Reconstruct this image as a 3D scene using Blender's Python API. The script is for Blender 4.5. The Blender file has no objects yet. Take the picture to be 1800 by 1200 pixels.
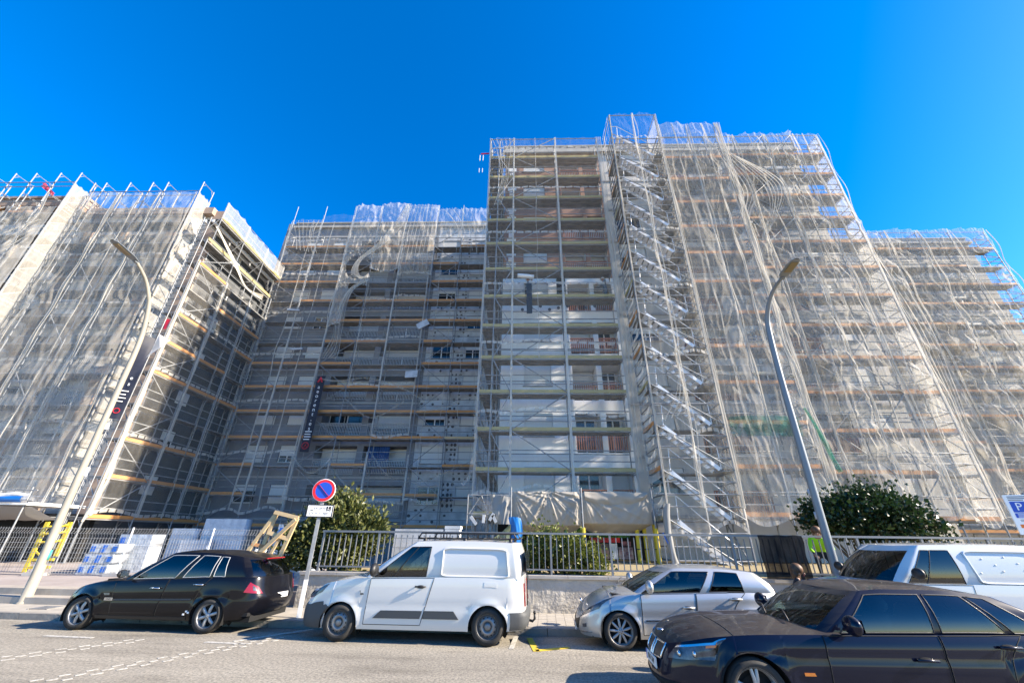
import bpy, math, random
import numpy as np
from mathutils import Vector, Matrix
R = math.radians
rng = np.random.RandomState(7)
random.seed(7)
SC = bpy.context.scene
COL = SC.collection

# ------------------------------------------------------------------ camera, sky, sun, exposure
H_EYE = 1.7517
cam_d = bpy.data.cameras.new('camera')
cam = bpy.data.objects.new('camera', cam_d)
COL.objects.link(cam)
cam_d.sensor_fit = 'HORIZONTAL'
cam_d.sensor_width = 36.0
cam_d.lens = 661.44 / 1800 * 36
cam_d.shift_y = 43.79 / 1800
cam_d.clip_start = 0.05
cam_d.clip_end = 3000
rt = Vector((0.9997333, 0.0205863, 0.0104691))
up = Vector((-0.0010660, -0.4116833, 0.9113263))
fw = Vector((-0.0230708, 0.9110944, 0.4115516))
cam.matrix_world = Matrix(((rt.x, up.x, -fw.x, 0), (rt.y, up.y, -fw.y, 0), (rt.z, up.z, -fw.z, H_EYE), (0, 0, 0, 1)))
SC.camera = cam

SUN_EL, SUN_AZ = 28.0, 9.0          # degrees: height, and how far in front of the facades (towards the street)
world = bpy.data.worlds.new('World')
SC.world = world
world.use_nodes = True
wn = world.node_tree.nodes
wl = world.node_tree.links
wn.clear()
sky = wn.new('ShaderNodeTexSky')
sky.sky_type = 'NISHITA'
sky.sun_disc = False
sky.sun_elevation = R(SUN_EL)
sky.sun_rotation = R(90 + SUN_AZ)
sky.altitude = 100
sky.air_density = 1.0
sky.dust_density = 0.3
sky.ozone_density = 4.0
hs = wn.new('ShaderNodeHueSaturation')
hs.inputs['Saturation'].default_value = 1.40
hs.inputs['Hue'].default_value = 0.507
bg = wn.new('ShaderNodeBackground')
bg.inputs['Strength'].default_value = 0.118
wo = wn.new('ShaderNodeOutputWorld')
wl.new(sky.outputs[0], hs.inputs['Color'])
wl.new(hs.outputs[0], bg.inputs[0])
wl.new(bg.outputs[0], wo.inputs[0])

sun_d = bpy.data.lights.new('sun', 'SUN')
sun_d.energy = 5.0
sun_d.angle = R(0.53)
sun_d.color = (1.0, 0.88, 0.72)
sun = bpy.data.objects.new('sun', sun_d)
COL.objects.link(sun)
to_sun = Vector((math.cos(R(SUN_EL)) * math.cos(R(SUN_AZ)), -math.cos(R(SUN_EL)) * math.sin(R(SUN_AZ)), math.sin(R(SUN_EL))))
sun.rotation_euler = to_sun.to_track_quat('Z', 'Y').to_euler()
sun.location = (60, -20, 40)

SC.view_settings.view_transform = 'Standard'
SC.view_settings.look = 'None'
SC.view_settings.exposure = 1.6
SC.view_settings.gamma = 1.0
SC.view_settings.use_curve_mapping = False
SC.cycles.max_bounces = 7
SC.cycles.diffuse_bounces = 3
SC.cycles.glossy_bounces = 3
SC.cycles.transmission_bounces = 4
SC.cycles.transparent_max_bounces = 24
SC.cycles.caustics_reflective = False
SC.cycles.caustics_refractive = False

# ------------------------------------------------------------------ materials
def mat(name, c, rough=0.8, metal=0.0, c2=None, scale=4.0, bump=0.0, bscale=None, coat=0.0, stretch=None, detail=5.0, spec=0.5, lo=0.35, hi=0.65, transl=0.0):
    m = bpy.data.materials.new(name)
    m.use_nodes = True
    nt = m.node_tree
    b = nt.nodes['Principled BSDF']
    b.inputs['Base Color'].default_value = (*c, 1)
    b.inputs['Roughness'].default_value = rough
    b.inputs['Metallic'].default_value = metal
    b.inputs['Specular IOR Level'].default_value = spec
    b.inputs['Coat Weight'].default_value = coat
    b.inputs['Coat Roughness'].default_value = 0.04
    if c2 is not None or bump:
        tc = nt.nodes.new('ShaderNodeTexCoord')
        mp = nt.nodes.new('ShaderNodeMapping')
        if stretch:
            mp.inputs['Scale'].default_value = stretch
        nt.links.new(tc.outputs['Object'], mp.inputs[0])
        nz = nt.nodes.new('ShaderNodeTexNoise')
        nz.inputs['Scale'].default_value = scale
        nz.inputs['Detail'].default_value = detail
        nz.inputs['Roughness'].default_value = 0.65
        nt.links.new(mp.outputs[0], nz.inputs['Vector'])
        if c2 is not None:
            cr = nt.nodes.new('ShaderNodeValToRGB')
            cr.color_ramp.elements[0].position = lo
            cr.color_ramp.elements[1].position = hi
            cr.color_ramp.elements[0].color = (*c, 1)
            cr.color_ramp.elements[1].color = (*c2, 1)
            nt.links.new(nz.outputs['Fac'], cr.inputs[0])
            nt.links.new(cr.outputs[0], b.inputs['Base Color'])
        if bump:
            nb = nt.nodes.new('ShaderNodeTexNoise')
            nb.inputs['Scale'].default_value = bscale or scale
            nb.inputs['Detail'].default_value = 6
            nt.links.new(mp.outputs[0], nb.inputs['Vector'])
            bp = nt.nodes.new('ShaderNodeBump')
            bp.inputs['Strength'].default_value = bump
            bp.inputs['Distance'].default_value = 0.03
            nt.links.new(nb.outputs['Fac'], bp.inputs['Height'])
            nt.links.new(bp.outputs[0], b.inputs['Normal'])
    if transl:
        out = nt.nodes['Material Output']
        tr = nt.nodes.new('ShaderNodeBsdfTranslucent')
        tr.inputs[0].default_value = (*[min(1, x * 1.3) for x in c], 1)
        mx = nt.nodes.new('ShaderNodeMixShader')
        mx.inputs[0].default_value = transl
        nt.links.new(b.outputs[0], mx.inputs[1])
        nt.links.new(tr.outputs[0], mx.inputs[2])
        nt.links.new(mx.outputs[0], out.inputs['Surface'])
    return m

def net_mat(name, a0, a1, c=(0.86, 0.82, 0.74), transl=0.35, scale=5.0, stretch=(1, 1, 0.2)):
    """woven debris netting: part cloth, part air; the weave is too fine to see one by one"""
    m = bpy.data.materials.new(name)
    m.use_nodes = True
    nt = m.node_tree
    nt.nodes.clear()
    N = nt.nodes.new
    out = N('ShaderNodeOutputMaterial')
    tp = N('ShaderNodeBsdfTransparent')
    df = N('ShaderNodeBsdfDiffuse')
    df.inputs[0].default_value = (*c, 1)
    tl = N('ShaderNodeBsdfTranslucent')
    tl.inputs[0].default_value = (*c, 1)
    m1 = N('ShaderNodeMixShader')
    m1.inputs[0].default_value = transl
    m2 = N('ShaderNodeMixShader')
    tc = N('ShaderNodeTexCoord')
    mp = N('ShaderNodeMapping')
    mp.inputs['Scale'].default_value = stretch
    nz = N('ShaderNodeTexNoise')
    nz.inputs['Scale'].default_value = scale
    nz.inputs['Detail'].default_value = 6
    nz.inputs['Roughness'].default_value = 0.7
    mr = N('ShaderNodeMapRange')
    mr.inputs['From Min'].default_value = 0.3
    mr.inputs['From Max'].default_value = 0.7
    mr.inputs['To Min'].default_value = a0
    mr.inputs['To Max'].default_value = a1
    L = nt.links.new
    L(tc.outputs['Object'], mp.inputs[0]); L(mp.outputs[0], nz.inputs['Vector']); L(nz.outputs['Fac'], mr.inputs[0])
    L(df.outputs[0], m1.inputs[1]); L(tl.outputs[0], m1.inputs[2])
    L(mr.outputs[0], m2.inputs[0]); L(tp.outputs[0], m2.inputs[1]); L(m1.outputs[0], m2.inputs[2])
    L(m2.outputs[0], out.inputs[0])
    return m

def glass_mat(name, tint=(0.30, 0.38, 0.38), rough=0.02, ior=1.85):
    m = bpy.data.materials.new(name)
    m.use_nodes = True
    nt = m.node_tree
    nt.nodes.clear()
    N = nt.nodes.new
    out = N('ShaderNodeOutputMaterial')
    tp = N('ShaderNodeBsdfTransparent'); tp.inputs[0].default_value = (*tint, 1)
    gl = N('ShaderNodeBsdfGlossy'); gl.inputs['Roughness'].default_value = rough
    fr = N('ShaderNodeFresnel'); fr.inputs[0].default_value = ior
    mx = N('ShaderNodeMixShader')
    L = nt.links.new
    L(fr.outputs[0], mx.inputs[0]); L(tp.outputs[0], mx.inputs[1]); L(gl.outputs[0], mx.inputs[2]); L(mx.outputs[0], out.inputs[0])
    return m

def paint_mat(name, c, metal=0.0, rough=0.35, dust=None, dust_amt=0.5, coat=1.0, spec=.5):
    """car paint under clear coat; DUST settles on faces that look up"""
    m = mat(name, c, rough, metal, coat=coat, spec=spec)
    nt = m.node_tree
    b = nt.nodes['Principled BSDF']
    if dust:
        N = nt.nodes.new; L = nt.links.new
        ge = N('ShaderNodeNewGeometry'); sx = N('ShaderNodeSeparateXYZ')
        L(ge.outputs['True Normal'], sx.inputs[0])
        tc = N('ShaderNodeTexCoord')
        nz = N('ShaderNodeTexNoise'); nz.inputs['Scale'].default_value = 2.5; nz.inputs['Detail'].default_value = 8
        L(tc.outputs['Object'], nz.inputs['Vector'])
        mr = N('ShaderNodeMapRange'); mr.inputs['From Min'].default_value = 0.55; mr.inputs['From Max'].default_value = 0.95
        L(sx.outputs['Z'], mr.inputs[0])
        mu = N('ShaderNodeMath'); mu.operation = 'MULTIPLY'
        L(mr.outputs[0], mu.inputs[0]); L(nz.outputs['Fac'], mu.inputs[1])
        m2 = N('ShaderNodeMath'); m2.operation = 'MULTIPLY'; m2.inputs[1].default_value = dust_amt
        L(mu.outputs[0], m2.inputs[0])
        mx = N('ShaderNodeMix'); mx.data_type = 'RGBA'
        mx.inputs['A'].default_value = (*c, 1); mx.inputs['B'].default_value = (*dust, 1)
        L(m2.outputs[0], mx.inputs['Factor']); L(mx.outputs['Result'], b.inputs['Base Color'])
        r2 = N('ShaderNodeMapRange'); r2.inputs['To Min'].default_value = rough; r2.inputs['To Max'].default_value = 0.8
        L(m2.outputs[0], r2.inputs[0]); L(r2.outputs[0], b.inputs['Roughness'])
        c2 = N('ShaderNodeMapRange'); c2.inputs['To Min'].default_value = coat; c2.inputs['To Max'].default_value = 0.1
        L(m2.outputs[0], c2.inputs[0]); L(c2.outputs[0], b.inputs['Coat Weight'])
    return m

M = {}
M['steel'] = mat('galvanised_steel', (0.30, 0.31, 0.32), 0.6, 0.2, (0.20, 0.21, 0.22), 6)
M['deck'] = mat('deck_steel', (0.28, 0.276, 0.265), 0.8, 0.05, (0.17, 0.168, 0.163), 5)
M['orange'] = mat('orange_timber', (0.62, 0.27, 0.07), 0.7, 0, (0.42, 0.20, 0.08), 3, stretch=(0.6, 3, 3))
M['yellow'] = mat('yellow_timber', (0.44, 0.35, 0.13), 0.75, 0, (0.34, 0.29, 0.15), 3, stretch=(0.6, 3, 3))
M['net'] = net_mat('debris_netting', 0.23, 0.36)
M['net_thin'] = net_mat('thin_debris_netting', 0.05, 0.11)
M['net_dense'] = net_mat('dense_debris_netting', 0.28, 0.42)
M['net_fold'] = net_mat('folded_debris_netting', 0.36, 0.62)
M['net_green'] = net_mat('green_netting', 0.28, 0.45, (0.06, 0.30, 0.22), 0.5)
M['net_white'] = net_mat('white_sheeting', 0.75, 0.95, (0.85, 0.84, 0.82), 0.4)
M['render_white'] = mat('white_render', (0.82, 0.81, 0.79), 0.9, 0, (0.72, 0.72, 0.71), 0.8)
M['polystyrene'] = mat('polystyrene_board', (0.56, 0.58, 0.60), 0.9, 0, (0.38, 0.40, 0.42), 1.2, lo=.4, hi=.6)
M['adhesive'] = mat('grey_adhesive', (0.10, 0.10, 0.11), 0.95)
M['brick'] = mat('brown_brick', (0.40, 0.235, 0.165), 0.9, 0, (0.31, 0.185, 0.135), 12)
M['pilaster'] = mat('pale_brown_render', (0.36, 0.27, 0.21), 0.9, 0, (0.30, 0.22, 0.17), 3)
M['beige'] = mat('beige_render', (0.55, 0.52, 0.47), 0.92, 0, (0.45, 0.43, 0.40), 0.7)
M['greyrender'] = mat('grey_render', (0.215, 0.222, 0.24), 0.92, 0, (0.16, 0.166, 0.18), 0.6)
M['slab'] = mat('concrete_slab', (0.40, 0.39, 0.37), 0.9, 0, (0.30, 0.29, 0.28), 2)
M['shutter'] = mat('roller_shutter', (0.62, 0.62, 0.60), 0.6)
M['frame_white'] = mat('white_frame', (0.75, 0.75, 0.74), 0.5)
M['dark_glass'] = mat('window_glass', (0.02, 0.025, 0.03), 0.08, 0, spec=0.8)
M['rail_red'] = mat('red_brown_railing', (0.30, 0.12, 0.07), 0.7)
M['rail_grey'] = mat('grey_railing', (0.35, 0.36, 0.37), 0.6)
M['curtain_blue'] = mat('blue_curtain', (0.02, 0.06, 0.18), 0.9, 0, (0.03, 0.10, 0.28), 6, stretch=(4, 1, .2))
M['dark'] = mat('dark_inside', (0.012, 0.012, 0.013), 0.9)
M['alu'] = mat('aluminium', (0.72, 0.73, 0.75), 0.5, 0.2)
M['tarp'] = mat('beige_tarpaulin', (0.45, 0.41, 0.35), 0.75, 0, (0.40, 0.36, 0.305), 3, bump=0.15, bscale=6, transl=0.25)
M['tarp_blue'] = mat('blue_tarpaulin', (0.01, 0.16, 0.50), 0.35, transl=0.2)
M['wood'] = mat('pale_timber', (0.60, 0.44, 0.24), 0.75, 0, (0.50, 0.35, 0.18), 5, stretch=(1, 6, 6))
M['wood_dark'] = mat('orange_brown_timber', (0.42, 0.20, 0.08), 0.75)
M['yellow_paint'] = mat('yellow_foam', (0.62, 0.46, 0.03), 0.7)
M['black'] = mat('black_plastic', (0.015, 0.015, 0.016), 0.5)
M['black_net'] = net_mat('black_shade_cloth', 0.85, 0.97, (0.012, 0.012, 0.014), 0.15)
M['white_plastic'] = mat('white_plastic', (0.78, 0.78, 0.78), 0.5)
M['red'] = mat('red_paint', (0.55, 0.012, 0.02), 0.4)
M['blue'] = mat('blue_paint', (0.008, 0.06, 0.42), 0.4)
M['blue_print'] = mat('blue_print', (0.01, 0.13, 0.55), 0.4)
M['orange_paint'] = mat('orange_paint', (0.70, 0.17, 0.02), 0.5)
M['ink'] = mat('black_ink', (0.015, 0.015, 0.02), 0.5)
M['ink_grey'] = mat('grey_ink', (0.12, 0.12, 0.14), 0.5)
M['white'] = mat('white_paint', (0.80, 0.80, 0.79), 0.5)
M['navy'] = mat('navy_banner_cloth', (0.008, 0.010, 0.022), 0.6, 0, (0.014, 0.017, 0.035), 3, transl=0.1)
M['film'] = mat('shade_tinted_film', (0.52, 0.56, 0.60), 0.3, 0, (0.34, 0.38, 0.44), 3, bump=0.8, bscale=6)  # white wrap with the blue-grey of shade mixed into its colour
M['lampgrey'] = mat('grey_lamp_paint', (0.20, 0.22, 0.24), 0.5, 0.3)
M['concrete_pole'] = mat('weathered_pole', (0.34, 0.305, 0.24), 0.7, 0, (0.24, 0.225, 0.19), 3, stretch=(3, 3, .4))
M['lamp_glass'] = mat('lamp_lens', (0.20, 0.155, 0.08), 0.3)
M['hivis'] = mat('hi_vis_yellow', (0.36, 0.70, 0.01), 0.7)
M['cloth_dark'] = mat('dark_clothing', (0.02, 0.022, 0.03), 0.9)
M['cloth_grey'] = mat('grey_clothing', (0.14, 0.16, 0.18), 0.9)
M['skin'] = mat('skin', (0.34, 0.20, 0.14), 0.6)
M['hair'] = mat('brown_hair', (0.05, 0.022, 0.010), 0.6, 0, (0.15, 0.065, 0.022), 14, stretch=(1, 1, .3))
M['stem'] = mat('shrub_stem', (0.10, 0.075, 0.05), 0.9)
M['stone'] = mat('weathered_cornice', (0.45, 0.42, 0.37), 0.9, 0, (0.34, 0.31, 0.27), 2)
M['teal'] = mat('teal_paint', (0.05, 0.30, 0.28), 0.5)
M['pink'] = mat('pink_rag', (0.70, 0.10, 0.16), 0.8, transl=0.3)
M['plate'] = mat('number_plate', (0.72, 0.72, 0.70), 0.4)
M['tyre'] = mat('tyre_rubber', (0.022, 0.021, 0.020), 0.85, 0, (0.035, 0.033, 0.03), 10)
M['rim'] = mat('alloy_rim', (0.36, 0.36, 0.36), 0.42, 0.5)
M['rim_dark'] = mat('steel_rim', (0.10, 0.10, 0.105), 0.5, 0.5)
M['steelwheel'] = mat('bare_steel_wheel', (0.22, 0.22, 0.22), 0.45, 0.6)
M['chrome'] = mat('chrome', (0.6, 0.6, 0.61), 0.2, 1.0)
M['car_glass'] = glass_mat('car_glass')
M['car_glass_dark'] = glass_mat('tinted_car_glass', (0.05, 0.06, 0.07))
M['seat'] = mat('seat_cloth', (0.035, 0.036, 0.04), 0.9)
M['seat_beige'] = mat('beige_leather', (0.50, 0.45, 0.36), 0.6)
M['lens_red'] = mat('red_lens', (0.22, 0.004, 0.010), 0.15, coat=.5)
M['lens_clear'] = mat('clear_lens', (0.13, 0.133, 0.14), 0.22, 0.2, (0.03, 0.032, 0.036), 9, coat=.25)
M['lens_amber'] = mat('amber_lens', (0.70, 0.20, 0.02), 0.2, coat=1)
M['trim'] = mat('grey_plastic_trim', (0.055, 0.058, 0.06), 0.65)
M['seam'] = mat('panel_gap', (0.006, 0.006, 0.006), 0.9)

# ------------------------------------------------------------------ object helpers
def props(o, label=None, cat=None, group=None, kind=None):
    if label: o['label'] = label
    if cat: o['category'] = cat
    if group: o['group'] = group
    if kind: o['kind'] = kind
    return o

def thing(name, loc=(0, 0, 0), rz=0.0, label=None, cat=None, group=None):
    o = bpy.data.objects.new(name, None)
    COL.objects.link(o)
    o.location = loc
    o.rotation_euler = (0, 0, rz)
    o.empty_display_size = 0.2
    return props(o, label, cat, group)

def link(name, me, parent=None, loc=(0, 0, 0), rot=(0, 0, 0), scale=(1, 1, 1)):
    o = bpy.data.objects.new(name, me)
    COL.objects.link(o)
    if parent is not None:
        o.parent = parent
    o.location = loc
    o.rotation_euler = rot
    o.scale = scale
    return o

class MB:
    """collects boxes, tubes, grids and lathes; build() makes ONE mesh"""
    def __init__(s):
        s.v = []; s.f = []; s.mi = []; s.n = 0; s.cur = 0
    def add(s, vs, fs):
        s.v.extend([tuple(map(float, p)) for p in vs])
        s.f.extend([tuple(i + s.n for i in f) for f in fs])
        s.mi.extend([s.cur] * len(fs))
        s.n += len(vs)
        return s
    def box(s, x0, x1, y0, y1, z0, z1):
        return s.add([(x0, y0, z0), (x1, y0, z0), (x1, y1, z0), (x0, y1, z0), (x0, y0, z1), (x1, y0, z1), (x1, y1, z1), (x0, y1, z1)],
                     [(0, 3, 2, 1), (4, 5, 6, 7), (0, 1, 5, 4), (1, 2, 6, 5), (2, 3, 7, 6), (3, 0, 4, 7)])
    def obox(s, c, d, size, upv=(0, 0, 1)):
        """box along direction d, centred at c: size = (length, width, thickness)"""
        d = Vector(d).normalized(); u = Vector(upv)
        w = d.cross(u)
        if w.length < 1e-4: w = d.cross(Vector((1, 0, 0)))
        w.normalize(); u = w.cross(d)
        c = Vector(c); L, W, T = [k / 2 for k in size]
        vs = [c + d * a * L + w * b * W + u * e * T for e in (-1, 1) for a, b in ((-1, -1), (1, -1), (1, 1), (-1, 1))]
        return s.add(vs, [(0, 3, 2, 1), (4, 5, 6, 7), (0, 1, 5, 4), (1, 2, 6, 5), (2, 3, 7, 6), (3, 0, 4, 7)])
    def bar(s, a, b, w, t=None, upv=(0, 0, 1)):
        a = Vector(a); b = Vector(b)
        return s.obox((a + b) / 2, b - a, ((b - a).length, w, t or w), upv)
    def tube(s, pts, r, n=6, cap=True):
        pts = [Vector(p) for p in pts]
        rs = r if hasattr(r, '__len__') else [r] * len(pts)
        base = s.n; vs = []; fs = []
        ref = None
        for i, p in enumerate(pts):
            t = (pts[min(i + 1, len(pts) - 1)] - pts[max(i - 1, 0)])
            t = t.normalized() if t.length > 1e-9 else Vector((0, 0, 1))
            if ref is None:
                ref = t.cross(Vector((0, 0, 1)))
                if ref.length < 1e-3: ref = t.cross(Vector((0, 1, 0)))
            ref = (ref - t * ref.dot(t)).normalized()
            q = t.cross(ref)
            for k in range(n):
                a = 2 * math.pi * k / n
                vs.append(p + (ref * math.cos(a) + q * math.sin(a)) * rs[i])
        for i in range(len(pts) - 1):
            for k in range(n):
                k2 = (k + 1) % n
                fs.append((i * n + k, i * n + k2, (i + 1) * n + k2, (i + 1) * n + k))
        if cap:
            fs.append(tuple(range(n - 1, -1, -1)))
            fs.append(tuple((len(pts) - 1) * n + k for k in range(n)))
        return s.add(vs, fs)
    def grid(s, P, keep=None, flip=False):
        """P: array (nu, nv, 3)"""
        nu, nv = P.shape[:2]
        vs = P.reshape(-1, 3)
        fs = []
        for i in range(nu - 1):
            for j in range(nv - 1):
                if keep is not None and not keep[i, j]: continue
                q = (i * nv + j, (i + 1) * nv + j, (i + 1) * nv + j + 1, i * nv + j + 1)
                fs.append(q[::-1] if flip else q)
        return s.add(vs, fs)
    def lathe(s, prof, n=24, axis='y', c=(0, 0, 0)):
        """prof: list of (radius, along)"""
        vs = []; fs = []
        for r, h in prof:
            for k in range(n):
                a = 2 * math.pi * k / n
                p = (r * math.cos(a), h, r * math.sin(a)) if axis == 'y' else (r * math.cos(a), r * math.sin(a), h) if axis == 'z' else (h, r * math.cos(a), r * math.sin(a))
                vs.append((p[0] + c[0], p[1] + c[1], p[2] + c[2]))
        for i in range(len(prof) - 1):
            for k in range(n):
                k2 = (k + 1) % n
                fs.append((i * n + k, (i + 1) * n + k, (i + 1) * n + k2, i * n + k2))
        return s.add(vs, fs)
    def ell(s, c, r, n=12, m=8):
        prof = [(max(1e-4, math.sin(math.pi * i / m)), -math.cos(math.pi * i / m)) for i in range(m + 1)]
        vs = []; fs = []
        for a, h in prof:
            for k in range(n):
                t = 2 * math.pi * k / n
                vs.append((c[0] + r[0] * a * math.cos(t), c[1] + r[1] * a * math.sin(t), c[2] + r[2] * h))
        for i in range(m):
            for k in range(n):
                k2 = (k + 1) % n
                fs.append((i * n + k, i * n + k2, (i + 1) * n + k2, (i + 1) * n + k))
        return s.add(vs, fs)
    def poly(s, pts, y0, y1):
        """prism of an (x,z) outline between y0 and y1"""
        n = len(pts)
        vs = [(x, y0, z) for x, z in pts] + [(x, y1, z) for x, z in pts]
        fs = [tuple(range(n)), tuple(range(2 * n - 1, n - 1, -1))] + [(i, i + n, (i + 1) % n + n, (i + 1) % n) for i in range(n)]
        return s.add(vs, fs)
    def mesh(s, name, m, smooth=False):
        me = bpy.data.meshes.new(name)
        me.from_pydata(s.v, [], s.f)
        for x in (m if isinstance(m, (list, tuple)) else [m]):
            me.materials.append(M[x] if isinstance(x, str) else x)
        if max(s.mi, default=0) > 0:
            me.polygons.foreach_set('material_index', s.mi)
        if smooth:
            me.polygons.foreach_set('use_smooth', [True] * len(me.polygons))
        me.update()
        return me
    def build(s, name, m, parent=None, smooth=False, **kw):
        return link(name, s.mesh(name, m, smooth), parent, **kw)

def text(name, s, size, m, parent, loc, rot=(math.pi / 2, 0, 0), sx=1.0, ext=0.002, align='CENTER'):
    cu = bpy.data.curves.new(name, 'FONT')
    cu.body = s
    cu.size = size
    cu.extrude = ext
    cu.align_x = align
    cu.align_y = 'CENTER'
    cu.materials.append(M[m] if isinstance(m, str) else m)
    o = link(name, cu, parent, loc, rot, (sx, 1, 1))
    return o

def vnoise(x, y, seed=0):
    """smooth value noise on arrays, 0..1"""
    x = np.asarray(x, float); y = np.asarray(y, float)
    T = np.random.RandomState(seed).rand(256, 256)
    xi = np.floor(x).astype(int); yi = np.floor(y).astype(int)
    fx = x - xi; fy = y - yi
    fx = fx * fx * (3 - 2 * fx); fy = fy * fy * (3 - 2 * fy)
    g = lambda a, b: T[a % 256, b % 256]
    return (g(xi, yi) * (1 - fx) + g(xi + 1, yi) * fx) * (1 - fy) + (g(xi, yi + 1) * (1 - fx) + g(xi + 1, yi + 1) * fx) * fy

_cache = {}
def cached(key, fn):
    if key not in _cache: _cache[key] = fn()
    return _cache[key]

# ------------------------------------------------------------------ ground, road, pavement
ST = R(-3.4)                          # the street runs a little askew of the facades
def street(s, t):
    """point on the street: s metres along it from x=0, t metres beyond the near edge of the parking lane"""
    e = (math.cos(ST), math.sin(ST)); n = (-math.sin(ST), math.cos(ST))
    return (s * e[0] + t * n[0], s * e[1] + t * n[1])
ROAD_EDGE = 8.0
def road_material():
    m = bpy.data.materials.new('asphalt')
    m.use_nodes = True
    nt = m.node_tree; b = nt.nodes['Principled BSDF']; N = nt.nodes.new; L = nt.links.new
    tc = N('ShaderNodeTexCoord')
    n1 = N('ShaderNodeTexNoise'); n1.inputs['Scale'].default_value = 0.5; n1.inputs['Detail'].default_value = 6
    mpx = N('ShaderNodeMapping'); mpx.inputs['Scale'].default_value = (0.35, 1.6, 1)
    L(tc.outputs['Object'], mpx.inputs[0]); L(mpx.outputs[0], n1.inputs['Vector'])
    n2 = N('ShaderNodeTexNoise'); n2.inputs['Scale'].default_value = 26; n2.inputs['Detail'].default_value = 4; n2.inputs['Roughness'].default_value = 0.8
    L(tc.outputs['Object'], n2.inputs['Vector'])
    vo = N('ShaderNodeTexVoronoi'); vo.inputs['Scale'].default_value = 70
    L(tc.outputs['Object'], vo.inputs['Vector'])
    r1 = N('ShaderNodeValToRGB'); r1.color_ramp.elements[0].position = .3; r1.color_ramp.elements[1].position = .7
    r1.color_ramp.elements[0].color = (0.205, 0.187, 0.155, 1); r1.color_ramp.elements[1].color = (0.325, 0.30, 0.252, 1)
    L(n1.outputs['Fac'], r1.inputs[0])
    r2 = N('ShaderNodeValToRGB'); r2.color_ramp.elements[0].position = .36; r2.color_ramp.elements[1].position = .66
    r2.color_ramp.elements[0].color = (0.5, 0.5, 0.5, 1); r2.color_ramp.elements[1].color = (1.5, 1.46, 1.38, 1)
    L(n2.outputs['Fac'], r2.inputs[0])
    mx = N('ShaderNodeMix'); mx.data_type = 'RGBA'; mx.blend_type = 'MULTIPLY'; mx.inputs['Factor'].default_value = 1
    L(r1.outputs[0], mx.inputs['A']); L(r2.outputs[0], mx.inputs['B']); L(mx.outputs['Result'], b.inputs['Base Color'])
    nt.links.remove(b.inputs['Base Color'].links[0])
    n3 = N('ShaderNodeTexNoise'); n3.inputs['Scale'].default_value = 1.1; n3.inputs['Detail'].default_value = 8; n3.inputs['Roughness'].default_value = 0.7
    L(mpx.outputs[0], n3.inputs['Vector'])
    r3 = N('ShaderNodeValToRGB'); r3.color_ramp.elements[0].position = .28; r3.color_ramp.elements[1].position = .5
    r3.color_ramp.elements[0].color = (0.55, 0.54, 0.53, 1); r3.color_ramp.elements[1].color = (1, 1, 1, 1)
    L(n3.outputs['Fac'], r3.inputs[0])
    vc = N('ShaderNodeTexVoronoi'); vc.feature = 'DISTANCE_TO_EDGE'; vc.inputs['Scale'].default_value = 0.55
    nd_ = N('ShaderNodeTexNoise'); nd_.inputs['Scale'].default_value = 1.5; nd_.inputs['Detail'].default_value = 6
    L(tc.outputs['Object'], nd_.inputs['Vector'])
    ad = N('ShaderNodeMix'); ad.data_type = 'RGBA'; ad.inputs['Factor'].default_value = .35
    L(tc.outputs['Object'], ad.inputs['A']); L(nd_.outputs['Color'], ad.inputs['B']); L(ad.outputs['Result'], vc.inputs['Vector'])
    rc = N('ShaderNodeValToRGB'); rc.color_ramp.elements[0].position = .0; rc.color_ramp.elements[1].position = .012
    rc.color_ramp.elements[0].color = (0.45, 0.44, 0.42, 1); rc.color_ramp.elements[1].color = (1, 1, 1, 1)
    L(vc.outputs['Distance'], rc.inputs[0])
    m3 = N('ShaderNodeMix'); m3.data_type = 'RGBA'; m3.blend_type = 'MULTIPLY'; m3.inputs['Factor'].default_value = 1
    m4 = N('ShaderNodeMix'); m4.data_type = 'RGBA'; m4.blend_type = 'MULTIPLY'; m4.inputs['Factor'].default_value = .18
    L(mx.outputs['Result'], m3.inputs['A']); L(r3.outputs[0], m3.inputs['B'])
    L(m3.outputs['Result'], m4.inputs['A']); L(rc.outputs[0], m4.inputs['B']); L(m4.outputs['Result'], b.inputs['Base Color'])
    b.inputs['Roughness'].default_value = 0.9
    bp = N('ShaderNodeBump'); bp.inputs['Strength'].default_value = 0.5; bp.inputs['Distance'].default_value = 0.004
    L(vo.outputs['Distance'], bp.inputs['Height']); L(bp.outputs[0], b.inputs['Normal'])
    return m
M['asphalt'] = road_material()
M['pave'] = mat('pavement_tiles', (0.40, 0.36, 0.30), 0.9, 0, (0.30, 0.275, 0.23), 2.5, bump=0.1, bscale=20)
M['kerb'] = mat('kerb_stone', (0.27, 0.25, 0.22), 0.9, 0, (0.20, 0.185, 0.165), 3, bump=0.3, bscale=15)
M['plaza'] = mat('plaza_paving', (0.36, 0.31, 0.28), 0.9, 0, (0.29, 0.245, 0.22), 1.2)
M['step'] = mat('stone_step', (0.40, 0.36, 0.30), 0.9, 0, (0.30, 0.26, 0.22), 2)
M['earth'] = mat('dry_earth', (0.26, 0.20, 0.11), 0.95, 0, (0.33, 0.27, 0.14), 8, bump=0.5, bscale=20)
M['roughwall'] = mat('rough_cement_render', (0.56, 0.52, 0.44), 0.95, 0, (0.42, 0.385, 0.32), 1.6, bump=.7, bscale=12)
M['mark_white'] = mat('worn_white_marking', (0.50, 0.48, 0.43), 0.85, 0, (0.28, 0.262, 0.225), 22, lo=.44, hi=.62)
M['mark_yellow'] = mat('worn_yellow_marking', (0.60, 0.42, 0.03), 0.8, 0, (0.45, 0.33, 0.06), 14, lo=.45, hi=.7)

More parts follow.
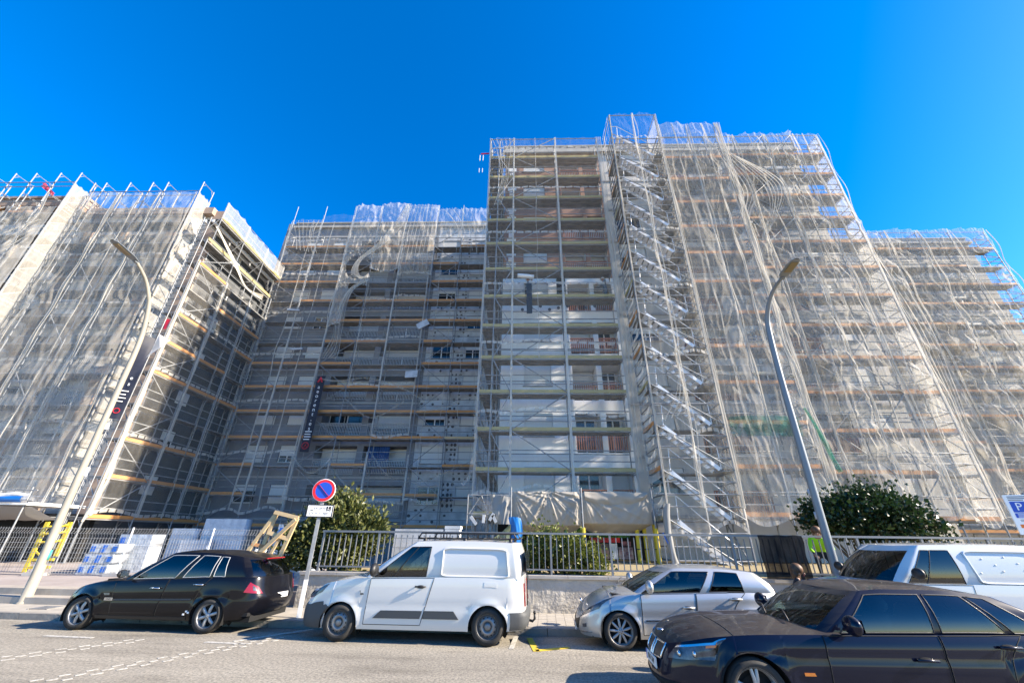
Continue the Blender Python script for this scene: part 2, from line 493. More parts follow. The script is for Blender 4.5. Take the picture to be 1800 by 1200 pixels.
def quad_sheet(name, m, rows, s0, s1, n=40, kind='structure'):
    """long strip along the street; rows = [(t, z), ...] across"""
    ss = np.linspace(s0, s1, n)
    P = np.array([[(*street(s, t), z) for s in ss] for t, z in rows])
    o = MB().grid(P, flip=True).build(name, m)
    return props(o, kind=kind)
MB().box(-900, 900, -900, 900, -0.9, -0.45).build('ground', 'earth')['kind'] = 'structure'
KERB_T = 9.23
quad_sheet('road', 'asphalt', [(-60, -0.30), (-8, -0.08), (3, 0.0), (8.2, 0.0), (KERB_T, -0.085)], -120, 120)
quad_sheet('pavement', 'pave', [(KERB_T + .12, 0.035), (KERB_T + 2.6, 0.05)], -120, 120)
pav = [o for o in SC.objects if o.name == 'pavement'][0]
# kerb stones one by one where the cars leave them in view
kerb = thing('kerb', (*street(0, KERB_T), 0), ST)
props(kerb, kind='structure')
ks = cached('kerbstone', lambda: MB().box(0.006, 0.994, 0, 0.13, -0.2, 0.045).mesh('kerb_stone', 'kerb'))
for i in range(-22, 16):
    link('kerb_stone', ks, kerb, (i, 0, random.uniform(-.004, .004)))
# paving tiles between the white van and the silver hatchback
tl = cached('tile', lambda: MB().box(0.004, 0.196, 0.004, 0.196, -0.03, 0.012).mesh('paving_tile', 'pave'))
for i in range(-2, 14):
    for j in range(8):
        x, y = street(i * 0.2, KERB_T + .14 + j * 0.2)
        o = link('paving_tile', tl, pav, (x, y, 0.036 + random.uniform(-.002, .002)), (0, 0, ST))

# dashes and lines painted on the road
def painted(name, quads, m, z):
    """quads: list of four (x, y) corners"""
    b = MB()
    for q in quads:
        b.add([(x, y, z) for x, y in q] + [(x, y, z - .003) for x, y in q], [(0, 1, 2, 3), (0, 4, 5, 1), (1, 5, 6, 2), (2, 6, 7, 3), (3, 7, 4, 0)])
    return b
def seg(a, b, w):
    a = Vector((*a, 0)); b = Vector((*b, 0)); n = (b - a).cross(Vector((0, 0, 1))).normalized() * w / 2
    return [tuple((a - n)[:2]), tuple((b - n)[:2]), tuple((b + n)[:2]), tuple((a + n)[:2])]
mk = props(bpy.data.objects.new('road_markings', None), kind='structure')
COL.objects.link(mk)
def dash_band(a, b, rows, n, w, gap):
    A = Vector((*a, 0)); B = Vector((*b, 0)); d = (B - A) / n; nn = d.cross(Vector((0, 0, 1))).normalized()
    for r in range(rows):
        for k in range(n):
            p = A + d * (k + 0.5 * (r % 2)) + nn * (r - (rows - 1) / 2) * gap
            q = p + d * random.uniform(.36, .5)
            painted('x', [seg(p[:2], q[:2], w)], None, 0.006).build('marking_dash', 'mark_white', mk)
dash_band((-8.3, 6.15), (-6.75, 8.05), 3, 9, 0.05, 0.13)
dash_band((-6.6, 5.2), (-4.4, 8.35), 3, 15, 0.05, 0.13)
for a, b in (((-8.75, 8.16), (-7.75, 8.08)), ((-5.55, 7.93), (-4.75, 7.86)), ((-5.1, 8.0), (-4.2, 9.05)), ((-0.16, 7.85), (-0.08, 8.75))):
    painted('x', [seg(a, b, 0.085)], None, 0.006).build('marking_line', 'mark_white', mk)
for a, b in (((0.17, 8.62), (0.27, 7.72)), ((0.26, 7.76), (0.85, 8.0))):
    painted('x', [seg(a, b, 0.11)], None, 0.007).build('marking_line', 'mark_yellow', mk)

b = MB()
for k in range(9): b.box(-.22, .22, -.2 + k * .045, -.175 + k * .045, 0, .012)
b.box(-.25, -.22, -.22, .22, -.01, .012); b.box(.22, .25, -.22, .22, -.01, .012)
o = b.build('drain_grate', 'deck', pav, loc=(-11.6, 10.6, .045))
# steps and plaza on the left, terrace behind the wall
TER = 0.86
def strip_box(name, m, s0, s1, t0, t1, z0, z1, parent=None):
    vs = [(*street(s, t), z) for z in (z0, z1) for s, t in ((s0, t0), (s1, t0), (s1, t1), (s0, t1))]
    return MB().add(vs, [(0, 3, 2, 1), (4, 5, 6, 7), (0, 1, 5, 4), (1, 2, 6, 5), (2, 3, 7, 6), (3, 0, 4, 7)]).build(name, m, parent)
props(strip_box('step_lower', 'step', -40, -7.2, 10.30, 10.75, -0.1, 0.19), kind='structure')
props(strip_box('step_upper', 'step', -40, -7.2, 10.70, 11.2, -0.1, 0.34), kind='structure')
props(strip_box('plaza', 'plaza', -60, -6.0, 11.15, 34, -0.1, 0.335), kind='structure')
props(strip_box('terrace', 'earth', -5.98, 60, 11.25, 40, -0.1, TER - 0.06), kind='structure')

# retaining wall with coping
wall = thing('retaining_wall', (0.2, 10.93, 0), R(-2.2), 'low rough cement wall with a coping below the grey railing behind the parked cars', 'wall')
nx_, nz_ = 400, 24
U, V = np.meshgrid(np.linspace(-6.0, 40, nx_), np.linspace(-0.05, TER - 0.07, nz_), indexing='ij')
rough = (vnoise(U * 3 + 50, V * 3, 3) - .5) * .012 + (vnoise(U * 9 + 90, V * 9, 4) - .5) * .010 + (vnoise(U * 24 + 200, V * 24, 5) - .5) * .008
P = np.stack([U, -rough, V], -1)
wb_ = MB().grid(P, flip=False)
wb_.box(-6.0, 40, 0.04, 0.3, -0.1, TER - 0.07)
wb_.build('wall_face', 'roughwall', wall, smooth=False)
for i in range(-6, 40):
    MB().box(i + .004, i + .996, -0.06, 0.33, TER - 0.07, TER).build('coping_stone', 'stone', wall)
rail = thing('railing', (0.2, 11.03, TER), R(-2.2), 'grey steel railing of upright bars standing on the low cement wall', 'railing')
pm = MB().box(-.025, .025, -.025, .025, 0, 0.985).mesh('post', 'lampgrey')
bm_ = MB().box(-.011, .011, -.011, .011, 0.13, 0.90).mesh('bar', 'lampgrey')
M['railgrey'] = mat('railing_paint', (0.22, 0.225, 0.23), 0.55, 0.2)
for me in (pm, bm_):
    me.materials[0] = M['railgrey']
x = -5.6
k = 0
while x < 16:
    if k % 10 == 0: link('post', pm, rail, (x, 0, 0))
    elif k % 10 not in (0,): link('bar', bm_, rail, (x, 0, 0.0))
    x += 0.155; k += 1
MB().box(-5.65, 16, -.03, .03, 0.95, 1.0).build('top_rail', 'railgrey', rail)
MB().box(-5.65, 16, -.015, .015, 0.105, 0.14).build('bottom_rail', 'railgrey', rail)


# ------------------------------------------------------------------ apartment buildings
F0, FH = 2.9, 2.87                     # first floor level and storey height
def wall_open(x0, x1, z0, z1, ops, depth=0.16):
    """wall facing -y at y=0 with rectangular openings (xa, xb, za, zb) and their reveals"""
    b = MB()
    xs = sorted({x0, x1, *[q for o in ops for q in o[:2]]}); zs = sorted({z0, z1, *[q for o in ops for q in o[2:4]]})
    for i in range(len(xs) - 1):
        for j in range(len(zs) - 1):
            cx = (xs[i] + xs[i + 1]) / 2; cz = (zs[j] + zs[j + 1]) / 2
            if any(o[0] < cx < o[1] and o[2] < cz < o[3] for o in ops): continue
            b.add([(xs[i], 0, zs[j]), (xs[i + 1], 0, zs[j]), (xs[i + 1], 0, zs[j + 1]), (xs[i], 0, zs[j + 1])], [(0, 1, 2, 3)])
    for xa, xb, za, zb in ops:
        b.add([(xa, 0, za), (xb, 0, za), (xb, 0, zb), (xa, 0, zb), (xa, depth, za), (xb, depth, za), (xb, depth, zb), (xa, depth, zb)],
              [(0, 4, 5, 1), (1, 5, 6, 2), (2, 6, 7, 3), (3, 7, 4, 0)])
    return b

def make_window(par, xa, xb, za, zb, y, shut, door=False, rs=None):
    """window: frame (part) > pane, shutter (sub-parts); SHUT = part of the opening the roller shutter covers"""
    w, h = xb - xa, zb - za
    key = ('frame', round(w, 2), round(h, 2))
    def fr():
        b = MB(); t = 0.06
        b.box(0, t, 0, .06, 0, h); b.box(w - t, w, 0, .06, 0, h); b.box(t, w - t, 0, .06, 0, t); b.box(t, w - t, 0, .06, h - t, h)
        b.box(w / 2 - .04, w / 2 + .04, 0.005, .055, t, h - t)
        return b.mesh('window', 'frame_white')
    def pn():
        b = MB(); t = .06
        b.box(t, w / 2 - .04, .02, .03, t, h - t); b.box(w / 2 + .04, w - t, .02, .03, t, h - t)
        return b.mesh('pane', 'dark_glass')
    f = link('window', cached(key, fr), par, (xa, y, za))
    link('pane', cached(('pane',) + key[1:], pn), f)
    if shut > 0.02:
        def sh():
            b = MB(); n = 12
            for k in range(n):
                b.box(.03, w - .03, -.012, .012, k * h / n + .006, (k + 1) * h / n - .006)
                b.box(.03, w - .03, -.004, .006, k * h / n - .006, k * h / n + .006)
            return b.mesh('shutter', 'shutter')
        hs_ = h * shut
        link('shutter', cached(('shut',) + key[1:], sh), f, (0, -.035, h - hs_), scale=(1, 1, shut))
    return f

def make_balcony(par, xa, xb, zf, y, m, solid=0.0):
    """balcony railing in the plane of the facade: top rail, slats (joined, thinner than a pixel or two), slab edge"""
    w = xb - xa
    def ra():
        b = MB()
        b.box(0, w, -.03, .03, .98, 1.04); b.box(0, w, -.02, .02, .08, .13); b.box(0, w, -.02, .02, .80, .83)
        n = int(w / .125)
        for k in range(n + 1):
            x = .02 + (w - .04) * k / n
            b.box(x - .028, x + .028, -.014, .014, .06, 1.0)
        return b.mesh('balcony_railing', m)
    r = link('balcony_railing', cached(('bal', round(w, 2), m), ra), par, (xa, y, zf))
    return r

def facade(par, x0, x1, y0, z_top, bays, wmat, rs, floors=9, z_base=0.3, upper=None, upper_from=99, shuts=(1, 1, .85, .6, .35, 0, .95)):
    """BAYS: (xa, xb, kind). The wall sits at y0 facing -y; each window, shutter and railing is its own object"""
    ops = []; jobs = []
    for k in range(floors):
        F = F0 + FH * k
        for xa, xb, kind in bays:
            if kind == 'win':
                o = (xa, xb, F + .85, F + 2.12)
                ops.append(o); jobs.append((kind, o, F))
            else:
                o = (xa, xb, F + .0, F + 2.12)
                ops.append(o); jobs.append((kind, o, F))
    zu = F0 + FH * upper_from - .35 if upper else None
    if upper and zu < z_top:
        for za, zb, mm, nm in ((z_base, zu, wmat, 'wall'), (zu, z_top, upper, 'wall')):
            oo = [o for o in ops if za < (o[2] + o[3]) / 2 < zb]
            link(nm, wall_open(x0, x1, za, zb, oo).mesh(nm, mm), par, (0, y0, 0))
    else:
        link('wall', wall_open(x0, x1, z_base, z_top, ops).mesh('wall', wmat), par, (0, y0, 0))
    for kind, (xa, xb, za, zb), F in jobs:
        if kind == 'win':
            make_window(par, xa, xb, za, zb, y0 + .10, rs.choice(list(shuts)))
            link('sill', cached(('sill', round(xb - xa, 2)), lambda: MB().box(-.06, xb - xa + .06, -.07, .1, -.05, 0).mesh('sill', 'slab')), par, (xa, y0, za))
        else:
            # recessed loggia: floor, back wall with a wide glazed door, side walls, railing
            w = xb - xa
            def lg():
                b = MB(); d = 1.05
                b.add([(0, 0.16, 0), (w, 0.16, 0), (w, d, 0), (0, d, 0)], [(0, 1, 2, 3)])
                b.add([(0, 0.16, 2.12), (w, 0.16, 2.12), (w, d, 2.12), (0, d, 2.12)], [(3, 2, 1, 0)])
                b.add([(0, .16, 0), (0, d, 0), (0, d, 2.12), (0, .16, 2.12)], [(0, 1, 2, 3)])
                b.add([(w, .16, 0), (w, d, 0), (w, d, 2.12), (w, .16, 2.12)], [(3, 2, 1, 0)])
                b.add([(0, d, 0), (w, d, 0), (w, d, 2.12), (0, d, 2.12)], [(0, 1, 2, 3)])
                return b.mesh('loggia', wmat)
            link('loggia', cached(('log', round(w, 2), wmat), lg), par, (xa, y0, za))
            make_window(par, xa + .12, xb - .12, za + .03, zb - .05, y0 + .95, rs.choice([.45, .7, .3, .95, 0, .6]))
            make_balcony(par, xa, xb, za, y0 + .02, 'rail_red' if kind == 'balr' else 'rail_grey')

def floor_bands(par, x0, x1, y0, floors, m, h=0.16, proud=0.05, start=0):
    for k in range(start, floors + 1):
        z = F0 + FH * k - .28
        link('floor_band', cached(('band', round(x1 - x0, 2), m, h), lambda: MB().box(0, x1 - x0, -proud, .05, 0, h).mesh('floor_band', m)), par, (x0, y0, z))

rs = random.Random(11)
# tall front block: white boards up to the fifth floor, bare brick above
front = thing('apartment_building', (10, 19.8, 0.3), 0, 'tallest apartment block standing forward in the middle, white boards low and brick above', 'apartment building')
Bf = thing_off = (-10, -19.8, -0.3)
pf = link('facade_left', None, front) if False else front
def child_shift(par, dx, dy, dz):
    return (dx, dy, dz)
class Shift:
    """places parts given in world coordinates under a thing that stands elsewhere"""
    def __init__(s, root): s.root = root; s.o = root.location
front.location = (0, 0, 0)
facade(front, -1.15, 5.95, 19.8, 29.3, [(0.18, 1.74, 'win'), (2.95, 4.33, 'balr'), (4.62, 5.75, 'balr')], 'render_white', rs, upper='brick', upper_from=5, shuts=(1, 1, .97, 1, .82))
facade(front, 5.95, 20.7, 19.8, 29.3, [(6.6, 8.3, 'win'), (9.6, 12.4, 'balr'), (13.3, 14.6, 'win'), (15.2, 17.6, 'balr'), (18.4, 19.8, 'win')], 'beige', rs)
floor_bands(front, 5.95, 20.7, 19.8, 9, 'slab')
MB().box(-1.15, -1.0, 19.86, 33.8, 0.3, 29.3).build('side_wall', 'beige', front)
MB().box(20.55, 20.7, 19.86, 33.8, 0.3, 29.3).build('side_wall', 'beige', front)
MB().box(-1.15, 20.7, 21.0, 33.8, 29.1, 29.25).build('roof', 'slab', front)
b = MB()
b.box(-1.35, 20.9, 19.55, 19.8, 28.6, 28.85); b.box(-1.25, 20.8, 19.65, 19.82, 28.85, 29.3); b.box(-1.3, 20.85, 19.6, 19.9, 29.3, 29.4)
b.build('cornice', 'stone', front)
# white quoin blocks left of the brick, alternately long and short
for k in range(26):
    z = F0 + FH * 5 + k * .5
    if z > 28.3: break
    w = .62 if k % 2 else .38
    MB().box(-.95 + (0 if k % 2 else .12), -.95 + w, 19.76, 19.81, z, z + .44).build('quoin_block', 'render_white', front)
# boards patched with grey dabs of adhesive on the floor being clad
for k in range(10):
    x = .1 + .56 * k; 
    MB().ell((x, 19.79, 14.55 + .12 * (k % 3)), (.10, .02, .12), 8, 4).build('adhesive_dab', 'adhesive', front)
for z in (3.4,):
    MB().box(-1.1, 5.9, 19.70, 19.79, 2.45, 2.6).build('shop_fascia', 'slab', front)
# ground floor shop, dark behind its openings, with printed grocery posters
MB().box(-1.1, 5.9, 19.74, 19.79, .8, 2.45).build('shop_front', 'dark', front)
M['green_print'] = mat('green_print', (0.03, 0.16, 0.03), 0.5)
M['pink_print'] = mat('pink_print', (0.55, 0.22, 0.25), 0.5, 0, (0.10, 0.03, 0.03), 5)
M['beige_print'] = mat('beige_print', (0.50, 0.42, 0.38), 0.5, 0, (0.20, 0.07, 0.09), 6)
M['dark_print'] = mat('dark_print', (0.03, 0.02, 0.02), 0.5, 0, (0.25, 0.18, 0.14), 3)
for x0, x1, z0, z1, m_ in ((3.3, 5.2, 1.75, 2.1, 'green_print'), (3.3, 4.7, 1.55, 1.75, 'red'), (3.5, 4.15, .85, 1.5, 'dark_print'), (4.2, 4.55, .85, 1.5, 'white'), (4.6, 5.25, .85, 1.35, 'beige_print'), (4.75, 5.2, 1.4, 1.6, 'pink_print'), (1.2, 3.1, 1.7, 2.1, 'green_print')):
    MB().box(x0, x1, 19.70, 19.735, z0, z1).build('poster', m_, front)

# recessed middle block
mid = thing('apartment_building', (0, 0, 0), 0, 'recessed grey apartment block in shade between the left wing and the tallest block', 'apartment building')
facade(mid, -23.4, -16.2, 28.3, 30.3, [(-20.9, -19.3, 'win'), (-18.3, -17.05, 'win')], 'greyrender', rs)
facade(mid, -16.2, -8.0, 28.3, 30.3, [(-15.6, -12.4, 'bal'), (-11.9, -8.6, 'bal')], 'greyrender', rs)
facade(mid, -8.0, -1.2, 28.3, 30.3, [(-7.5, -5.9, 'win'), (-4.7, -3.4, 'win')], 'polystyrene', rs)
floor_bands(mid, -22.6, -8.0, 28.3, 9, 'slab', .14)
MB().box(-22.6, -1.2, 29.6, 40, 30.0, 30.2).build('roof', 'slab', mid)
b = MB(); b.box(-22.7, -1.2, 28.05, 28.35, 29.6, 29.8); b.box(-22.65, -1.2, 28.2, 28.4, 30.3, 30.4)
b.build('cornice', 'stone', mid)
dab = MB().ell((0, 0, 0), (.10, .02, .11), 7, 4).mesh('adhesive_dab', 'adhesive')
db = MB()
for k in range(9):
    F = F0 + FH * k
    for x in np.arange(-7.85, -3.3, .42):
        if rs.random() < .25: continue
        for dz in (-.25, .12, .5):
            if rs.random() < .4: continue
            db.ell((x + rs.uniform(-.05, .05), 28.29, F + dz + rs.uniform(-.03, .03)), (rs.uniform(.06, .13), .018, rs.uniform(.06, .12)), 6, 4)
    for x in (-5.6, -5.25, -4.95):
        for dz in np.arange(.8, 2.4, .36):
            if rs.random() < .35: continue
            db.ell((x + rs.uniform(-.04, .04), 28.29, F + dz), (rs.uniform(.06, .13), .018, rs.uniform(.08, .14)), 6, 4)
db.build('adhesive_dabs', 'adhesive', mid)['kind'] = 'stuff'
# blue curtain on a second floor balcony, blue boxes stored on two others
MB().grid(np.stack(np.meshgrid(np.linspace(-11.6, -9.9, 60), np.linspace(0, 1, 2), indexing='ij') + [np.zeros((60, 2))], -1)[..., [0, 2, 1]] * [1, 1, 2.05] + np.stack([np.zeros((60, 2)), 28.38 + .05 * np.sin(np.linspace(0, 60, 60))[:, None] * np.ones((1, 2)), np.full((60, 2), F0 + FH + .04)], -1)).build('curtain', 'curtain_blue', mid, True)

# left wing: its front faces the street, its side faces the recess
left = thing('apartment_building', (0, 0, 0), 0, 'left wing of beige apartments whose shaded end wall faces the recess', 'apartment building')
facade(left, -46, -22.9, 21.3, 24.0, [(-44.5, -42.8, 'win'), (-41.6, -38.6, 'bal'), (-37.6, -36.0, 'win'), (-35.0, -33.6, 'win'), (-32.2, -30.6, 'win'), (-29.6, -27.0, 'bal'), (-25.9, -24.5, 'win')], 'beige', rs, floors=7)
for x0, x1 in ((-33.2, -32.5), (-30.4, -29.8), (-26.8, -26.1), (-23.9, -23.0), (-38.4, -37.8)):
    MB().box(x0, x1, 21.2, 21.29, .3, 24.5).build('pilaster', 'pilaster', left)
floor_bands(left, -46, -22.9, 21.3, 7, 'slab')
side = thing('x', (0, 0, 0)); bpy.data.objects.remove(side)
# end wall, facing +x
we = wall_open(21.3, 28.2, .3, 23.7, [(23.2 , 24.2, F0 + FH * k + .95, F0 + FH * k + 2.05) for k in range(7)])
M['slate'] = mat('dark_grey_end_wall', (0.10, 0.105, 0.11), 0.9, 0, (0.07, 0.075, 0.08), .8)  # end wall in a darker grey than the wing's beige front
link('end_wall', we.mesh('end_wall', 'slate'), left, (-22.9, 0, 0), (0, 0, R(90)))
for k in range(7):
    w_ = make_window(left, 0, 1.0, 0, 1.1, 0, [1, .6, 1, .8, 1, .4, 1][k])
    w_.location = (-23.0, 23.2, F0 + FH * k + .95); w_.rotation_euler = (0, 0, R(90))
MB().box(-46, -22.95, 21.4, 40, 23.6, 23.75).build('roof', 'slab', left)
b = MB(); b.box(-46, -33.6, 20.5, 21.3, 24.5, 25.2); b.box(-46, -33.5, 20.4, 21.35, 25.2, 25.4); b.box(-33.5, -23.6, 20.9, 21.3, 24.0, 24.6); b.box(-46, -33.6, 21.3, 21.5, 23.9, 25.3)
b.build('eaves', 'pilaster', left)
for x in np.arange(-45, -33.8, 1.6):
    MB().box(x, x + .18, 20.45, 21.25, 24.2, 24.5).build('eaves_bracket', 'wood_dark', left)

# right block beyond the tall one
right = thing('apartment_building', (0, 0, 0), 0, 'beige apartment block set back at the right beyond the tallest block', 'apartment building')
facade(right, 20.75, 43.2, 29.2, 28.6, [(24, 25.6, 'win'), (27, 29.8, 'bal'), (31, 32.6, 'win'), (34.5, 37.2, 'bal'), (39, 40.6, 'win')], 'beige', rs)
floor_bands(right, 20.75, 43.2, 29.2, 9, 'slab')
MB().box(20.75, 43.2, 30.4, 42, 28.3, 28.5).build('roof', 'slab', right)
MB().box(43.05, 43.2, 29.25, 42, .3, 28.5).build('side_wall', 'beige', right)
b = MB(); b.box(20.75, 43.4, 28.95, 29.25, 27.9, 28.1); b.box(20.75, 43.3, 29.1, 29.3, 28.6, 28.7)
b.build('cornice', 'stone', right)

# ------------------------------------------------------------------ scaffolding
TUBE_X = MB().tube([(0, 0, 0), (1, 0, 0)], 0.030, 6).mesh('guard_rail', 'steel')
def frame_mesh(d):
    """one façade frame, two metres high: two uprights, two cross bars and corner gussets"""
    def mk():
        b = MB()
        b.tube([(0, 0, 0), (0, 0, 2)], .036, 6); b.tube([(0, d, 0), (0, d, 2)], .034, 6)
        b.tube([(0, 0, .02), (0, d, .02)], .024, 5); b.tube([(0, 0, 1.93), (0, d, 1.93)], .024, 5)
        b.tube([(0, 0, 1.55), (0, .22, 1.9)], .016, 4); b.tube([(0, d, 1.55), (0, d - .22, 1.9)], .016, 4)
        b.lathe([(.04, -.03), (.04, .03)], 6, 'z', (0, 0, 1.0)); b.lathe([(.042, -.03), (.042, .03)], 6, 'z', (0, 0, 0.02))
        return b.mesh('frame', 'steel')
    return cached(('frame_s', d), mk)
def deck_mesh(d):
    """two steel planks side by side, folded edges and ribs underneath"""
    def mk():
        b = MB(); w = (d - .06) / 2
        for j in range(2):
            y = .02 + j * (w + .02)
            b.box(0.02, .98, y, y + w, -.015, 0)
            b.box(0.02, .98, y, y + .03, -.065, -.015); b.box(0.02, .98, y + w - .03, y + w, -.065, -.015)
            for q in range(5):
                b.box(.02 + .22 * q, .045 + .22 * q, y + .03, y + w - .03, -.05, -.015)
        return b.mesh('deck', 'deck')
    return cached(('deck_s', d), mk)
TOE = {}
for c_ in ('orange', 'yellow', 'wood'):
    TOE[c_] = MB().box(.01, .99, -.02, .015, .01, .19).mesh('toe_board', c_)
def diag(W, Hh):
    return cached(('diag', round(W, 2), Hh), lambda: MB().tube([(0, 0, 0), (W, 0, Hh)], .028, 6).mesh('brace', 'steel'))

def scaffold(label, loc, rz, xs, z0, n, d=0.8, toe=lambda i, k: 'orange', brace=(), skip=lambda i, k: False, ends=(True, True), top_posts=0, inner=False, extra=0, cap=False):
    """frames at xs, N lifts of two metres from z0; decks, toe boards, guard rails and braces are parts"""
    t = thing('scaffolding', loc, rz, label, 'scaffolding')
    fm = frame_mesh(d); dm = deck_mesh(d)
    ground = z0 - 2.0
    for i, x in enumerate(xs):
        for k in range(-1, n + extra):
            if skip(min(i, len(xs) - 2), k) and skip(max(i - 1, 0), k): continue
            link('frame', fm, t, (x, 0, z0 + 2 * k))
        g = ground
    for i in range(len(xs) - 1):
        W = xs[i + 1] - xs[i]
        for k in range(n):
            if skip(i, k): continue
            z = z0 + 2 * k
            link('deck', dm, t, (xs[i], 0, z), scale=(W, 1, 1))
            c_ = toe(i, k)
            if c_: link('toe_board', TOE[c_], t, (xs[i], -.005 + rs.uniform(-.008, .008), z + rs.uniform(-.015, .01)), scale=(W, 1, 1))
            for h in (.5, 1.0):
                link('guard_rail', TUBE_X, t, (xs[i], -.03, z + h + rs.uniform(-.02, .02)), (0, rs.uniform(-.006, .006), 0), (W, 1, 1))
            if inner:
                link('guard_rail', TUBE_X, t, (xs[i], d + .03, z + 1.0), scale=(W, 1, 1))
            if i in brace:
                up_ = k % 2 == 0
                o = link('brace', diag(W, 2.0), t, (xs[i] if up_ else xs[i + 1], -.055, z), scale=(1 if up_ else -1, 1, 1))
    for side, e in ((0, ends[0]), (len(xs) - 1, ends[1])):
        if not e: continue
        for k in range(n):
            for h in (.5, 1.0):
                o = link('end_rail', TUBE_X, t, (xs[side], 0, z0 + 2 * k + h), (0, 0, R(90)), (d, 1, 1))
            link('end_brace', diag(d, 1.0), t, (xs[side] + .03, 0, z0 + 2 * k + 1.0), (0, 0, R(90)))
    if cap:
        for i in range(len(xs) - 1):
            link('guard_rail', TUBE_X, t, (xs[i], -.03, z0 + 2 * n - .02), scale=(xs[i + 1] - xs[i], 1, 1))
    if extra:
        for i in range(len(xs) - 1):
            for h in (.55, 1.0):
                link('guard_rail', TUBE_X, t, (xs[i], -.03, z0 + 2 * n + h), (0, rs.uniform(-.02, .02), 0), (xs[i + 1] - xs[i], 1, 1))
    # uprights above the last deck
    for i, x in enumerate(xs):
        if top_posts:
            link('post', cached(('post', top_posts), lambda: MB().tube([(0, 0, 0), (0, 0, top_posts)], .028, 6).mesh('post', 'steel')), t, (x, 0, z0 + 2 * n))
    for i in range(len(xs) - 1):
        if top_posts and not skip(i, n):
            link('guard_rail', TUBE_X, t, (xs[i], -.03, z0 + 2 * n + min(.05, top_posts)), scale=(xs[i + 1] - xs[i], 1, 1))
    return t

mixed = lambda p, a='orange', b_='wood': (lambda i, k: (a if rs.random() < p else (b_ if rs.random() < .06 else None)))
z_c = 2.6
sc_front = scaffold('scaffolding with yellow toe boards before the white and brick facade left of the stair tower', (0, 18.55, 0), 0, [-2.2, -1.55, -.52, 2.5, 5.55], z_c, 13, .8, lambda i, k: 'yellow', (1, 2), ends=(True, False), cap=True, inner=True)
sc_t2 = scaffold('narrow scaffolding bay with orange boards between the stair tower and the wide netted bays', (0, 17.2, 0), 0, [9.45, 11.4, 13.3], z_c, 12, 1.2, mixed(.95), (), ends=(True, True), top_posts=1.1, cap=True, inner=True)
sc_right = scaffold('wide netted scaffolding over the right half of the tallest block, orange toe boards', (0, 18.55, 0), 0, [13.35, 15.4, 17.6, 19.6, 21.45], z_c, 13, .85, mixed(.95), (1, 2), ends=(False, True), cap=True, inner=True)
sc_mid = scaffold('scaffolding in the shaded recess, orange toe boards on every lift', (0, 27.15, 0), 0, [-22.1, -19.2, -16.2, -13.6, -11.0, -8.0, -5.6, -3.1], 2.2, 13, .8, mixed(.78), (0, 2, 5), ends=(True, False), top_posts=3.2)
sc_far = scaffold('scaffolding on the set-back block at the far right', (0, 28.0, 0), 0, [22.0, 25.0, 28, 31, 34, 37.2, 40.2, 43.5], 2.3, 13, .85, mixed(.85), (1, 4), ends=(False, True), cap=True, inner=True)
sc_back = scaffold('scaffolding running back along the hidden left side of the tallest block', (-2.15, 27.0, 0), R(-90), [0, 2.5, 5.0, 7.6], z_c, 13, .8, lambda i, k: None, (), ends=(False, False))
sc_left = scaffold('leftmost scaffolding along the street front of the left wing, beyond its bright ladder frames', (0, 19.2, 0), 0, [-43, -40, -38.2, -36.6, -34.7, -33.1], 2.4, 11, 1.1, mixed(.2), (1,), ends=(False, True), extra=1)
sc_left2 = scaffold('netted scaffolding on the left wing front between the two bright columns of ladder frames', (0, 20.1, 0), 0, [-33.0, -32.1, -30.2, -28.4, -27.2, -24.4], 2.4, 11, 1.0, lambda i, k: None, (2,), ends=(False, True), extra=1)
sc_side = scaffold('scaffolding on the shaded end wall of the left wing, orange boards rising towards the recess', (-21.75, 19.75, 0), R(90), [0, 2.6, 5.2, 7.3], 2.37, 9, .8, mixed(.62), (0,), ends=(True, False))

# stair tower: its own frames on four sides, parallel aluminium flights, one per lift
tower = thing('stair_tower', (0, 0, 0), 0, 'tall scaffold stair tower wrapped in thin netting with parallel aluminium flights', 'stair tower')
TX0, TX1, TY0, TY1 = 6.1, 9.2, 16.8, 18.45
for x in (TX0, TX1):
    for k in range(-1, 13):
        link('frame', frame_mesh(1.65), tower, (x, TY0, z_c - .15 + 2 * k))
ZT = 2.45
flight = MB()
for y in (.06, .70):
    flight.bar((0.35, y, 2.0), (2.55, y, .05), .05, .17)
for q in range(9):
    f_ = (q + .5) / 9
    x = .35 + 2.2 * f_; z = 2.0 - 1.95 * f_
    flight.box(x - .12, x + .12, .08, .68, z - .01, z + .03)
flight = flight.mesh('stair_flight', 'alu')
hand = MB(); hand.tube([(.1, .03, 2.95), (.45, .03, 2.95), (2.6, .03, 1.0), (2.95, .03, 1.0)], .02, 5); hand.tube([(.4, .03, 2.0), (.45, .03, 2.95)], .018, 5); hand.tube([(2.6, .03, .05), (2.6, .03, 1.0)], .018, 5)
hand = hand.mesh('handrail', 'alu')
land = MB(); land.box(0, .45, 0, .78, -.05, 0); land.box(2.6, 3.1, 0, .78, -.05, 0); land = land.mesh('landing', 'deck')
bdeck = MB().box(0, 3.1, .82, 1.6, -.05, 0).mesh('deck', 'deck')
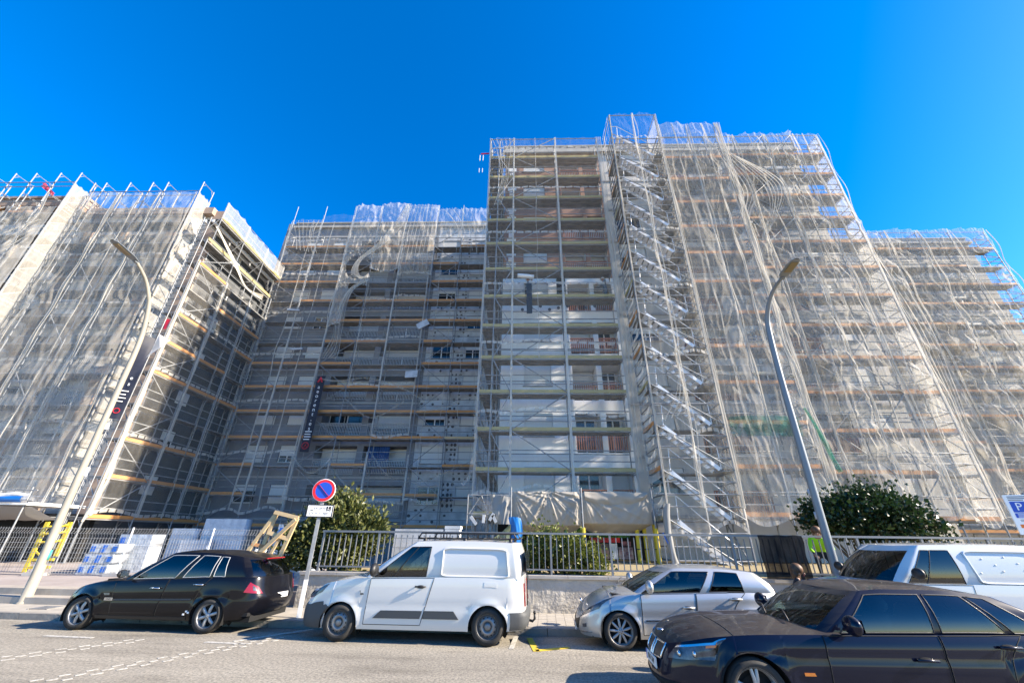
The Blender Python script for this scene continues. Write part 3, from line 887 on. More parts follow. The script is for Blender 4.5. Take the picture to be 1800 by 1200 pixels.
for k in range(-1, 12):
    z = ZT + 2 * k
    link('stair_flight', flight, tower, (TX0, TY0 + .05, z))
    link('handrail', hand, tower, (TX0, TY0 + .05, z))
    if k >= 0:
        link('landing', land, tower, (TX0, TY0 + .05, z)); link('deck', bdeck, tower, (TX0, TY0, z))
        link('toe_board', TOE['orange' if k % 3 else 'yellow'], tower, (TX0 - .02, TY0, z), (0, 0, R(90)), (1.65, 1, 1))
    for h in (.5, 1.0, 1.5):
        link('guard_rail', TUBE_X, tower, (TX0, TY0 - .03, z + h), scale=(TX1 - TX0, 1, 1))
        link('end_rail', TUBE_X, tower, (TX0, TY0, z + h), (0, 0, R(90)), (1.65, 1, 1))
        link('end_rail', TUBE_X, tower, (TX1, TY0, z + h), (0, 0, R(90)), (1.65, 1, 1))
    link('brace', diag(TX1 - TX0, 2.0), tower, (TX1, TY0 - .05, z), scale=(-1, 1, 1))
    link('end_brace', diag(1.65, 2.0), tower, (TX1, TY0, z), (0, 0, R(90)))
link('guard_rail', TUBE_X, tower, (TX0, TY0 - .03, 28.4), scale=(TX1 - TX0, 1, 1))

# fan with yellow boards projecting at the top of the left wing's end wall
fan = thing('scaffold_fan', (-22.55, 19.95, 22.45), R(90), 'projecting platform with yellow edge boards and white netting atop the left wing end wall', 'platform')
for i, L_ in enumerate((2.4, 2.4, 2.4)):
    link('deck', deck_mesh(1.4), fan, (i * 2.4, -.9, 0), scale=(L_, 1, 1))
    link('edge_board', TOE['yellow'], fan, (i * 2.4, -.93, .02), scale=(L_, 1, 1.3))
    link('edge_board', TOE['yellow'], fan, (i * 2.4, -.55, -1.9), scale=(L_, 1, 1.2))
    link('deck', deck_mesh(.8), fan, (i * 2.4, -.5, -1.95), scale=(L_, 1, 1))
    link('beam', cached('fanbeam', lambda: MB().box(0, 1, -.09, .09, -.28, -.07).mesh('beam', 'frame_white')), fan, (i * 2.4, .25, 0), scale=(L_, 1, 1))
    link('beam', _cache['fanbeam'], fan, (i * 2.4, -.35, 0), scale=(L_, 1, 1))
for i in range(4):
    MB().tube([(i * 2.4, -.95, -2.0), (i * 2.4, -.95, 1.55)], .028, 6).build('post', 'steel', fan)
    MB().tube([(i * 2.4, -.9, 0), (i * 2.4, .5, -1.9)], .024, 5).build('strut', 'steel', fan)
MB().tube([(0, -.95, 1.5), (7.2, -.95, 1.5)], .025, 6).build('guard_rail', 'steel', fan)
MB().tube([(0, -.95, .8), (7.2, -.95, .8)], .025, 6).build('guard_rail', 'steel', fan)
# ladder rack and inclined hoist rail standing between the two scaffolds at the wing's corner
hoist = thing('goods_hoist', (-22.6, 19.7, 0.34), 0, 'tall ladder-like goods hoist mast at the corner of the left wing', 'hoist')
b = MB()
for x in (0, .5):
    b.tube([(x, 0, 0), (x, 0, 22)], .026, 6)
b.build('mast', 'steel', hoist)
rg = MB().tube([(0, 0, 0), (.5, 0, 0)], .018, 5).mesh('rung', 'steel')
for k in range(60):
    link('rung', rg, hoist, (0, 0, .3 + k * .36))

# ------------------------------------------------------------------ netting
def net_grid(W, H, seed, amp=.18, fold=.10, nx=30, nz=None, tie=2.0, slant=0.0, hole=None, bottom=None, top=None):
    nz = nz or int(H * 6)
    u, v = np.meshgrid(np.linspace(0, 1, nx + 1), np.linspace(0, 1, nz + 1), indexing='ij')
    x = u * W; z = v * H
    r = np.random.RandomState(seed)
    sgn = r.choice([-1, 1, 1], size=int(H / tie) + 3) * r.uniform(.3, 1, int(H / tie) + 3)
    k = np.clip((z / tie).astype(int), 0, len(sgn) - 2); fr = z / tie - k
    s = sgn[k] * (1 - fr) + sgn[k + 1] * fr
    bill = amp * np.sin(np.pi * u) * (.35 + .65 * np.sin(np.pi * fr) ** 2) * s
    warp = vnoise(x * .8 + seed, z * .25, seed) * 2.2
    n1 = vnoise(x * 2.3 + warp * 1.2 + slant * z, z * .35, seed + 1); n2 = vnoise(x * 4.5 + warp * 2 - slant * z, z * .6, seed + 2)
    n4 = vnoise(x * 9 + warp * 2.5 + slant * z, z * 1.1, seed + 8)
    ridge = (1 - np.abs(2 * n1 - 1)) ** 4 * .45 + (1 - np.abs(2 * n2 - 1)) ** 4 * .4 + (1 - np.abs(2 * n4 - 1)) ** 3 * .07
    n3 = vnoise(x * 1.3 + z * .9, z * .9 - x * .6, seed + 3); diag_ = (1 - np.abs(2 * n3 - 1)) ** 4 * .5
    edge = np.minimum(1, np.minimum(u, 1 - u) * 6) * .8 + .2
    d = bill + .95 * fold * edge * (ridge + diag_) * (.4 + 1.2 * vnoise(x * .5, z * .3, seed + 5))
    zz = z.copy()
    if bottom is not None: zz = zz + (1 - v) ** 3 * bottom(u)
    if top is not None: zz = zz + v ** 3 * top(u)
    P = np.stack([x, -d, zz], -1)
    keep = None
    if hole is not None:
        uc = (u[:-1, :-1] + u[1:, 1:]) / 2; zc = (z[:-1, :-1] + z[1:, 1:]) / 2
        keep = ~hole(uc, zc)
    return P, keep

def net(label, loc, rz, xs, z0, z1, m='net', seed=0, group=None, skip=(), **kw):
    """one run of netting: a strip per bay"""
    t = thing('debris_net', loc, rz, label, 'debris net', group)
    holes = kw.pop('holes', {})
    for i in range(len(xs) - 1):
        if i in skip: continue
        za = z0[i] if hasattr(z0, '__len__') else z0; zb = z1[i] if hasattr(z1, '__len__') else z1
        r = np.random.RandomState(seed + i)
        bt = (lambda q: (lambda u: q[0] * np.sin(np.pi * u) + q[1] * np.sin(2 * np.pi * u) * .4))(r.uniform(-.4, .5, 2))
        P, kp = net_grid(xs[i + 1] - xs[i] + .06, zb - za, seed * 17 + i * 5, hole=holes.get(i), bottom=bt, top=lambda u: -.12 * np.abs(np.sin(3 * np.pi * u)), **kw)
        mm = m[i] if isinstance(m, (list, tuple)) else m
        b = MB(); b.grid(P, kp)
        if mm != 'net_fold':
            nv = P.shape[1]
            for q, f in enumerate(b.f):
                c0 = f[0] // nv; r0 = f[0] % nv
                if c0 == 0 or c0 >= P.shape[0] - 2 or (r0 % 24 == 0 and (c0 * 7 + r0) % 5): b.mi[q] = 1
        b.build('net_strip', [mm, 'net_fold'], t, True, loc=(xs[i] - .03, 0, za))
    return t

def jit(v): return float(vnoise(abs(v) * .9 + 5, abs(v) * .37, 77)) * 1.3 - .65

def strand(pts, w, par, m='net_fold', seed=0, n=5, nseg=40, loc=(0, 0, 0), name='net_fold'):
    """netting gathered into a bundle along a path: folded accordion cross-section"""
    pts = [Vector(p) for p in pts]
    # Catmull-Rom through the points
    Q = []
    pp = [pts[0]] + pts + [pts[-1]]
    per = max(4, nseg // (len(pts) - 1))
    for i in range(1, len(pp) - 2):
        for j in range(per):
            t = j / per; a, b, c, d = pp[i - 1], pp[i], pp[i + 1], pp[i + 2]
            Q.append(.5 * ((2 * b) + (c - a) * t + (2 * a - 5 * b + 4 * c - d) * t * t + (3 * b - a - 3 * c + d) * t ** 3))
    Q.append(pts[-1])
    r = np.random.RandomState(seed)
    ks = 2 * n + 1
    off = r.uniform(-1, 1, ks)
    rows = []
    L = len(Q)
    for i, p in enumerate(Q):
        t = (Q[min(i + 1, L - 1)] - Q[max(0, i - 1)]).normalized()
        sd = t.cross(Vector((0, 1, 0)))
        if sd.length < 1e-3: sd = Vector((1, 0, 0))
        sd.normalize()
        ww = w * .5 * (.45 + 1.1 * float(vnoise(i * .13 + seed, 0.5, seed)))
        row = []
        for k in range(ks):
            a = (k / (ks - 1) - .5)
            wob = float(vnoise(i * .22 + k * 3.1, k * 1.7 + seed, seed + 1)) - .5
            row.append(p + sd * (a * ww + wob * ww * .35) + Vector((0, 1, 0)) * ((k % 2 - .5) * ww * .55 + off[k] * ww * .12))
        rows.append(row)
    return MB().grid(np.array(rows)).build(name, m, par, True, loc=loc)

# --- tall block, left part: very thin net
nf = net('thin netting over the white and brick facade left of the stair tower', (0, 18.44, 0), 0, [-2.25, -.52, 2.5, 5.55], 3.4, 28.65, 'net_thin', 3, amp=.10, fold=.05)
for x, s_ in ((-2.2, 1), (-.5, 3), (1.0, 8), (5.6, 6), (5.75, 12)):
    strand([(x + .10 * jit(q * 1.7 + s_), 0, 28.6 - q * 2.0) for q in range(13 if x != 1.0 else 10)], .12 if x < 5.5 else .2, nf, 'net_fold', s_, 2, 60, name='net_seam')
for q in range(5):
    strand([(-2.15 + q * .33, 0, 28.6), (-1.75 + q * .25, -.05, 27.3), (-1.45 + q * .15, -.1, 25.6), (-1.3 + q * .1, -.08, 24.2), (-1.75 + q * .1, 0, 21.9)], .10, nf, 'net_fold', 40 + q, 2, 40, name='net_fold')
strand([(-2.3, 0, 8.2), (-2.25, -.05, 6.2), (-2.35, -.1, 4.6), (-2.7, -.3, 3.9)], .3, nf, 'net', 61, 3, 40)

# --- stair tower: thin net in front, wavy strips on its left side
nt_ = net('thin loose netting hanging down the front of the stair tower', (0, 16.72, 0), 0, [6.1, 7.65, 9.2], 1.9, 28.4, 'net_thin', 5, amp=.22, fold=.16)
strand([(7.55 + .22 * jit(q * 1.3), -.1, 28.4 - q * 1.7) for q in range(16)], .20, nt_, 'net_fold', 9, 3, 90, name='net_seam')
strand([(7.7 + .25 * jit(q * 1.1 + 2), -.1, 28.4 - q * 1.7) for q in range(16)], .10, nt_, 'net_fold', 10, 2, 90, name='net_seam')
strand([(9.22 + .03 * jit(q * 2), -.02, 28.4 - q * 1.7) for q in range(16)], .20, nt_, 'net_fold', 11, 3, 90, name='net_seam')
strand([(6.1 + .04 * jit(q * 2), -.02, 28.4 - q * 1.7) for q in range(16)], .14, nt_, 'net_fold', 12, 3, 90, name='net_seam')
for q in range(4):
    strand([(6.5 + q * .3, -.15, 6.6 + q * .1), (7.2 + q * .15, -.25, 7.9), (7.6, -.2, 9.6 + q * .4)], .09, nt_, 'net_fold', 70 + q, 2, 24)
nl_ = thing('debris_net', (TX0 - .06, TY1, 0), R(-90), 'sagging net strips on the left side of the stair tower', 'debris net')
for k in range(52):
    z = 2.6 + .5 * k
    dip = .20 + .10 * math.sin(k * 1.7)
    u = np.linspace(0, 1, 14)[:, None]; v = np.linspace(0, 1, 4)[None, :]
    P = np.stack([1.65 * u + 0 * v, -.05 - .10 * np.sin(np.pi * u) * (1 - v) + 0 * u * v, z + v * .34 - dip * np.sin(np.pi * u) + 0 * u], -1)
    MB().grid(P).build('net_strip', 'net_fold' if k % 2 else 'net', nl_, True)

ne_ = net('cream netting panels on the sunlit right side of the stair tower', (TX1 + .05, TY0, 0), R(90), [0, 1.65], 2.2, 28.4, 'net', 15, amp=.05, fold=.04)

# --- bay right of the tower
n2_ = net('netting over the narrow scaffolding bay right of the stair tower', (0, 17.1, 0), 0, [9.4, 11.4, 13.35], 2.6, 27.9, 'net', 21, amp=.2, fold=.16)
for x, w_, s_ in ((9.5, .1, 1), (10.4, .14, 2), (11.45, .12, 3), (13.3, .34, 4), (13.45, .25, 7), (12.35, .2, 5)):
    strand([(x + (.22 if x > 12 else .05) * jit(q * 1.5 + s_), -.05 - .1 * (q % 2), 27.9 - q * 1.7) for q in range(15)], w_, n2_, 'net_fold', 100 + s_, 3, 90, name='net_seam')
strand([(9.5, -.05, 9.2), (10.6, -.1, 9.05), (12.0, -.1, 9.1), (13.3, -.05, 8.9)], .25, n2_, 'net_fold', 120, 3, 30)

# --- right half of the tall block
def hole_r0(u, z): return ((u - .25) / .3) ** 2 + ((z - 19.6) / 1.1) ** 2 < 1
n3_ = net('creased netting over the wide scaffolding on the right half of the tallest block', (0, 18.45, 0), 0, [13.35, 15.4, 17.6, 19.6, 21.45], 2.7, 28.6, 'net', 31, amp=.28, fold=.30, slant=.05, holes={0: hole_r0})
for i in range(5):     # bundle of loose folds slung down the left edge, as if torn loose at the top
    s_ = i * .24
    strand([(13.5 + s_ * .2, -.1, 28.3 - .2 * i), (13.9 + s_, -.25, 25.2), (14.3 + s_ * 1.2, -.35, 22.6), (13.9 + s_ * .5, -.3, 20.0), (14.2 + s_ * .35, -.2, 16.5), (14.0 + s_ * .3, -.2, 12), (14.2 + s_ * .2, -.1, 7), (14.1 + s_ * .2, -.1, 3.2)], .08 + .05 * (i % 3), n3_, 'net_fold', 200 + i, 2, 90)
for i in range(6):
    s_ = i * .3
    strand([(14.3 + s_ * .6, -.1, 27.2 - .2 * i), (15.3 + s_, -.4, 24.6 - .1 * i), (16.0 + s_ * .8, -.5, 22.6), (15.8 + s_ * .4, -.4, 20.7), (15.0 + s_ * .2, -.25, 19.0), (14.5 + .1 * i, -.1, 17.6)], .09, n3_, 'net_fold', 230 + i, 2, 70)
for x, w_, s_ in ((15.4, .18, 1), (16.5, .12, 2), (17.6, .2, 3), (18.5, .1, 4), (19.6, .16, 5), (21.45, .10, 6), (20.3, .12, 8)):
    strand([(x + .16 * jit(q * 1.4 + s_ * 2), -.08 - .1 * (q % 2), 28.6 - q * 1.85) for q in range(15)], w_, n3_, 'net_fold', 260 + s_, 3, 90, name='net_seam')
strand([(13.6, -.1, 8.9), (15.5, -.1, 8.75), (17.4, -.15, 8.8), (19.5, -.1, 8.7)], .28, n3_, 'net_fold', 290, 3, 40)
n3e = net('cream netting panels on the end of the wide scaffolding at the tall block corner', (21.5, 18.5, 0), R(90), [0, .9], 2.7, 28.6, 'net_dense', 35, amp=.05, fold=.05)
# green netting scraps
ng = thing('green_net', (0, 17.0, 0), 0, 'torn green netting hanging low in the bay right of the stair tower', 'net')
P, kp = net_grid(3.2, 0.9, 5, .2, .25, 20, 12)
MB().grid(P).build('net_strip', 'net_green', ng, True, loc=(9.6, .05, 6.0))
strand([(13.1, -.1, 7.3), (13.2, -.3, 6.3), (13.4, -.3, 5.2), (13.6, -.3, 4.4)], .3, ng, 'net_green', 5, 3, 30)

# --- recess
def hole_m(u, z): return (((u - .5) / .42) ** 2 + ((z - 22.5) / 1.3) ** 2 < 1)
nm1 = net('grey netting over the left bays of the scaffolding in the recess', (0, 27.05, 0), 0, [-22.1, -19.2, -16.2], 2.9, [29.6, 30.1], 'net_thin', 51, amp=.2, fold=.14)
for x, s_ in ((-22.0, 1), (-19.9, 2), (-18.0, 3), (-16.3, 4)):
    strand([(x + .25 * jit(q + s_), -.1, 29.2 - q * 2) for q in range(14)], .16, nm1, 'net_fold', 300 + s_, 2, 70, name='net_seam')
for q in range(6):
    strand([(-22 + q * .5, -.1, 29.4), (-21.2 + q * .3, -.1, 27.3 + .1 * q), (-20.8 + q * .4, -.1, 25.8 - .1 * q)], .12, nm1, 'net_fold', 320 + q, 2, 20)
nm2 = net('torn netting gathered at the top of the middle bays in the recess', (0, 27.0, 0), 0, [-16.2, -13.6, -11.0, -8.0], [17.5, 23.6, 22.8], [31.2, 31.4, 31.3], 'net', 61, amp=.35, fold=.38, holes={0: lambda u, z: (((u - .62) / .42) ** 2 + ((z - 6.2) / 1.5) ** 2 < 1) | ((u > .42) & (z < 4.2))})
for i in range(9):
    s_ = i * .16
    strand([(-11.1 + s_ * .3, -.2, 31.3), (-12.0 + s_ * .7, -.3, 28.6), (-13.2 + s_ * .5, -.3, 26.2), (-14.8 + s_ * .3, -.2, 24.4), (-15.0 + s_ * .5, -.2, 22.8), (-13.8 + s_ * .4, -.2, 22.3)], .11, nm2, 'net_fold', 340 + i, 2, 60)
for i in range(6):
    strand([(-13.9 + i * .1, -.2, 22.2), (-15.0 + i * .08, -.25, 21.0), (-15.6 + i * .15, -.2, 18.8), (-15.4 + i * .15, -.2, 16.6 - .3 * i), (-16.0 + i * .2, -.1, 14.6)], .16, nm2, 'net_fold' if i % 2 else 'net', 360 + i, 3, 50)
for i in range(8):
    strand([(-10.6 + i * .33, -.2, 31.2), (-10.8 + i * .36, -.35, 28.5), (-11.0 + i * .36, -.3, 25.5), (-11.2 + i * .4, -.1, 23.3)], .12, nm2, 'net_fold', 380 + i, 2, 30)
nm3 = net('low sagging netting slung between the lower lifts in the recess', (0, 26.95, 0), 0, [-16.4, -13.6, -11.0, -8.0, -5.6], [4.0, 4.0, 3.6, 3.9], [6.9, 7.2, 7.0, 5.8], 'net_thin', 71, amp=.4, fold=.3)
for a_, b_, c_ in (((-16.4, 6.9), (-14.6, 5.6), (-13.3, 6.9)), ((-13.3, 6.0), (-11.6, 4.6), (-10.4, 4.4)), ((-10.8, 7.2), (-9.0, 5.4), (-7.0, 5.0)), ((-7.0, 5.0), (-5.0, 5.8), (-3.4, 6.6)), ((-16.0, 12.9), (-14.2, 12.5), (-12.2, 12.9)), ((-12.2, 12.9), (-9.6, 12.2), (-7.2, 11.0)), ((-13.4, 11.2), (-11.0, 9.6), (-8.8, 11.0)), ((-7.8, 10.2), (-6.0, 10.3), (-4.6, 10.9))):
    strand([(a_[0], -.1, a_[1]), (b_[0], -.4, b_[1]), (c_[0], -.1, c_[1])], .22, nm3, 'net', int(abs(a_[0] * 10)), 3, 30)
nm4 = net('small net and loose ropes at the top of the last bays before the tallest block', (0, 27.0, 0), 0, [-8.0, -5.6, -3.0], [27.2, 27.6], [30.8, 30.9], 'net', 81, amp=.3, fold=.3)
for q in range(4):
    strand([(-7.6 + q * .9, -.1, 30.8), (-6.2 + q * .6, -.2, 28.8), (-5.2 + q * .4, -.2, 26.0 - q * .3)], .12, nm4, 'net_fold', 420 + q, 2, 24)
for x in (-7.2, -5.9, -4.7, -3.6):
    strand([(x + .25 * jit(q * .9 + x), -.15, 29 - q * 2.3) for q in range(12)], .07, nm4, 'net_fold', int(-x * 30), 2, 60, name='rope_fold')
nmt = net('thin netting over the central lifts of the recess below the torn top', (0, 27.0, 0), 0, [-13.4, -11.0, -8.2], [12.2, 8.4], [22.4, 23.4], 'net_thin', 85, amp=.3, fold=.2)

# --- left wing
nl1 = net('darker creased netting on the leftmost scaffolding of the left wing', (0, 19.08, 0), 0, [-43, -40, -36.6, -33.1], 3.4, [22.6, 22.4, 22.9], 'net_dense', 91, amp=.3, fold=.28, slant=.12)
for q in range(6):
    strand([(-42 + q * 1.1, -.2, 22.6), (-39.8 + q * .6, -.4, 21.4 + .1 * q), (-37.5 + q * .5, -.3, 22.2 - .3 * q)], .2, nl1, 'net_fold', 430 + q, 3, 24)
for q in range(5):
    strand([(-33.4, -.1, 21.5 - q * .4), (-35.2 + .2 * q, -.3, 19.8 - q * .6), (-36.6, -.2, 17.5 - q * .8)], .14, nl1, 'net_fold', 440 + q, 3, 24)
strand([(-33.9, -.1, 24 - 2 * q) if q % 2 else (-34.05, -.2, 24 - 2 * q) for q in range(11)], .3, nl1, 'net_fold', 450, 3, 70, name='net_seam')
nl1e = net('bright cream netting on the ladder frames at the end of the leftmost scaffolding', (-33.0, 19.2, 0), R(90), [0, 1.1], 3.0, 25.3, 'net_dense', 93, amp=.04, fold=.04)
nl2 = net('pale netting over the street front of the left wing between its ladder frames', (0, 19.98, 0), 0, [-33.0, -30.2, -27.2, -24.4], 3.1, 25.2, 'net', 95, amp=.2, fold=.15)
for x, w_, s_ in ((-32.2, .12, 1), (-30.2, .3, 2), (-28.6, .14, 3), (-27.2, .3, 4), (-25.6, .12, 5), (-24.4, .16, 6)):
    strand([(x + .10 * jit(q * 1.5 + s_), -.06 - .06 * (q % 2), 25.1 - q * 1.7) for q in range(14)], w_, nl2, 'net_fold', 460 + s_, 3, 80, name='net_seam')
nl2e = net('pinkish netting with oval rips on the ladder frames nearest the wing corner', (-24.32, 20.1, 0), R(90), [0, 1.0], 3.0, 25.3, 'net_dense', 97, amp=.04, fold=.05, holes={0: lambda u, z: (((u - .5) / .22) ** 2 + ((z - 10.5) / .9) ** 2 < 1) | (((u - .62) / .2) ** 2 + ((z - 7.2) / .9) ** 2 < 1)})
for q in range(5):
    strand([(.1 + .15 * q, 0, 23.0), (.9, -.25, 21.2), (.6 - .1 * q, -.1, 19.4), (.2, 0, 17.6 - .5 * q)], .14, nl2e, 'net_fold', 480 + q, 2, 30)
ns_ = net('grey netting over the shaded end wall scaffolding of the left wing', (-21.65, 19.75, 0), R(90), [0, 2.6, 5.2, 7.3], 2.5, [18.3, 18.6, 18.4], 'net_thin', 99, amp=.16, fold=.12)
for x, s_ in ((0.02, 1), (2.6, 2), (4.2, 3), (5.3, 4), (7.2, 5)):
    strand([(x + .12 * jit(q * 1.5 + s_), -.06, 18.5 - q * 1.6) for q in range(11)], .14 if s_ > 1 else .2, ns_, 'net_fold' if s_ < 3 else 'net', 490 + s_, 2, 60, name='net_seam')
strand([(0, 0, 7.6), (.05, -.1, 5.5), (.1, -.15, 4.2), (-.1, 0, 2.2)], .4, ns_, 'net', 500, 3, 40)
nfan = net('taut white netting along the projecting top platform of the left wing end wall', (-21.55, 19.95, 0), R(90), [0, 2.4, 4.8, 7.2], 22.5, [24.0, 23.9, 23.85], 'net', 101, amp=.12, fold=.1)
for q in range(3):
    strand([(0.3, .5, 22.0), (2.2, -.1, 20.1 + q * .1), (4.2, .2, 19.5), (6.6, .6, 20.0 + q * .2)], .25, nfan, 'net_fold', 510 + q, 3, 30)

# --- far right block
nd = net('creased pale netting over the scaffolding of the set-back block at the far right', (0, 27.9, 0), 0, [22.0, 25.0, 28, 31, 34, 37.2, 40.2, 43.5], 3.0, [28.4, 28.4, 28.0, 28.5, 28.5, 28.5, 28.6], ['net', 'net', 'net', 'net_dense', 'net', 'net', 'net'], 111, amp=.4, fold=.4, slant=.08, holes={2: lambda u, z: (((u - .35) / .4) ** 2 + ((z - 9.5) / 3.2) ** 2 < 1), 6: lambda u, z: (z > 21.0) & (z < 22.8) & (u > .3)})
for x, w_, s_ in ((28, .2, 1), (31, .34, 2), (34.1, .3, 3), (37.2, .22, 4), (40.2, .2, 5), (43.5, .16, 6), (29.5, .14, 7), (32.6, .12, 8)):
    strand([(x + .3 * jit(q * 1.3 + s_), -.1 - .15 * (q % 2), 28.4 - q * 1.9) for q in range(14)], w_, nd, 'net_fold', 520 + s_, 3, 80, name='net_seam')
for i in range(5):
    s_ = i * .4
    strand([(30.6 + s_ * .4, -.1, 28.0), (31.4 + s_, -.3, 23.5), (32.0 + s_, -.4, 18.0), (32.2 + s_ * .6, -.4, 12.8), (32.3 + s_ * .4, -.3, 9.0), (33.5 + s_ * .3, -.2, 5.2)], .12, nd, 'net_fold', 540 + i, 2, 60)
nde = net('cream netting on the open end of the far right scaffolding', (43.55, 28.0, 0), R(90), [0, .85], 3.0, [19.0], 'net', 113, amp=.05, fold=.05)

# ------------------------------------------------------------------ vehicles
def interp(pts):
    """smooth monotone curve through (x, y) control points"""
    xs = np.array([p[0] for p in pts], float); ys = np.array([p[1] for p in pts], float)
    h = np.diff(xs); d = np.diff(ys) / h
    m = np.zeros(len(xs)); m[0] = d[0]; m[-1] = d[-1]
    for i in range(1, len(xs) - 1):
        m[i] = 0 if d[i - 1] * d[i] <= 0 else 2 * d[i - 1] * d[i] / (d[i - 1] + d[i])
    def f(x):
        x = np.clip(np.asarray(x, float), xs[0], xs[-1])
        i = np.clip(np.searchsorted(xs, x, side='right') - 1, 0, len(h) - 1)
        t = (x - xs[i]) / h[i]
        return (2 * t ** 3 - 3 * t ** 2 + 1) * ys[i] + (t ** 3 - 2 * t ** 2 + t) * h[i] * m[i] + (-2 * t ** 3 + 3 * t ** 2) * ys[i + 1] + (t ** 3 - t ** 2) * h[i] * m[i + 1]
    return f

class Car:
    """A vehicle in its own frame: x from the nose (0) to the tail (L), near side at -y. The skin is one analytic surface
    S(c, t): c runs from the nose centre round the near side to the tail centre, t from the sill up to the shoulder."""
    def __init__(s, spec):
        s.__dict__.update(spec)
        o = np.array(s.outline, float)               # (x, half width) from nose centre to tail centre
        # resample the outline smoothly by arc length
        seg_ = np.hypot(*np.diff(o, axis=0).T); al = np.concatenate([[0], np.cumsum(seg_)])
        fx = interp(list(zip(al, o[:, 0]))); fy = interp(list(zip(al, o[:, 1])))
        a = np.linspace(0, al[-1], 1500)
        s.ox, s.oy = fx(a), fy(a); s.a = a / al[-1]
        s.zb = interp(s.zbot); s.zs = interp(s.zsh)
        s.prof_t = np.array([p[0] for p in s.section]); s.prof_w = np.array([p[1] for p in s.section])
        s.nose_f = interp(s.nose); s.tail_f = interp(s.tail)
        s.secf = interp(s.section)
    def c_at(s, x):
        i0 = np.argmax(s.oy > s.oy.max() * .93); i1 = len(s.oy) - np.argmax(s.oy[::-1] > s.oy.max() * .93)
        return float(np.interp(x, s.ox[i0:i1], s.a[i0:i1]))
    def S(s, c, t, off=0.0):
        c, t = np.broadcast_arrays(np.asarray(c, float), np.asarray(t, float))
        def raw(c, t):
            x0 = np.interp(c, s.a, s.ox); y0 = np.interp(c, s.a, s.oy)
            zb = s.zb(x0)
            side = y0 > s.W / 2 * .75
            for xw in s.wheels:
                dx = np.abs(x0 - xw)
                arch = s.wz + np.sqrt(np.maximum(0, s.Ra ** 2 - dx ** 2))
                zb = np.where(side & (dx < s.Ra), np.maximum(zb, arch), zb)
            zs = s.zs(x0)
            z = zb + (zs - zb) * t
            # where on the upright profile this height lies, as if there were no arch
            tt = np.clip((z - s.zb(x0)) / np.maximum(.05, zs - s.zb(x0)), 0, 1)
            wn_ = np.clip(1 - x0 / (s.L * .22), 0, 1) ** 1.5; wt_ = np.clip(1 - (s.L - x0) / (s.L * .16), 0, 1) ** 1.5
            x = x0 + s.nose_f(tt) * wn_ - s.tail_f(tt) * wt_
            y = y0 * (s.secf(tt))
            # wheel-arch flare
            for xw in s.wheels:
                r = np.hypot(x0 - xw, z - s.wz)
                y = y + np.where(y0 > s.W / 2 * .75, s.flare * np.exp(-((r - s.Ra) / .07) ** 2), 0)
            if s.crease:
                for zc, amp, wd in s.crease:
                    y = y + np.where(y0 > s.W / 2 * .8, amp * np.exp(-((tt - zc) / wd) ** 2), 0)
            return np.stack([x, -y, z], -1)
        p = raw(c, t)
        if off:
            e = 2e-3
            du = raw(np.clip(c + e, 0, 1), t) - raw(np.clip(c - e, 0, 1), t); dv = raw(c, np.clip(t + .02, 0, 1)) - raw(c, np.clip(t - .02, 0, 1))
            n = np.cross(du, dv); n /= np.maximum(1e-9, np.linalg.norm(n, axis=-1, keepdims=True))
            p = p + n * off
        return p
    def cols(s):
        c = list(np.linspace(0, 1, 110))
        for xw in s.wheels:
            for k in np.linspace(-1, 1, 25):
                c.append(s.c_at(xw + s.Ra * math.sin(k * math.pi / 2) * .9999))
            c += [s.c_at(xw - s.Ra * 1.002), s.c_at(xw + s.Ra * 1.002)]
        return np.array(sorted(c))
    def patch(s, quad, off=.004, nu=14, nv=6, mirror=False):
        """skin between four (x, t) corners on the near side (or (c, t) with c given as ('c', value))"""
        q = []
        for x, t in quad:
            q.append((x[1] if isinstance(x, tuple) else s.c_at(x), t))
        q = np.array(q)
        u = np.linspace(0, 1, nu)[:, None]; v = np.linspace(0, 1, nv)[None, :]
        C = q[0, 0] * (1 - u) * (1 - v) + q[1, 0] * u * (1 - v) + q[2, 0] * u * v + q[3, 0] * (1 - u) * v
        T = q[0, 1] * (1 - u) * (1 - v) + q[1, 1] * u * (1 - v) + q[2, 1] * u * v + q[3, 1] * (1 - u) * v
        P = s.S(C, T, off)
        if mirror: P = P * [1, -1, 1]
        return P
    def slab(s, quad, th=.012, mirror=False, nu=14, nv=6, base=.0):
        """patch with thickness: outer face raised by TH plus a rim down to the skin"""
        A = s.patch(quad, th, nu, nv, mirror); B = s.patch(quad, base - .004, nu, nv, mirror)
        b = MB(); b.grid(A, flip=mirror)
        for e1, e2 in ((A[0], B[0]), (B[-1], A[-1]), (B[:, 0], A[:, 0]), (A[:, -1], B[:, -1])):
            b.grid(np.stack([e1, e2], 1), flip=mirror)
        return b
    # greenhouse ring
    def ring(s):
        g = s.green
        nf, ns, nr = 9, len(g['s']), 9
        base = []; top = []
        def half(cx, ax, ay, n, pw):
            return [(cx + (ax - cx) * (k / n) ** pw, ay * (k / n)) for k in range(n)]
        bF = half(g['wb'], g['A'][0], g['A'][1], nf, 2.2); tF = half(g['wt'], g['At'][0], g['At'][1], nf, 2.2)
        bS = [(g['A'][0] + (g['C'][0] - g['A'][0]) * q, g['A'][1] + (g['C'][1] - g['A'][1]) * q) for q in g['s']]
        sm = (lambda q: float(np.interp(q, *g['smap']))) if 'smap' in g else (lambda q: q)
        tS = [(g['At'][0] + (g['Ct'][0] - g['At'][0]) * sm(q), g['At'][1] + (g['Ct'][1] - g['At'][1]) * sm(q)) for q in g['s']]
        bR = half(g['rb'], g['C'][0], g['C'][1], nr, 2.2)[::-1]; tR = half(g['rt'], g['Ct'][0], g['Ct'][1], nr, 2.2)[::-1]
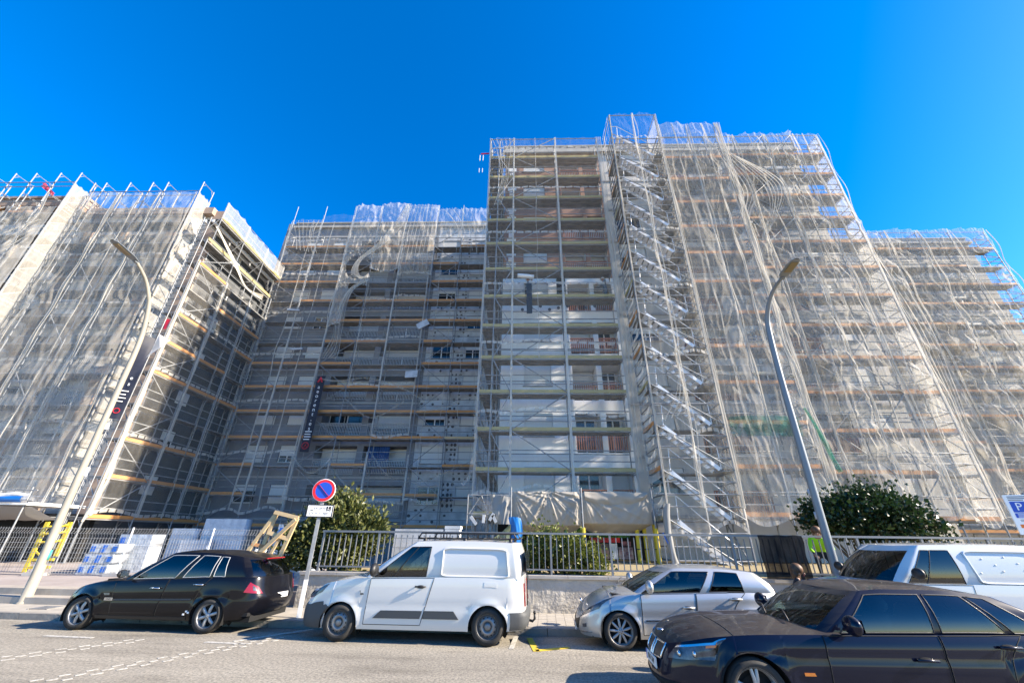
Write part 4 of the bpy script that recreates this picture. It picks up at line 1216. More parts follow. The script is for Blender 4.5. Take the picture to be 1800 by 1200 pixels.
        return np.array(bF + bS + bR), np.array(tF + tS + tR), nf, ns, nr
    def G(s, vs):
        """greenhouse points for the rows VS (0 base .. 1 roof edge)"""
        B, T, nf, ns, nr = s.ring()
        g = s.green
        zB = s.zs(B[:, 0]) - .015
        if 'zbase' in g: zB = np.maximum(zB, interp(g['zbase'])(B[:, 0]))
        zT = interp(g['ztop'])(T[:, 0])
        P = []
        for v in vs:
            bow = g.get('bow', .035) * math.sin(math.pi * v)
            x = B[:, 0] + (T[:, 0] - B[:, 0]) * v; y = B[:, 1] + (T[:, 1] - B[:, 1]) * v
            y = y + bow * np.clip(y / s.W * 3, 0, 1)
            fr = np.zeros(len(x)); fr[:nf] = 1; fr[nf + ns:] = -1
            x = x - fr * g.get('bowx', .05) * math.sin(math.pi * v)
            P.append(np.stack([x, -y, zB + (zT - zB) * v], -1))
        return np.array(P).transpose(1, 0, 2), nf, ns, nr       # (col, row, 3)

def wheel(par, x, y, z, r, w, rim, n_sp, kind, near=True):
    """wheel > tyre, rim, hub_cap; outer face towards -y when near"""
    sg = 1 if near else -1
    def mk_t():
        b = MB(); rr = rim
        b.lathe([(rr * .96, -.0), (rr + .01, -w * .04), (r * .80 + rr * .2, -.012 - w * .06), (r - .035, -.006), (r - .012, w * .06), (r, w * .18), (r, w * .82), (r - .03, w), (rr, w)], 40)
        return b.mesh('tyre', 'tyre', True)
    def mk_r():
        b = MB()
        b.lathe([(rim * .985, .0), (rim * .97, .015), (rim * .90, .03), (rim * .88, w * .75)], 40)
        b.lathe([(rim, -.004), (rim * .985, -.002), (rim * .95, .01)], 40)
        if kind == 'steel':
            b.lathe([(rim * .90, .05), (rim * .78, .03), (rim * .62, .0), (rim * .50, -.004), (rim * .40, .018), (rim * .30, .03)], 36)
            b.lathe([(rim * .30, .03), (rim * .28, .0), (rim * .12, -.006), (0.001, -.006)], 24)
            return b.mesh('rim', 'steelwheel', True)
        # spokes
        for k in range(n_sp):
            a = 2 * math.pi * k / n_sp + .3
            for da in ((0,) if kind == 'single' else (-.13, .13)):
                ca, sa = math.cos(a + da), math.sin(a + da); wd = {'single': rim * (.72 / n_sp + .02), 'double': .018}[kind]
                pts = []
                for q, yy, ww in ((.16, .012, .8), (.55, .0, 1.0), (.96, .022, .9)):
                    c_ = np.array([ca * rim * q, yy, sa * rim * q]); t_ = np.array([-sa, 0, ca]) * wd * ww
                    pts.append([c_ - t_ + [0, .022, 0], c_ - t_ * .75, c_ + t_ * .75, c_ + t_ + [0, .022, 0]])
                b.grid(np.array(pts))
        b.lathe([(0.001, -.002), (rim * .16, -.002), (rim * .24, .008), (rim * .27, .03)], 24)
        return b.mesh('rim', 'rim', True)
    def mk_b():
        b = MB()
        b.lathe([(rim * .9, .085), (rim * .5, .08), (.001, .08)], 24)
        b.lathe([(rim * .66, .06), (rim * .2, .06)], 24)
        if kind == 'steel':
            for k in range(12):
                a = 2 * math.pi * k / 12
                b.lathe([(rim * .072, -.0), (rim * .06, -.003), (.001, -.003)], 10, 'y', (rim * .70 * math.cos(a), .012, rim * .70 * math.sin(a)))
        else:
            for k in range(5):
                a = 2 * math.pi * k / 5
                b.lathe([(rim * .035, -.006), (.001, -.006)], 8, 'y', (rim * .13 * math.cos(a), .002, rim * .13 * math.sin(a)))
        return b.mesh('brake_disc', 'seam')
    k0 = (round(r, 3), round(rim, 3), n_sp, kind)
    o = link('wheel', cached(('t',) + k0, mk_t), par, (x, y, z), (0, 0, 0 if near else math.pi))
    link('rim', cached(('r',) + k0, mk_r), o)
    link('brake_disc', cached(('b',) + k0, mk_b), o)
    return o

def build_car(name, label, cat, loc, rz, sp, paint, glass='car_glass', group=None):
    car = Car(sp)
    t = thing(name, loc, rz, label, cat, group)
    # --- lower skin: both sides, split into body and doors
    c = car.cols(); tr = np.array([0, .04, .10, .18, .27, .36, .45, .54, .63, .72, .80, .87, .93, .97, 1.0])
    Cg, Tg = np.meshgrid(c, tr, indexing='ij')
    P = car.S(Cg, Tg)
    body = MB()
    body.grid(P, flip=False); body.grid(P * [1, -1, 1], flip=True)
    # bonnet and boot lid / rear shelf: strips across at every column of the shoulder line
    sh = P[:, -1]
    def strip(i0, i1, crown, nx=13, zend=None):
        q = np.linspace(-1, 1, nx)
        rows = []
        for i in range(i0, i1):
            x, y, z = sh[i]
            w_ = crown(x)
            rows.append(np.stack([np.full(nx, x) - sp.get('hood_bow', 0.0) * (1 - q ** 2) * np.clip(x / 1.2, 0, 1), y * -q, z + w_ * (1 - np.abs(q) ** 2.6)], -1))
        return np.array(rows)
    xs_ = sh[:, 0]
    mid_i = len(c) // 2
    front_end = next(i for i in range(len(c)) if xs_[i] > sp['green']['A'][0] + .12 and c[i] > .1)
    rear_start = next((i for i in range(mid_i, len(c)) if xs_[i] > sp['green']['C'][0] - .12), len(c) - 2)
    body.grid(strip(0, front_end + 1, interp(sp['hood_crown'])), flip=True)
    body.grid(strip(rear_start, len(c), interp(sp['boot_crown'])), flip=True)
    # --- greenhouse: pillars and roof in paint, panes apart
    g = sp['green']
    vs = [0, g['v0'], .25, .5, .75, g['v1'], .97, 1.0]
    Q, nf, ns, nr = car.G(vs)
    nc = Q.shape[0]
    pane_col = np.zeros(nc - 1, int)                      # 0 body, 1 windscreen, 2.. side panes, -1 rear
    for i in range(nc - 1):
        if i < nf - 1 + 0: pane_col[i] = 1
        elif i >= nf + ns: pane_col[i] = -1 if g.get('rear_glass', True) else 0
        elif nf <= i < nf + ns - 1:
            m_ = (g['s'][i - nf] + g['s'][i - nf + 1]) / 2
            for k, (a, b_) in enumerate(g['panes']):
                if a < m_ < b_: pane_col[i] = 2 + k
    pane_row = np.array([0] + [1] * 4 + [0, 0])
    keep = np.ones((nc - 1, len(vs) - 1), bool)
    for i in range(nc - 1):
        if pane_col[i]: keep[i, 1:5] = False
    body.grid(Q, keep); body.grid(Q * [1, -1, 1], keep, flip=True)
    top = Q[:, -1]
    q = np.linspace(-1, 1, 13)
    cr = interp(g['crown'])
    roof = np.array([np.stack([np.full(13, x) - .0 * q, y * -q, z + cr(x) * (1 - np.abs(q) ** 2.4)], -1) for x, y, z in top])
    body.grid(roof, flip=True)
    body.build('body', paint, t, True)
    # panes
    def pane_mesh(sel, mirror):
        b = MB()
        ii = [i for i in range(nc - 1) if pane_col[i] == sel]
        run = []
        for i in ii + [None]:
            if run and (i is None or i != run[-1] + 1):
                b.grid(Q[run[0]:run[-1] + 2, 1:6] * ([1, -1, 1] if mirror else [1, 1, 1]), flip=mirror); run = []
            if i is not None: run.append(i)
        return b
    for sel, nm in [(1, 'windscreen'), (-1, 'rear_window')]:
        if not (pane_col == sel).any(): continue
        b = pane_mesh(sel, False); b2 = pane_mesh(sel, True)
        b.add(b2.v, b2.f)
        b.build(nm, g.get('rear_mat', glass) if sel == -1 else glass, t, True)
    for k in range(len(g['panes'])):
        gm = g.get('pane_mat', [glass] * 9)[k]
        for mir in (False, True):
            pane_mesh(2 + k, mir).build('side_window', gm, t, True)
    # dark surround of the panes
    for k, (a, b_) in enumerate(g['panes']):
        for mir in (False, True):
            ii = [i for i in range(nc - 1) if pane_col[i] == 2 + k]
            loop = [Q[i, 1] for i in range(ii[0], ii[-1] + 2)] + [Q[ii[-1] + 1, j] for j in range(2, 6)] + [Q[i, 5] for i in range(ii[-1], ii[0] - 1, -1)] + [Q[ii[0], j] for j in range(4, 1, -1)]
            loop = [Vector(p) * 1 for p in loop]; 
            if mir: loop = [Vector((p.x, -p.y, p.z)) for p in loop]
            MB().tube(loop + [loop[0]], .008, 5, False).build('window_seal', g.get('seal', 'black'), t, True)
    # --- inside: floor tub, dashboard, seats
    tub = MB(); zi = sp['belt'] - .10
    tub.box(g['wb'] - .15, g['wb'] + .50, -sp['W'] * .40, sp['W'] * .40, sp['belt'] - .45, sp['belt'] - .03)
    tub.box(g['wb'] - .1, g['rb'] - .05, -sp['W'] * .42, sp['W'] * .42, .28, .34)
    for sg in (-1, 1):
        tub.box(g['A'][0] + .2, g['C'][0], sg * sp['W'] * .43 - .015, sg * sp['W'] * .43 + .015, .3, sp['belt'] - .02)
    tub.build('dashboard', 'seam', t)
    for row in sp['seats']:
        for sy in (-.21, .21):
            b = MB(); y = sy * sp['W']; w_ = sp['W'] * .155
            b.grid(np.array([[(row + .02 + .16 * v + .04 * (abs(u) > .8), y + u * w_ * (1 - .25 * v ** 3), sp['belt'] - .45 + v * .62) for v in np.linspace(0, 1, 8)] for u in np.linspace(-1, 1, 9)]))
            b.grid(np.array([[(row + .12 + .16 * v, y + u * w_ * (1 - .25 * v ** 3), sp['belt'] - .45 + v * .62) for v in np.linspace(0, 1, 8)] for u in np.linspace(-1, 1, 9)]))
            b.ell((row + .26, y, sp['belt'] + .26), (.055, w_ * .62, .09), 12, 8)
            b.build('seat', sp.get('seat_mat', 'seat'), t, True)
    b = MB(); b.tube([(g['wb'] + .62 + .05 * math.cos(a), -.2 * sp['W'] + .17 * math.sin(a), sp['belt'] + .02 + .15 * math.cos(a)) for a in np.linspace(0, 2 * math.pi, 22)], .014, 6, False)
    b.build('steering_wheel', 'seam', t, True)
    # underbody and wheel housings
    b = MB(); b.box(.25, sp['L'] - .2, -sp['W'] * .36, sp['W'] * .36, sp['clear'], sp['clear'] + .2)
    for xw in sp['wheels']:
        for sg in (-1, 1):
            prof = [(sp['Ra'] + .012, sg * (sp['W'] / 2 - .02)), (sp['Ra'] + .012, sg * (sp['W'] / 2 - .34)), (.001, sg * (sp['W'] / 2 - .34))]
            b.lathe(prof, 30, 'y', (xw, 0, sp['wz']))
    ub = b.build('underbody', 'seam', t)
    # arch shells are only needed above the sill: drop what hangs below
    me = ub.data
    import bmesh
    bm = bmesh.new(); bm.from_mesh(me)
    bmesh.ops.delete(bm, geom=[f for f in bm.faces if f.calc_center_median().z < sp['clear'] - .001], context='FACES')
    bm.to_mesh(me); bm.free()
    for xw in sp['wheels']:
        for near in (True, False):
            wheel(t, xw, (-1 if near else 1) * (sp['W'] / 2 - sp.get('inset', .03)), sp['wr'], sp['wr'], .19, sp['rim'], sp['n_sp'], sp['kind'], near)
    # doors and their gaps, handles
    for dr in sp['doors']:
        for mir in (False, True):
            qd = dr['quad']
            d = car.slab(qd, .0045, mir, 24, 14).build('door', paint, t, True)
            # gap line round the door
            us = np.linspace(0, 1, 16)
            edge = []
            for k in range(4):
                (x0, t0), (x1, t1) = qd[k], qd[(k + 1) % 4]
                edge += [(x0 + (x1 - x0) * u, t0 + (t1 - t0) * u) for u in us[:-1]]
            edge.append(qd[0])
            pts = car.S(np.array([car.c_at(x) for x, _ in edge]), np.array([tt for _, tt in edge]), .003)
            if mir: pts = pts * [1, -1, 1]
            MB().tube([Vector(p) for p in pts], .006, 4, False).build('door_gap', 'seam', d, True)
            if 'handle' in dr:
                hx, ht = dr['handle']
                p0 = Vector(car.S(car.c_at(hx), ht, .004)); sg = 1 if mir else -1
                b = MB()
                for dx in (-.085, .085):
                    b.bar((p0.x + dx, sg * abs(p0.y), p0.z), (p0.x + dx, sg * (abs(p0.y) + .035), p0.z), .02)
                b.tube([(p0.x - .10, sg * (abs(p0.y) + .03), p0.z), (p0.x, sg * (abs(p0.y) + .042), p0.z + .004), (p0.x + .10, sg * (abs(p0.y) + .03), p0.z)], .014, 8)
                b.build('handle', sp['handle_mat'], d, True)
                MB().ell((p0.x, sg * (abs(p0.y) + .002), p0.z - .004), (.075, .004, .028), 14, 6).build('handle_recess', 'seam', d, True)
    # lamps, trims
    for nm, m_, qd, th in sp['patches']:
        for mir in (False, True):
            car.slab(qd, th, mir, 16, 8).build(nm, m_, t, True)
    for sg in (-1, 1):
        mx_, mz = sp['mirror']
        y = sg * (g['A'][1] + .05)
        b = MB(); b.bar((mx_, y, mz - .03), (mx_ - .02, y + sg * .09, mz), .05, .03)
        mk_ = sp.get('mirror_k', 1.0)
        b.ell((mx_ - .02, y + sg * .155, mz + .03), (.055 * mk_, .105 * mk_, .075 * mk_ ** 1.6), 14, 10)
        m_ = b.build('wing_mirror', sp['mirror_mat'], t, True)
        MB().add([(mx_ + .038, y + sg * .07, mz - .02), (mx_ + .038, y + sg * .24, mz - .02), (mx_ + .038, y + sg * .23, mz + .09), (mx_ + .038, y + sg * .08, mz + .09)], [(0, 1, 2, 3)]).build('mirror_glass', 'chrome', m_)
    return t, car

def plate(par, txt, loc, rz, w=.46, h=.10):
    p = MB().box(-w / 2, w / 2, -.006, .006, -h / 2, h / 2).build('number_plate', 'plate', par, loc=loc, rot=(0, 0, rz))
    MB().box(-w / 2, -w / 2 + .04, -.0075, -.006, -h / 2, h / 2).build('plate_band', 'blue', p)
    text('plate_lettering', txt, h * .82, 'ink', p, (.018, -.008, 0), (math.pi / 2, 0, 0), .80, .0005)

P_SEC = [(0, .93), (.12, .975), (.3, 1.0), (.55, 1.0), (.78, .985), (.92, .965), (1, .935)]
BLACK = paint_mat('black_car_paint', (0.004, 0.004, 0.006), 0, .3, (0.12, 0.10, 0.075), .25, .5, .08)
WHITE = paint_mat('white_car_paint', (0.66, 0.635, 0.59), 0, .35)
SILVER = paint_mat('silver_car_paint', (0.46, 0.455, 0.44), .55, .38)
NAVY = paint_mat('dusty_dark_blue_paint', (0.004, 0.006, 0.018), 0, .3, (0.12, 0.10, 0.075), .7, .55, .06)
WHITE2 = paint_mat('weathered_white_paint', (0.56, 0.57, 0.57), 0, .45)

# --- black hatchback
meg = dict(L=4.42, W=1.62, wheels=(.74, 3.47), wz=.28, wr=.292, Ra=.335, rim=.205, n_sp=6, kind='single', flare=.022, clear=.17, belt=.90,
    outline=[(0, 0), (.03, .30), (.12, .52), (.32, .68), (.65, .76), (1.1, .80), (1.9, .81), (2.8, .81), (3.5, .80), (3.95, .765), (4.22, .68), (4.36, .50), (4.42, .25), (4.42, 0)],
    zbot=[(0, .20), (.5, .19), (1.2, .20), (3, .20), (4, .22), (4.42, .27)], zsh=[(0, .62), (.2, .69), (.6, .775), (1.1, .84), (1.7, .875), (2.6, .91), (3.4, .945), (4.0, .955), (4.42, .93)],
    section=P_SEC, nose=[(0, .07), (.25, .0), (.55, .0), (.8, .07), (1, .20)], tail=[(0, .16), (.2, .04), (.45, 0), (.62, .05), (.8, .09), (1, .12)],
    crease=[(.52, -.012, .05)], hood_crown=[(0, .0), (.3, .03), (1.0, .055), (1.6, .05)], boot_crown=[(3.3, .0), (4.0, .0), (4.42, 0)],
    green=dict(wb=1.10, wt=1.98, A=(1.36, .70), At=(2.16, .55), C=(4.06, .69), Ct=(3.74, .545), rb=4.27, rt=4.06, s=list(np.linspace(0, 1, 33)), panes=[(.05, .42), (.455, .70), (.712, .80)], v0=.05, v1=.89,
        ztop=[(1.9, 1.325), (2.4, 1.375), (2.9, 1.372), (3.5, 1.33), (4.08, 1.265)], crown=[(1.9, .0), (2.1, .03), (2.8, .045), (3.6, .04), (4.0, .01)], bow=.04, seal='rail_grey', rear_mat='car_glass'),
    seats=(2.12, 3.0), doors=[dict(quad=[(1.42, .09), (2.36, .09), (2.44, .985), (1.30, .985)], handle=(2.24, .78)), dict(quad=[(2.38, .09), (3.02, .09), (3.34, .985), (2.46, .985)], handle=(3.14, .80))],
    handle_mat='chrome', mirror=(1.52, .96), mirror_mat='black',
    patches=[('headlight', 'lens_clear', [(('c', .075), .72), (('c', .155), .78), (('c', .165), .97), (('c', .085), .95)], .01),
             ('tail_light', 'lens_red', [(('c', .838), .64), (('c', .905), .58), (('c', .890), .76), (('c', .856), .88)], .010),
             ('reverse_light', 'lens_clear', [(('c', .872), .67), (('c', .886), .65), (('c', .880), .75), (('c', .868), .80)], .013),
             ('side_moulding', 'black', [(1.30, .475), (3.05, .475), (3.05, .515), (1.30, .515)], .012),
             ('repeater', 'lens_clear', [(1.18, .62), (1.28, .62), (1.26, .68), (1.14, .68)], .008),
             ('sill', 'black', [(1.12, .02), (3.04, .02), (3.04, .10), (1.12, .10)], .006)])
m_t, m_c = build_car('black_hatchback', 'black five-door hatchback parked at the left below the plaza, six-spoke wheels', 'car', (-9.44, 8.62 + .81, -.0), ST * .8, meg, BLACK)
m_t.scale = (.985, 1, 1)
plate(m_t, '1687 DSJ', (4.405, -.05, .58), R(82), .44, .095)
for k in range(3):
    for j in range(2):
        if (k + j) % 2 == 0: MB().box(2.98 + k * .045, 3.02 + k * .045, -.818, -.814, .30 + j * .035 + k * .015, .33 + j * .035 + k * .015).build('chequer_sticker', 'white', m_t)
MB().box(1.22, 1.40, -.823, -.812, .515, .565).build('side_badge', 'chrome', m_t)
text('badge_lettering', '1.9 dCi', .035, 'ink', m_t, (1.31, -.8245, .54), ext=.0005)
MB().box(4.06, 4.10, -.3, .3, 1.26, 1.28).build('brake_light', 'lens_red', m_t)

# --- small white panel van
van = dict(L=4.10, W=1.64, wheels=(.68, 3.42), wz=.28, wr=.295, Ra=.345, rim=.195, n_sp=5, kind='steel', flare=.018, clear=.19, belt=1.02,
    outline=[(-.22, 0), (-.20, .35), (-.11, .56), (.10, .69), (.5, .77), (1.1, .81), (2.0, .82), (3.2, .82), (3.8, .81), (4.0, .77), (4.08, .65), (4.10, .35), (4.10, 0)],
    zbot=[(0, .19), (.6, .20), (3.4, .22), (4.10, .25)], zsh=[(0, .80), (.12, .875), (.35, .93), (.8, .99), (1.2, 1.02), (2, 1.04), (3, 1.05), (4.1, 1.05)],
    section=[(0, .95), (.1, .985), (.25, 1.0), (.6, 1.0), (.85, .992), (1, .975)], nose=[(0, .03), (.2, .0), (.42, .0), (.62, .03), (.85, .07), (1, .14)], tail=[(0, .02), (.12, -.03), (.3, -.03), (.34, .02), (1, .05)],
    crease=[(.46, -.010, .035)], hood_crown=[(0, .0), (.2, .025), (.8, .05), (1.3, .05)], boot_crown=[(3.2, .0), (4.10, 0)], hood_bow=.05,
    green=dict(wb=.80, wt=1.80, A=(1.05, .735), At=(1.98, .66), C=(3.98, .775), Ct=(3.90, .70), rb=4.06, rt=3.98, s=list(np.linspace(0, 1, 41)), panes=[(.05, .17), (.185, .41)], smap=([0, .42, 1], [0, .165, 1]), v0=.035, v1=.84, rear_glass=False,
        ztop=[(1.7, 1.615), (2.1, 1.65), (3.0, 1.66), (4.0, 1.63)], crown=[(1.7, .0), (2.0, .02), (3.0, .03), (4.0, .01)], bow=.03, seal='black'),
    seats=(1.9,), doors=[dict(quad=[(1.15, .10), (2.20, .10), (2.40, .985), (1.19, .985)], handle=(2.16, .82))],
    handle_mat='black', mirror_k=1.3, mirror=(1.30, 1.13), mirror_mat='black',
    patches=[('headlight', 'lens_clear', [(('c', .085), .74), (('c', .165), .80), (('c', .185), .975), (('c', .10), .93)], .010),
             ('front_bumper', 'trim', [(('c', .0), .0), (('c', .212), .0), (('c', .185), .58), (('c', .0), .58)], .014),
             ('rear_bumper', 'trim', [(3.81, .02), (('c', 1.0), .02), (('c', 1.0), .34), (3.81, .34)], .014),
             ('tail_light', 'lens_red', [(('c', .896), .42), (('c', .916), .42), (('c', .916), .88), (('c', .896), .88)], .02),
             ('side_moulding', 'trim', [(1.32, .22), (2.19, .22), (2.23, .365), (1.46, .365)], .016),
             ('side_moulding', 'trim', [(2.24, .22), (2.90, .22), (2.80, .365), (2.27, .365)], .016),
             ('fuel_flap', WHITE, [(3.34, .66), (3.58, .66), (3.58, .84), (3.34, .84)], .004),
             ('repeater', 'lens_clear', [(1.0, .66), (1.09, .67), (1.08, .70), (1.02, .70)], .006)])
v_t, v_c = build_car('white_van', 'clean white panel van with black roof rack parked in the middle, steel wheels', 'van', (-3.95, 8.10 + .82, 0), ST, van, WHITE)
# pressed panel behind the cab door: raised rim and recessed field
Qv, nfv, nsv, nrv = v_c.G([0.06, .86])
def van_pt(sx, v, off):
    B_, T_, nf_, ns_, nr_ = v_c.ring()
    g = van['green']
    st_ = float(np.interp(sx, *g['smap'])); xb = g['A'][0] + (g['C'][0] - g['A'][0]) * sx; xt = g['At'][0] + (g['Ct'][0] - g['At'][0]) * st_
    yb = g['A'][1] + (g['C'][1] - g['A'][1]) * sx; yt = g['At'][1] + (g['Ct'][1] - g['At'][1]) * st_
    zb = float(v_c.zs(xb)) - .015; zt = float(interp(g['ztop'])(xt))
    y = yb + (yt - yb) * v + g['bow'] * math.sin(math.pi * v)
    return Vector((xb + (xt - xb) * v, -(y + off), zb + (zt - zb) * v))
def round_rect(x0, x1, z0, z1, r, n=6):
    o = []
    for cx, cz, a0 in ((x1 - r, z1 - r, 0), (x0 + r, z1 - r, 90), (x0 + r, z0 + r, 180), (x1 - r, z0 + r, 270)):
        for k in range(n + 1):
            a = R(a0 + 90 * k / n); o.append((cx + r * math.cos(a), cz + r * math.sin(a)))
    return o
for sg in (1, -1):
    o1 = [van_pt(sx, v, .014) for sx, v in round_rect(.50, .935, .045, .80, .06)]
    b = MB(); b.tube([Vector((p.x, p.y * sg, p.z)) for p in o1 + [o1[0]]], .020, 8, False)
    b.build('pressed_panel_rim', WHITE, v_t, True)
for x in (4.09,):
    MB().box(x - .01, x + .012, -.004, .004, .45, 1.5).build('rear_door_gap', 'seam', v_t)
MB().box(4.10, 4.11, -.70, .70, 1.12, 1.50).build('rear_window', 'dark_glass', v_t)
b = MB(); b.tube([(4.08, -.2, .33), (4.2, -.2, .30), (4.24, -.2, .34), (4.24, -.2, .42)], .022, 8); b.ell((4.24, -.2, .44), (.03, .03, .03), 10, 8)
b.build('tow_hook', 'black', v_t, True)
rack = MB()
for sg in (-1, 1):
    rack.tube([(1.95, sg * .58, 1.70), (2.02, sg * .60, 1.80), (3.86, sg * .60, 1.80), (3.92, sg * .58, 1.70)], .018, 6)
    rack.tube([(1.95, sg * .58, 1.70), (3.92, sg * .58, 1.70)], .016, 6)
    for x in np.linspace(2.1, 3.8, 9):
        rack.tube([(x, sg * .59, 1.70), (x, sg * .60, 1.80)], .010, 5)
    for x in (2.1, 2.9, 3.8):
        rack.box(x - .03, x + .03, sg * .60 - .03, sg * .60 + .03, 1.60, 1.71)
for x in np.linspace(2.0, 3.88, 7):
    rack.bar((x, -.6, 1.71), (x, .6, 1.71), .045, .02)
rack.build('roof_rack', 'black', v_t, True)

# --- silver hatchback
p207 = dict(L=3.72, W=1.54, wheels=(.72, 2.92), wz=.272, wr=.283, Ra=.325, rim=.205, n_sp=9, kind='single', flare=.022, clear=.16, belt=.86,
    outline=[(0, 0), (.02, .22), (.10, .45), (.28, .62), (.6, .72), (1.1, .765), (2.0, .77), (2.9, .77), (3.35, .73), (3.58, .62), (3.69, .4), (3.72, .2), (3.72, 0)],
    zbot=[(0, .15), (.6, .17), (3, .18), (3.72, .24)], zsh=[(0, .47), (.12, .60), (.4, .725), (.8, .81), (1.2, .845), (2, .875), (2.8, .90), (3.72, .88)],
    section=P_SEC, nose=[(0, .05), (.3, .0), (.6, .0), (.85, .05), (1, .14)], tail=[(0, .06), (.3, 0), (.6, .0), (.8, .05), (1, .10)],
    crease=[(.5, -.012, .06), (.86, .006, .05)], hood_crown=[(0, .0), (.2, .045), (.7, .075), (1.3, .06)], boot_crown=[(2.8, .0), (3.72, 0)],
    green=dict(wb=.78, wt=1.62, A=(1.02, .665), At=(1.80, .52), C=(3.46, .645), Ct=(3.20, .525), rb=3.66, rt=3.40, s=list(np.linspace(0, 1, 29)), panes=[(.05, .46), (.53, .80)], v0=.05, v1=.87,
        ztop=[(1.5, 1.215), (2.0, 1.25), (2.5, 1.25), (3.1, 1.21), (3.45, 1.16)], crown=[(1.5, .0), (1.7, .03), (2.4, .045), (3.2, .01)], bow=.045, pane_mat=['car_glass', 'car_glass_dark']),
    seats=(1.75,), doors=[dict(quad=[(1.10, .10), (1.98, .10), (2.06, .985), (1.12, .985)], handle=(1.90, .70)), dict(quad=[(2.0, .10), (2.55, .10), (2.92, .985), (2.08, .985)], handle=(2.72, .74))],
    handle_mat=SILVER, mirror_k=1.25, mirror=(1.28, .94), mirror_mat=SILVER,
    patches=[('headlight', 'lens_clear', [(('c', .075), .70), (('c', .19), .80), (('c', .235), .985), (('c', .13), .93)], .008),
             ('grille', 'black', [(('c', .0), .24), (('c', .06), .26), (('c', .075), .68), (('c', .0), .64)], .008),
             ('fog_light', 'lens_clear', [(('c', .098), .30), (('c', .118), .30), (('c', .118), .42), (('c', .098), .42)], .008),
             ('bumper_strip', 'chrome', [(('c', .07), .12), (('c', .14), .14), (('c', .14), .17), (('c', .07), .15)], .010),
             ('side_moulding', 'chrome', [(1.16, .40), (1.95, .40), (1.95, .43), (1.16, .43)], .012)])
s_t, s_c = build_car('silver_hatchback', 'silver small hatchback with tinted rear side glass parked behind the dark saloon', 'car', (1.06, 7.84 + .77, 0), ST, p207, SILVER)
plate(s_t, '4512 FXB', (-.012, 0, .24), R(-90), .42, .09)
MB().ell((.12, 0, .63), (.03, .04, .05), 12, 8).build('badge', 'chrome', s_t, True)
for k in range(4):
    for mir in (False, True):
        s_c.slab([(('c', .0), .30 + .08 * k), (('c', .057), .32 + .08 * k), (('c', .057), .335 + .08 * k), (('c', .0), .315 + .08 * k)], .014, mir, 8, 2).build('grille_bar', 'trim', s_t, True)
for y in (-.35, .1):
    MB().tube([(.86, y, .93), (1.0, y + .35, 1.0), (1.05, y + .55, .985)], .009, 5).build('wiper', 'black', s_t, True)

# --- dark saloon in the near lane
e60 = dict(L=4.95, W=1.66, wheels=(.88, 3.68), wz=.30, wr=.305, Ra=.345, rim=.225, n_sp=5, kind='double', flare=.018, clear=.15, belt=.82,
    outline=[(0, 0), (.03, .30), (.14, .52), (.36, .68), (.8, .78), (1.3, .82), (2.4, .83), (3.6, .82), (4.3, .77), (4.7, .65), (4.9, .42), (4.95, .2), (4.95, 0)],
    zbot=[(0, .15), (.6, .16), (4, .17), (4.95, .25)], zsh=[(0, .60), (.18, .68), (.5, .755), (1.0, .805), (1.6, .825), (2.6, .85), (3.6, .87), (4.4, .87), (4.95, .84)],
    section=P_SEC, nose=[(0, .09), (.25, .0), (.5, .02), (.75, .05), (1, .12)], tail=[(0, .06), (.3, 0), (.6, .02), (.8, .03), (1, .06)],
    crease=[(.72, -.010, .05)], hood_crown=[(0, .0), (.25, .03), (.9, .055), (1.8, .06)], boot_crown=[(3.6, .0), (4.2, .035), (4.95, 0)],
    green=dict(wb=1.42, wt=2.16, A=(1.70, .72), At=(2.30, .56), C=(4.32, .68), Ct=(3.70, .55), rb=4.30, rt=3.80, s=list(np.linspace(0, 1, 33)), panes=[(.06, .44), (.475, .73), (.745, .86)], v0=.05, v1=.89,
        ztop=[(2.1, 1.20), (2.6, 1.245), (3.1, 1.245), (3.6, 1.205), (3.9, 1.16)], crown=[(2.1, .0), (2.35, .025), (3, .04), (3.8, .01)], bow=.04, seal='black'),
    seats=(2.35, 3.25), seat_mat='seat_beige', doors=[dict(quad=[(1.60, .10), (2.72, .10), (2.80, .985), (1.66, .985)], handle=(2.58, .70)), dict(quad=[(2.74, .10), (3.28, .10), (3.62, .985), (2.82, .985)], handle=(3.42, .72))],
    handle_mat=NAVY, mirror_k=1.15, mirror=(1.92, .91), mirror_mat=NAVY,
    patches=[('headlight', 'lens_clear', [(('c', .072), .72), (('c', .165), .66), (('c', .19), .90), (('c', .085), .92)], .010),
             ('turn_signal', 'lens_amber', [(('c', .15), .85), (('c', .17), .85), (('c', .172), .885), (('c', .15), .885)], .014),
             ('headlight_brow', 'chrome', [(('c', .085), .905), (('c', .188), .885), (('c', .19), .92), (('c', .09), .94)], .013),
             ('grille', 'black', [(('c', .008), .66), (('c', .048), .68), (('c', .052), .97), (('c', .008), .985)], .004),
             ('side_indicator', 'lens_amber', [(1.36, .48), (1.47, .48), (1.46, .52), (1.36, .52)], .008),
             ('lower_intake', 'seam', [(('c', .0), .10), (('c', .12), .12), (('c', .10), .30), (('c', .0), .28)], .004),
             ('tail_light', 'lens_red', [(('c', .86), .55), (('c', .94), .55), (('c', .94), .85), (('c', .86), .88)], .01)])
b_t, b_c = build_car('dark_saloon', 'dusty dark blue saloon with a twin oval grille in the near lane at the right', 'car', (1.62, 4.97 + .83, 0), R(-3.4), e60, NAVY)
plate(b_t, '8247 GJW', (.012, 0, .40), R(-90), .46, .105)
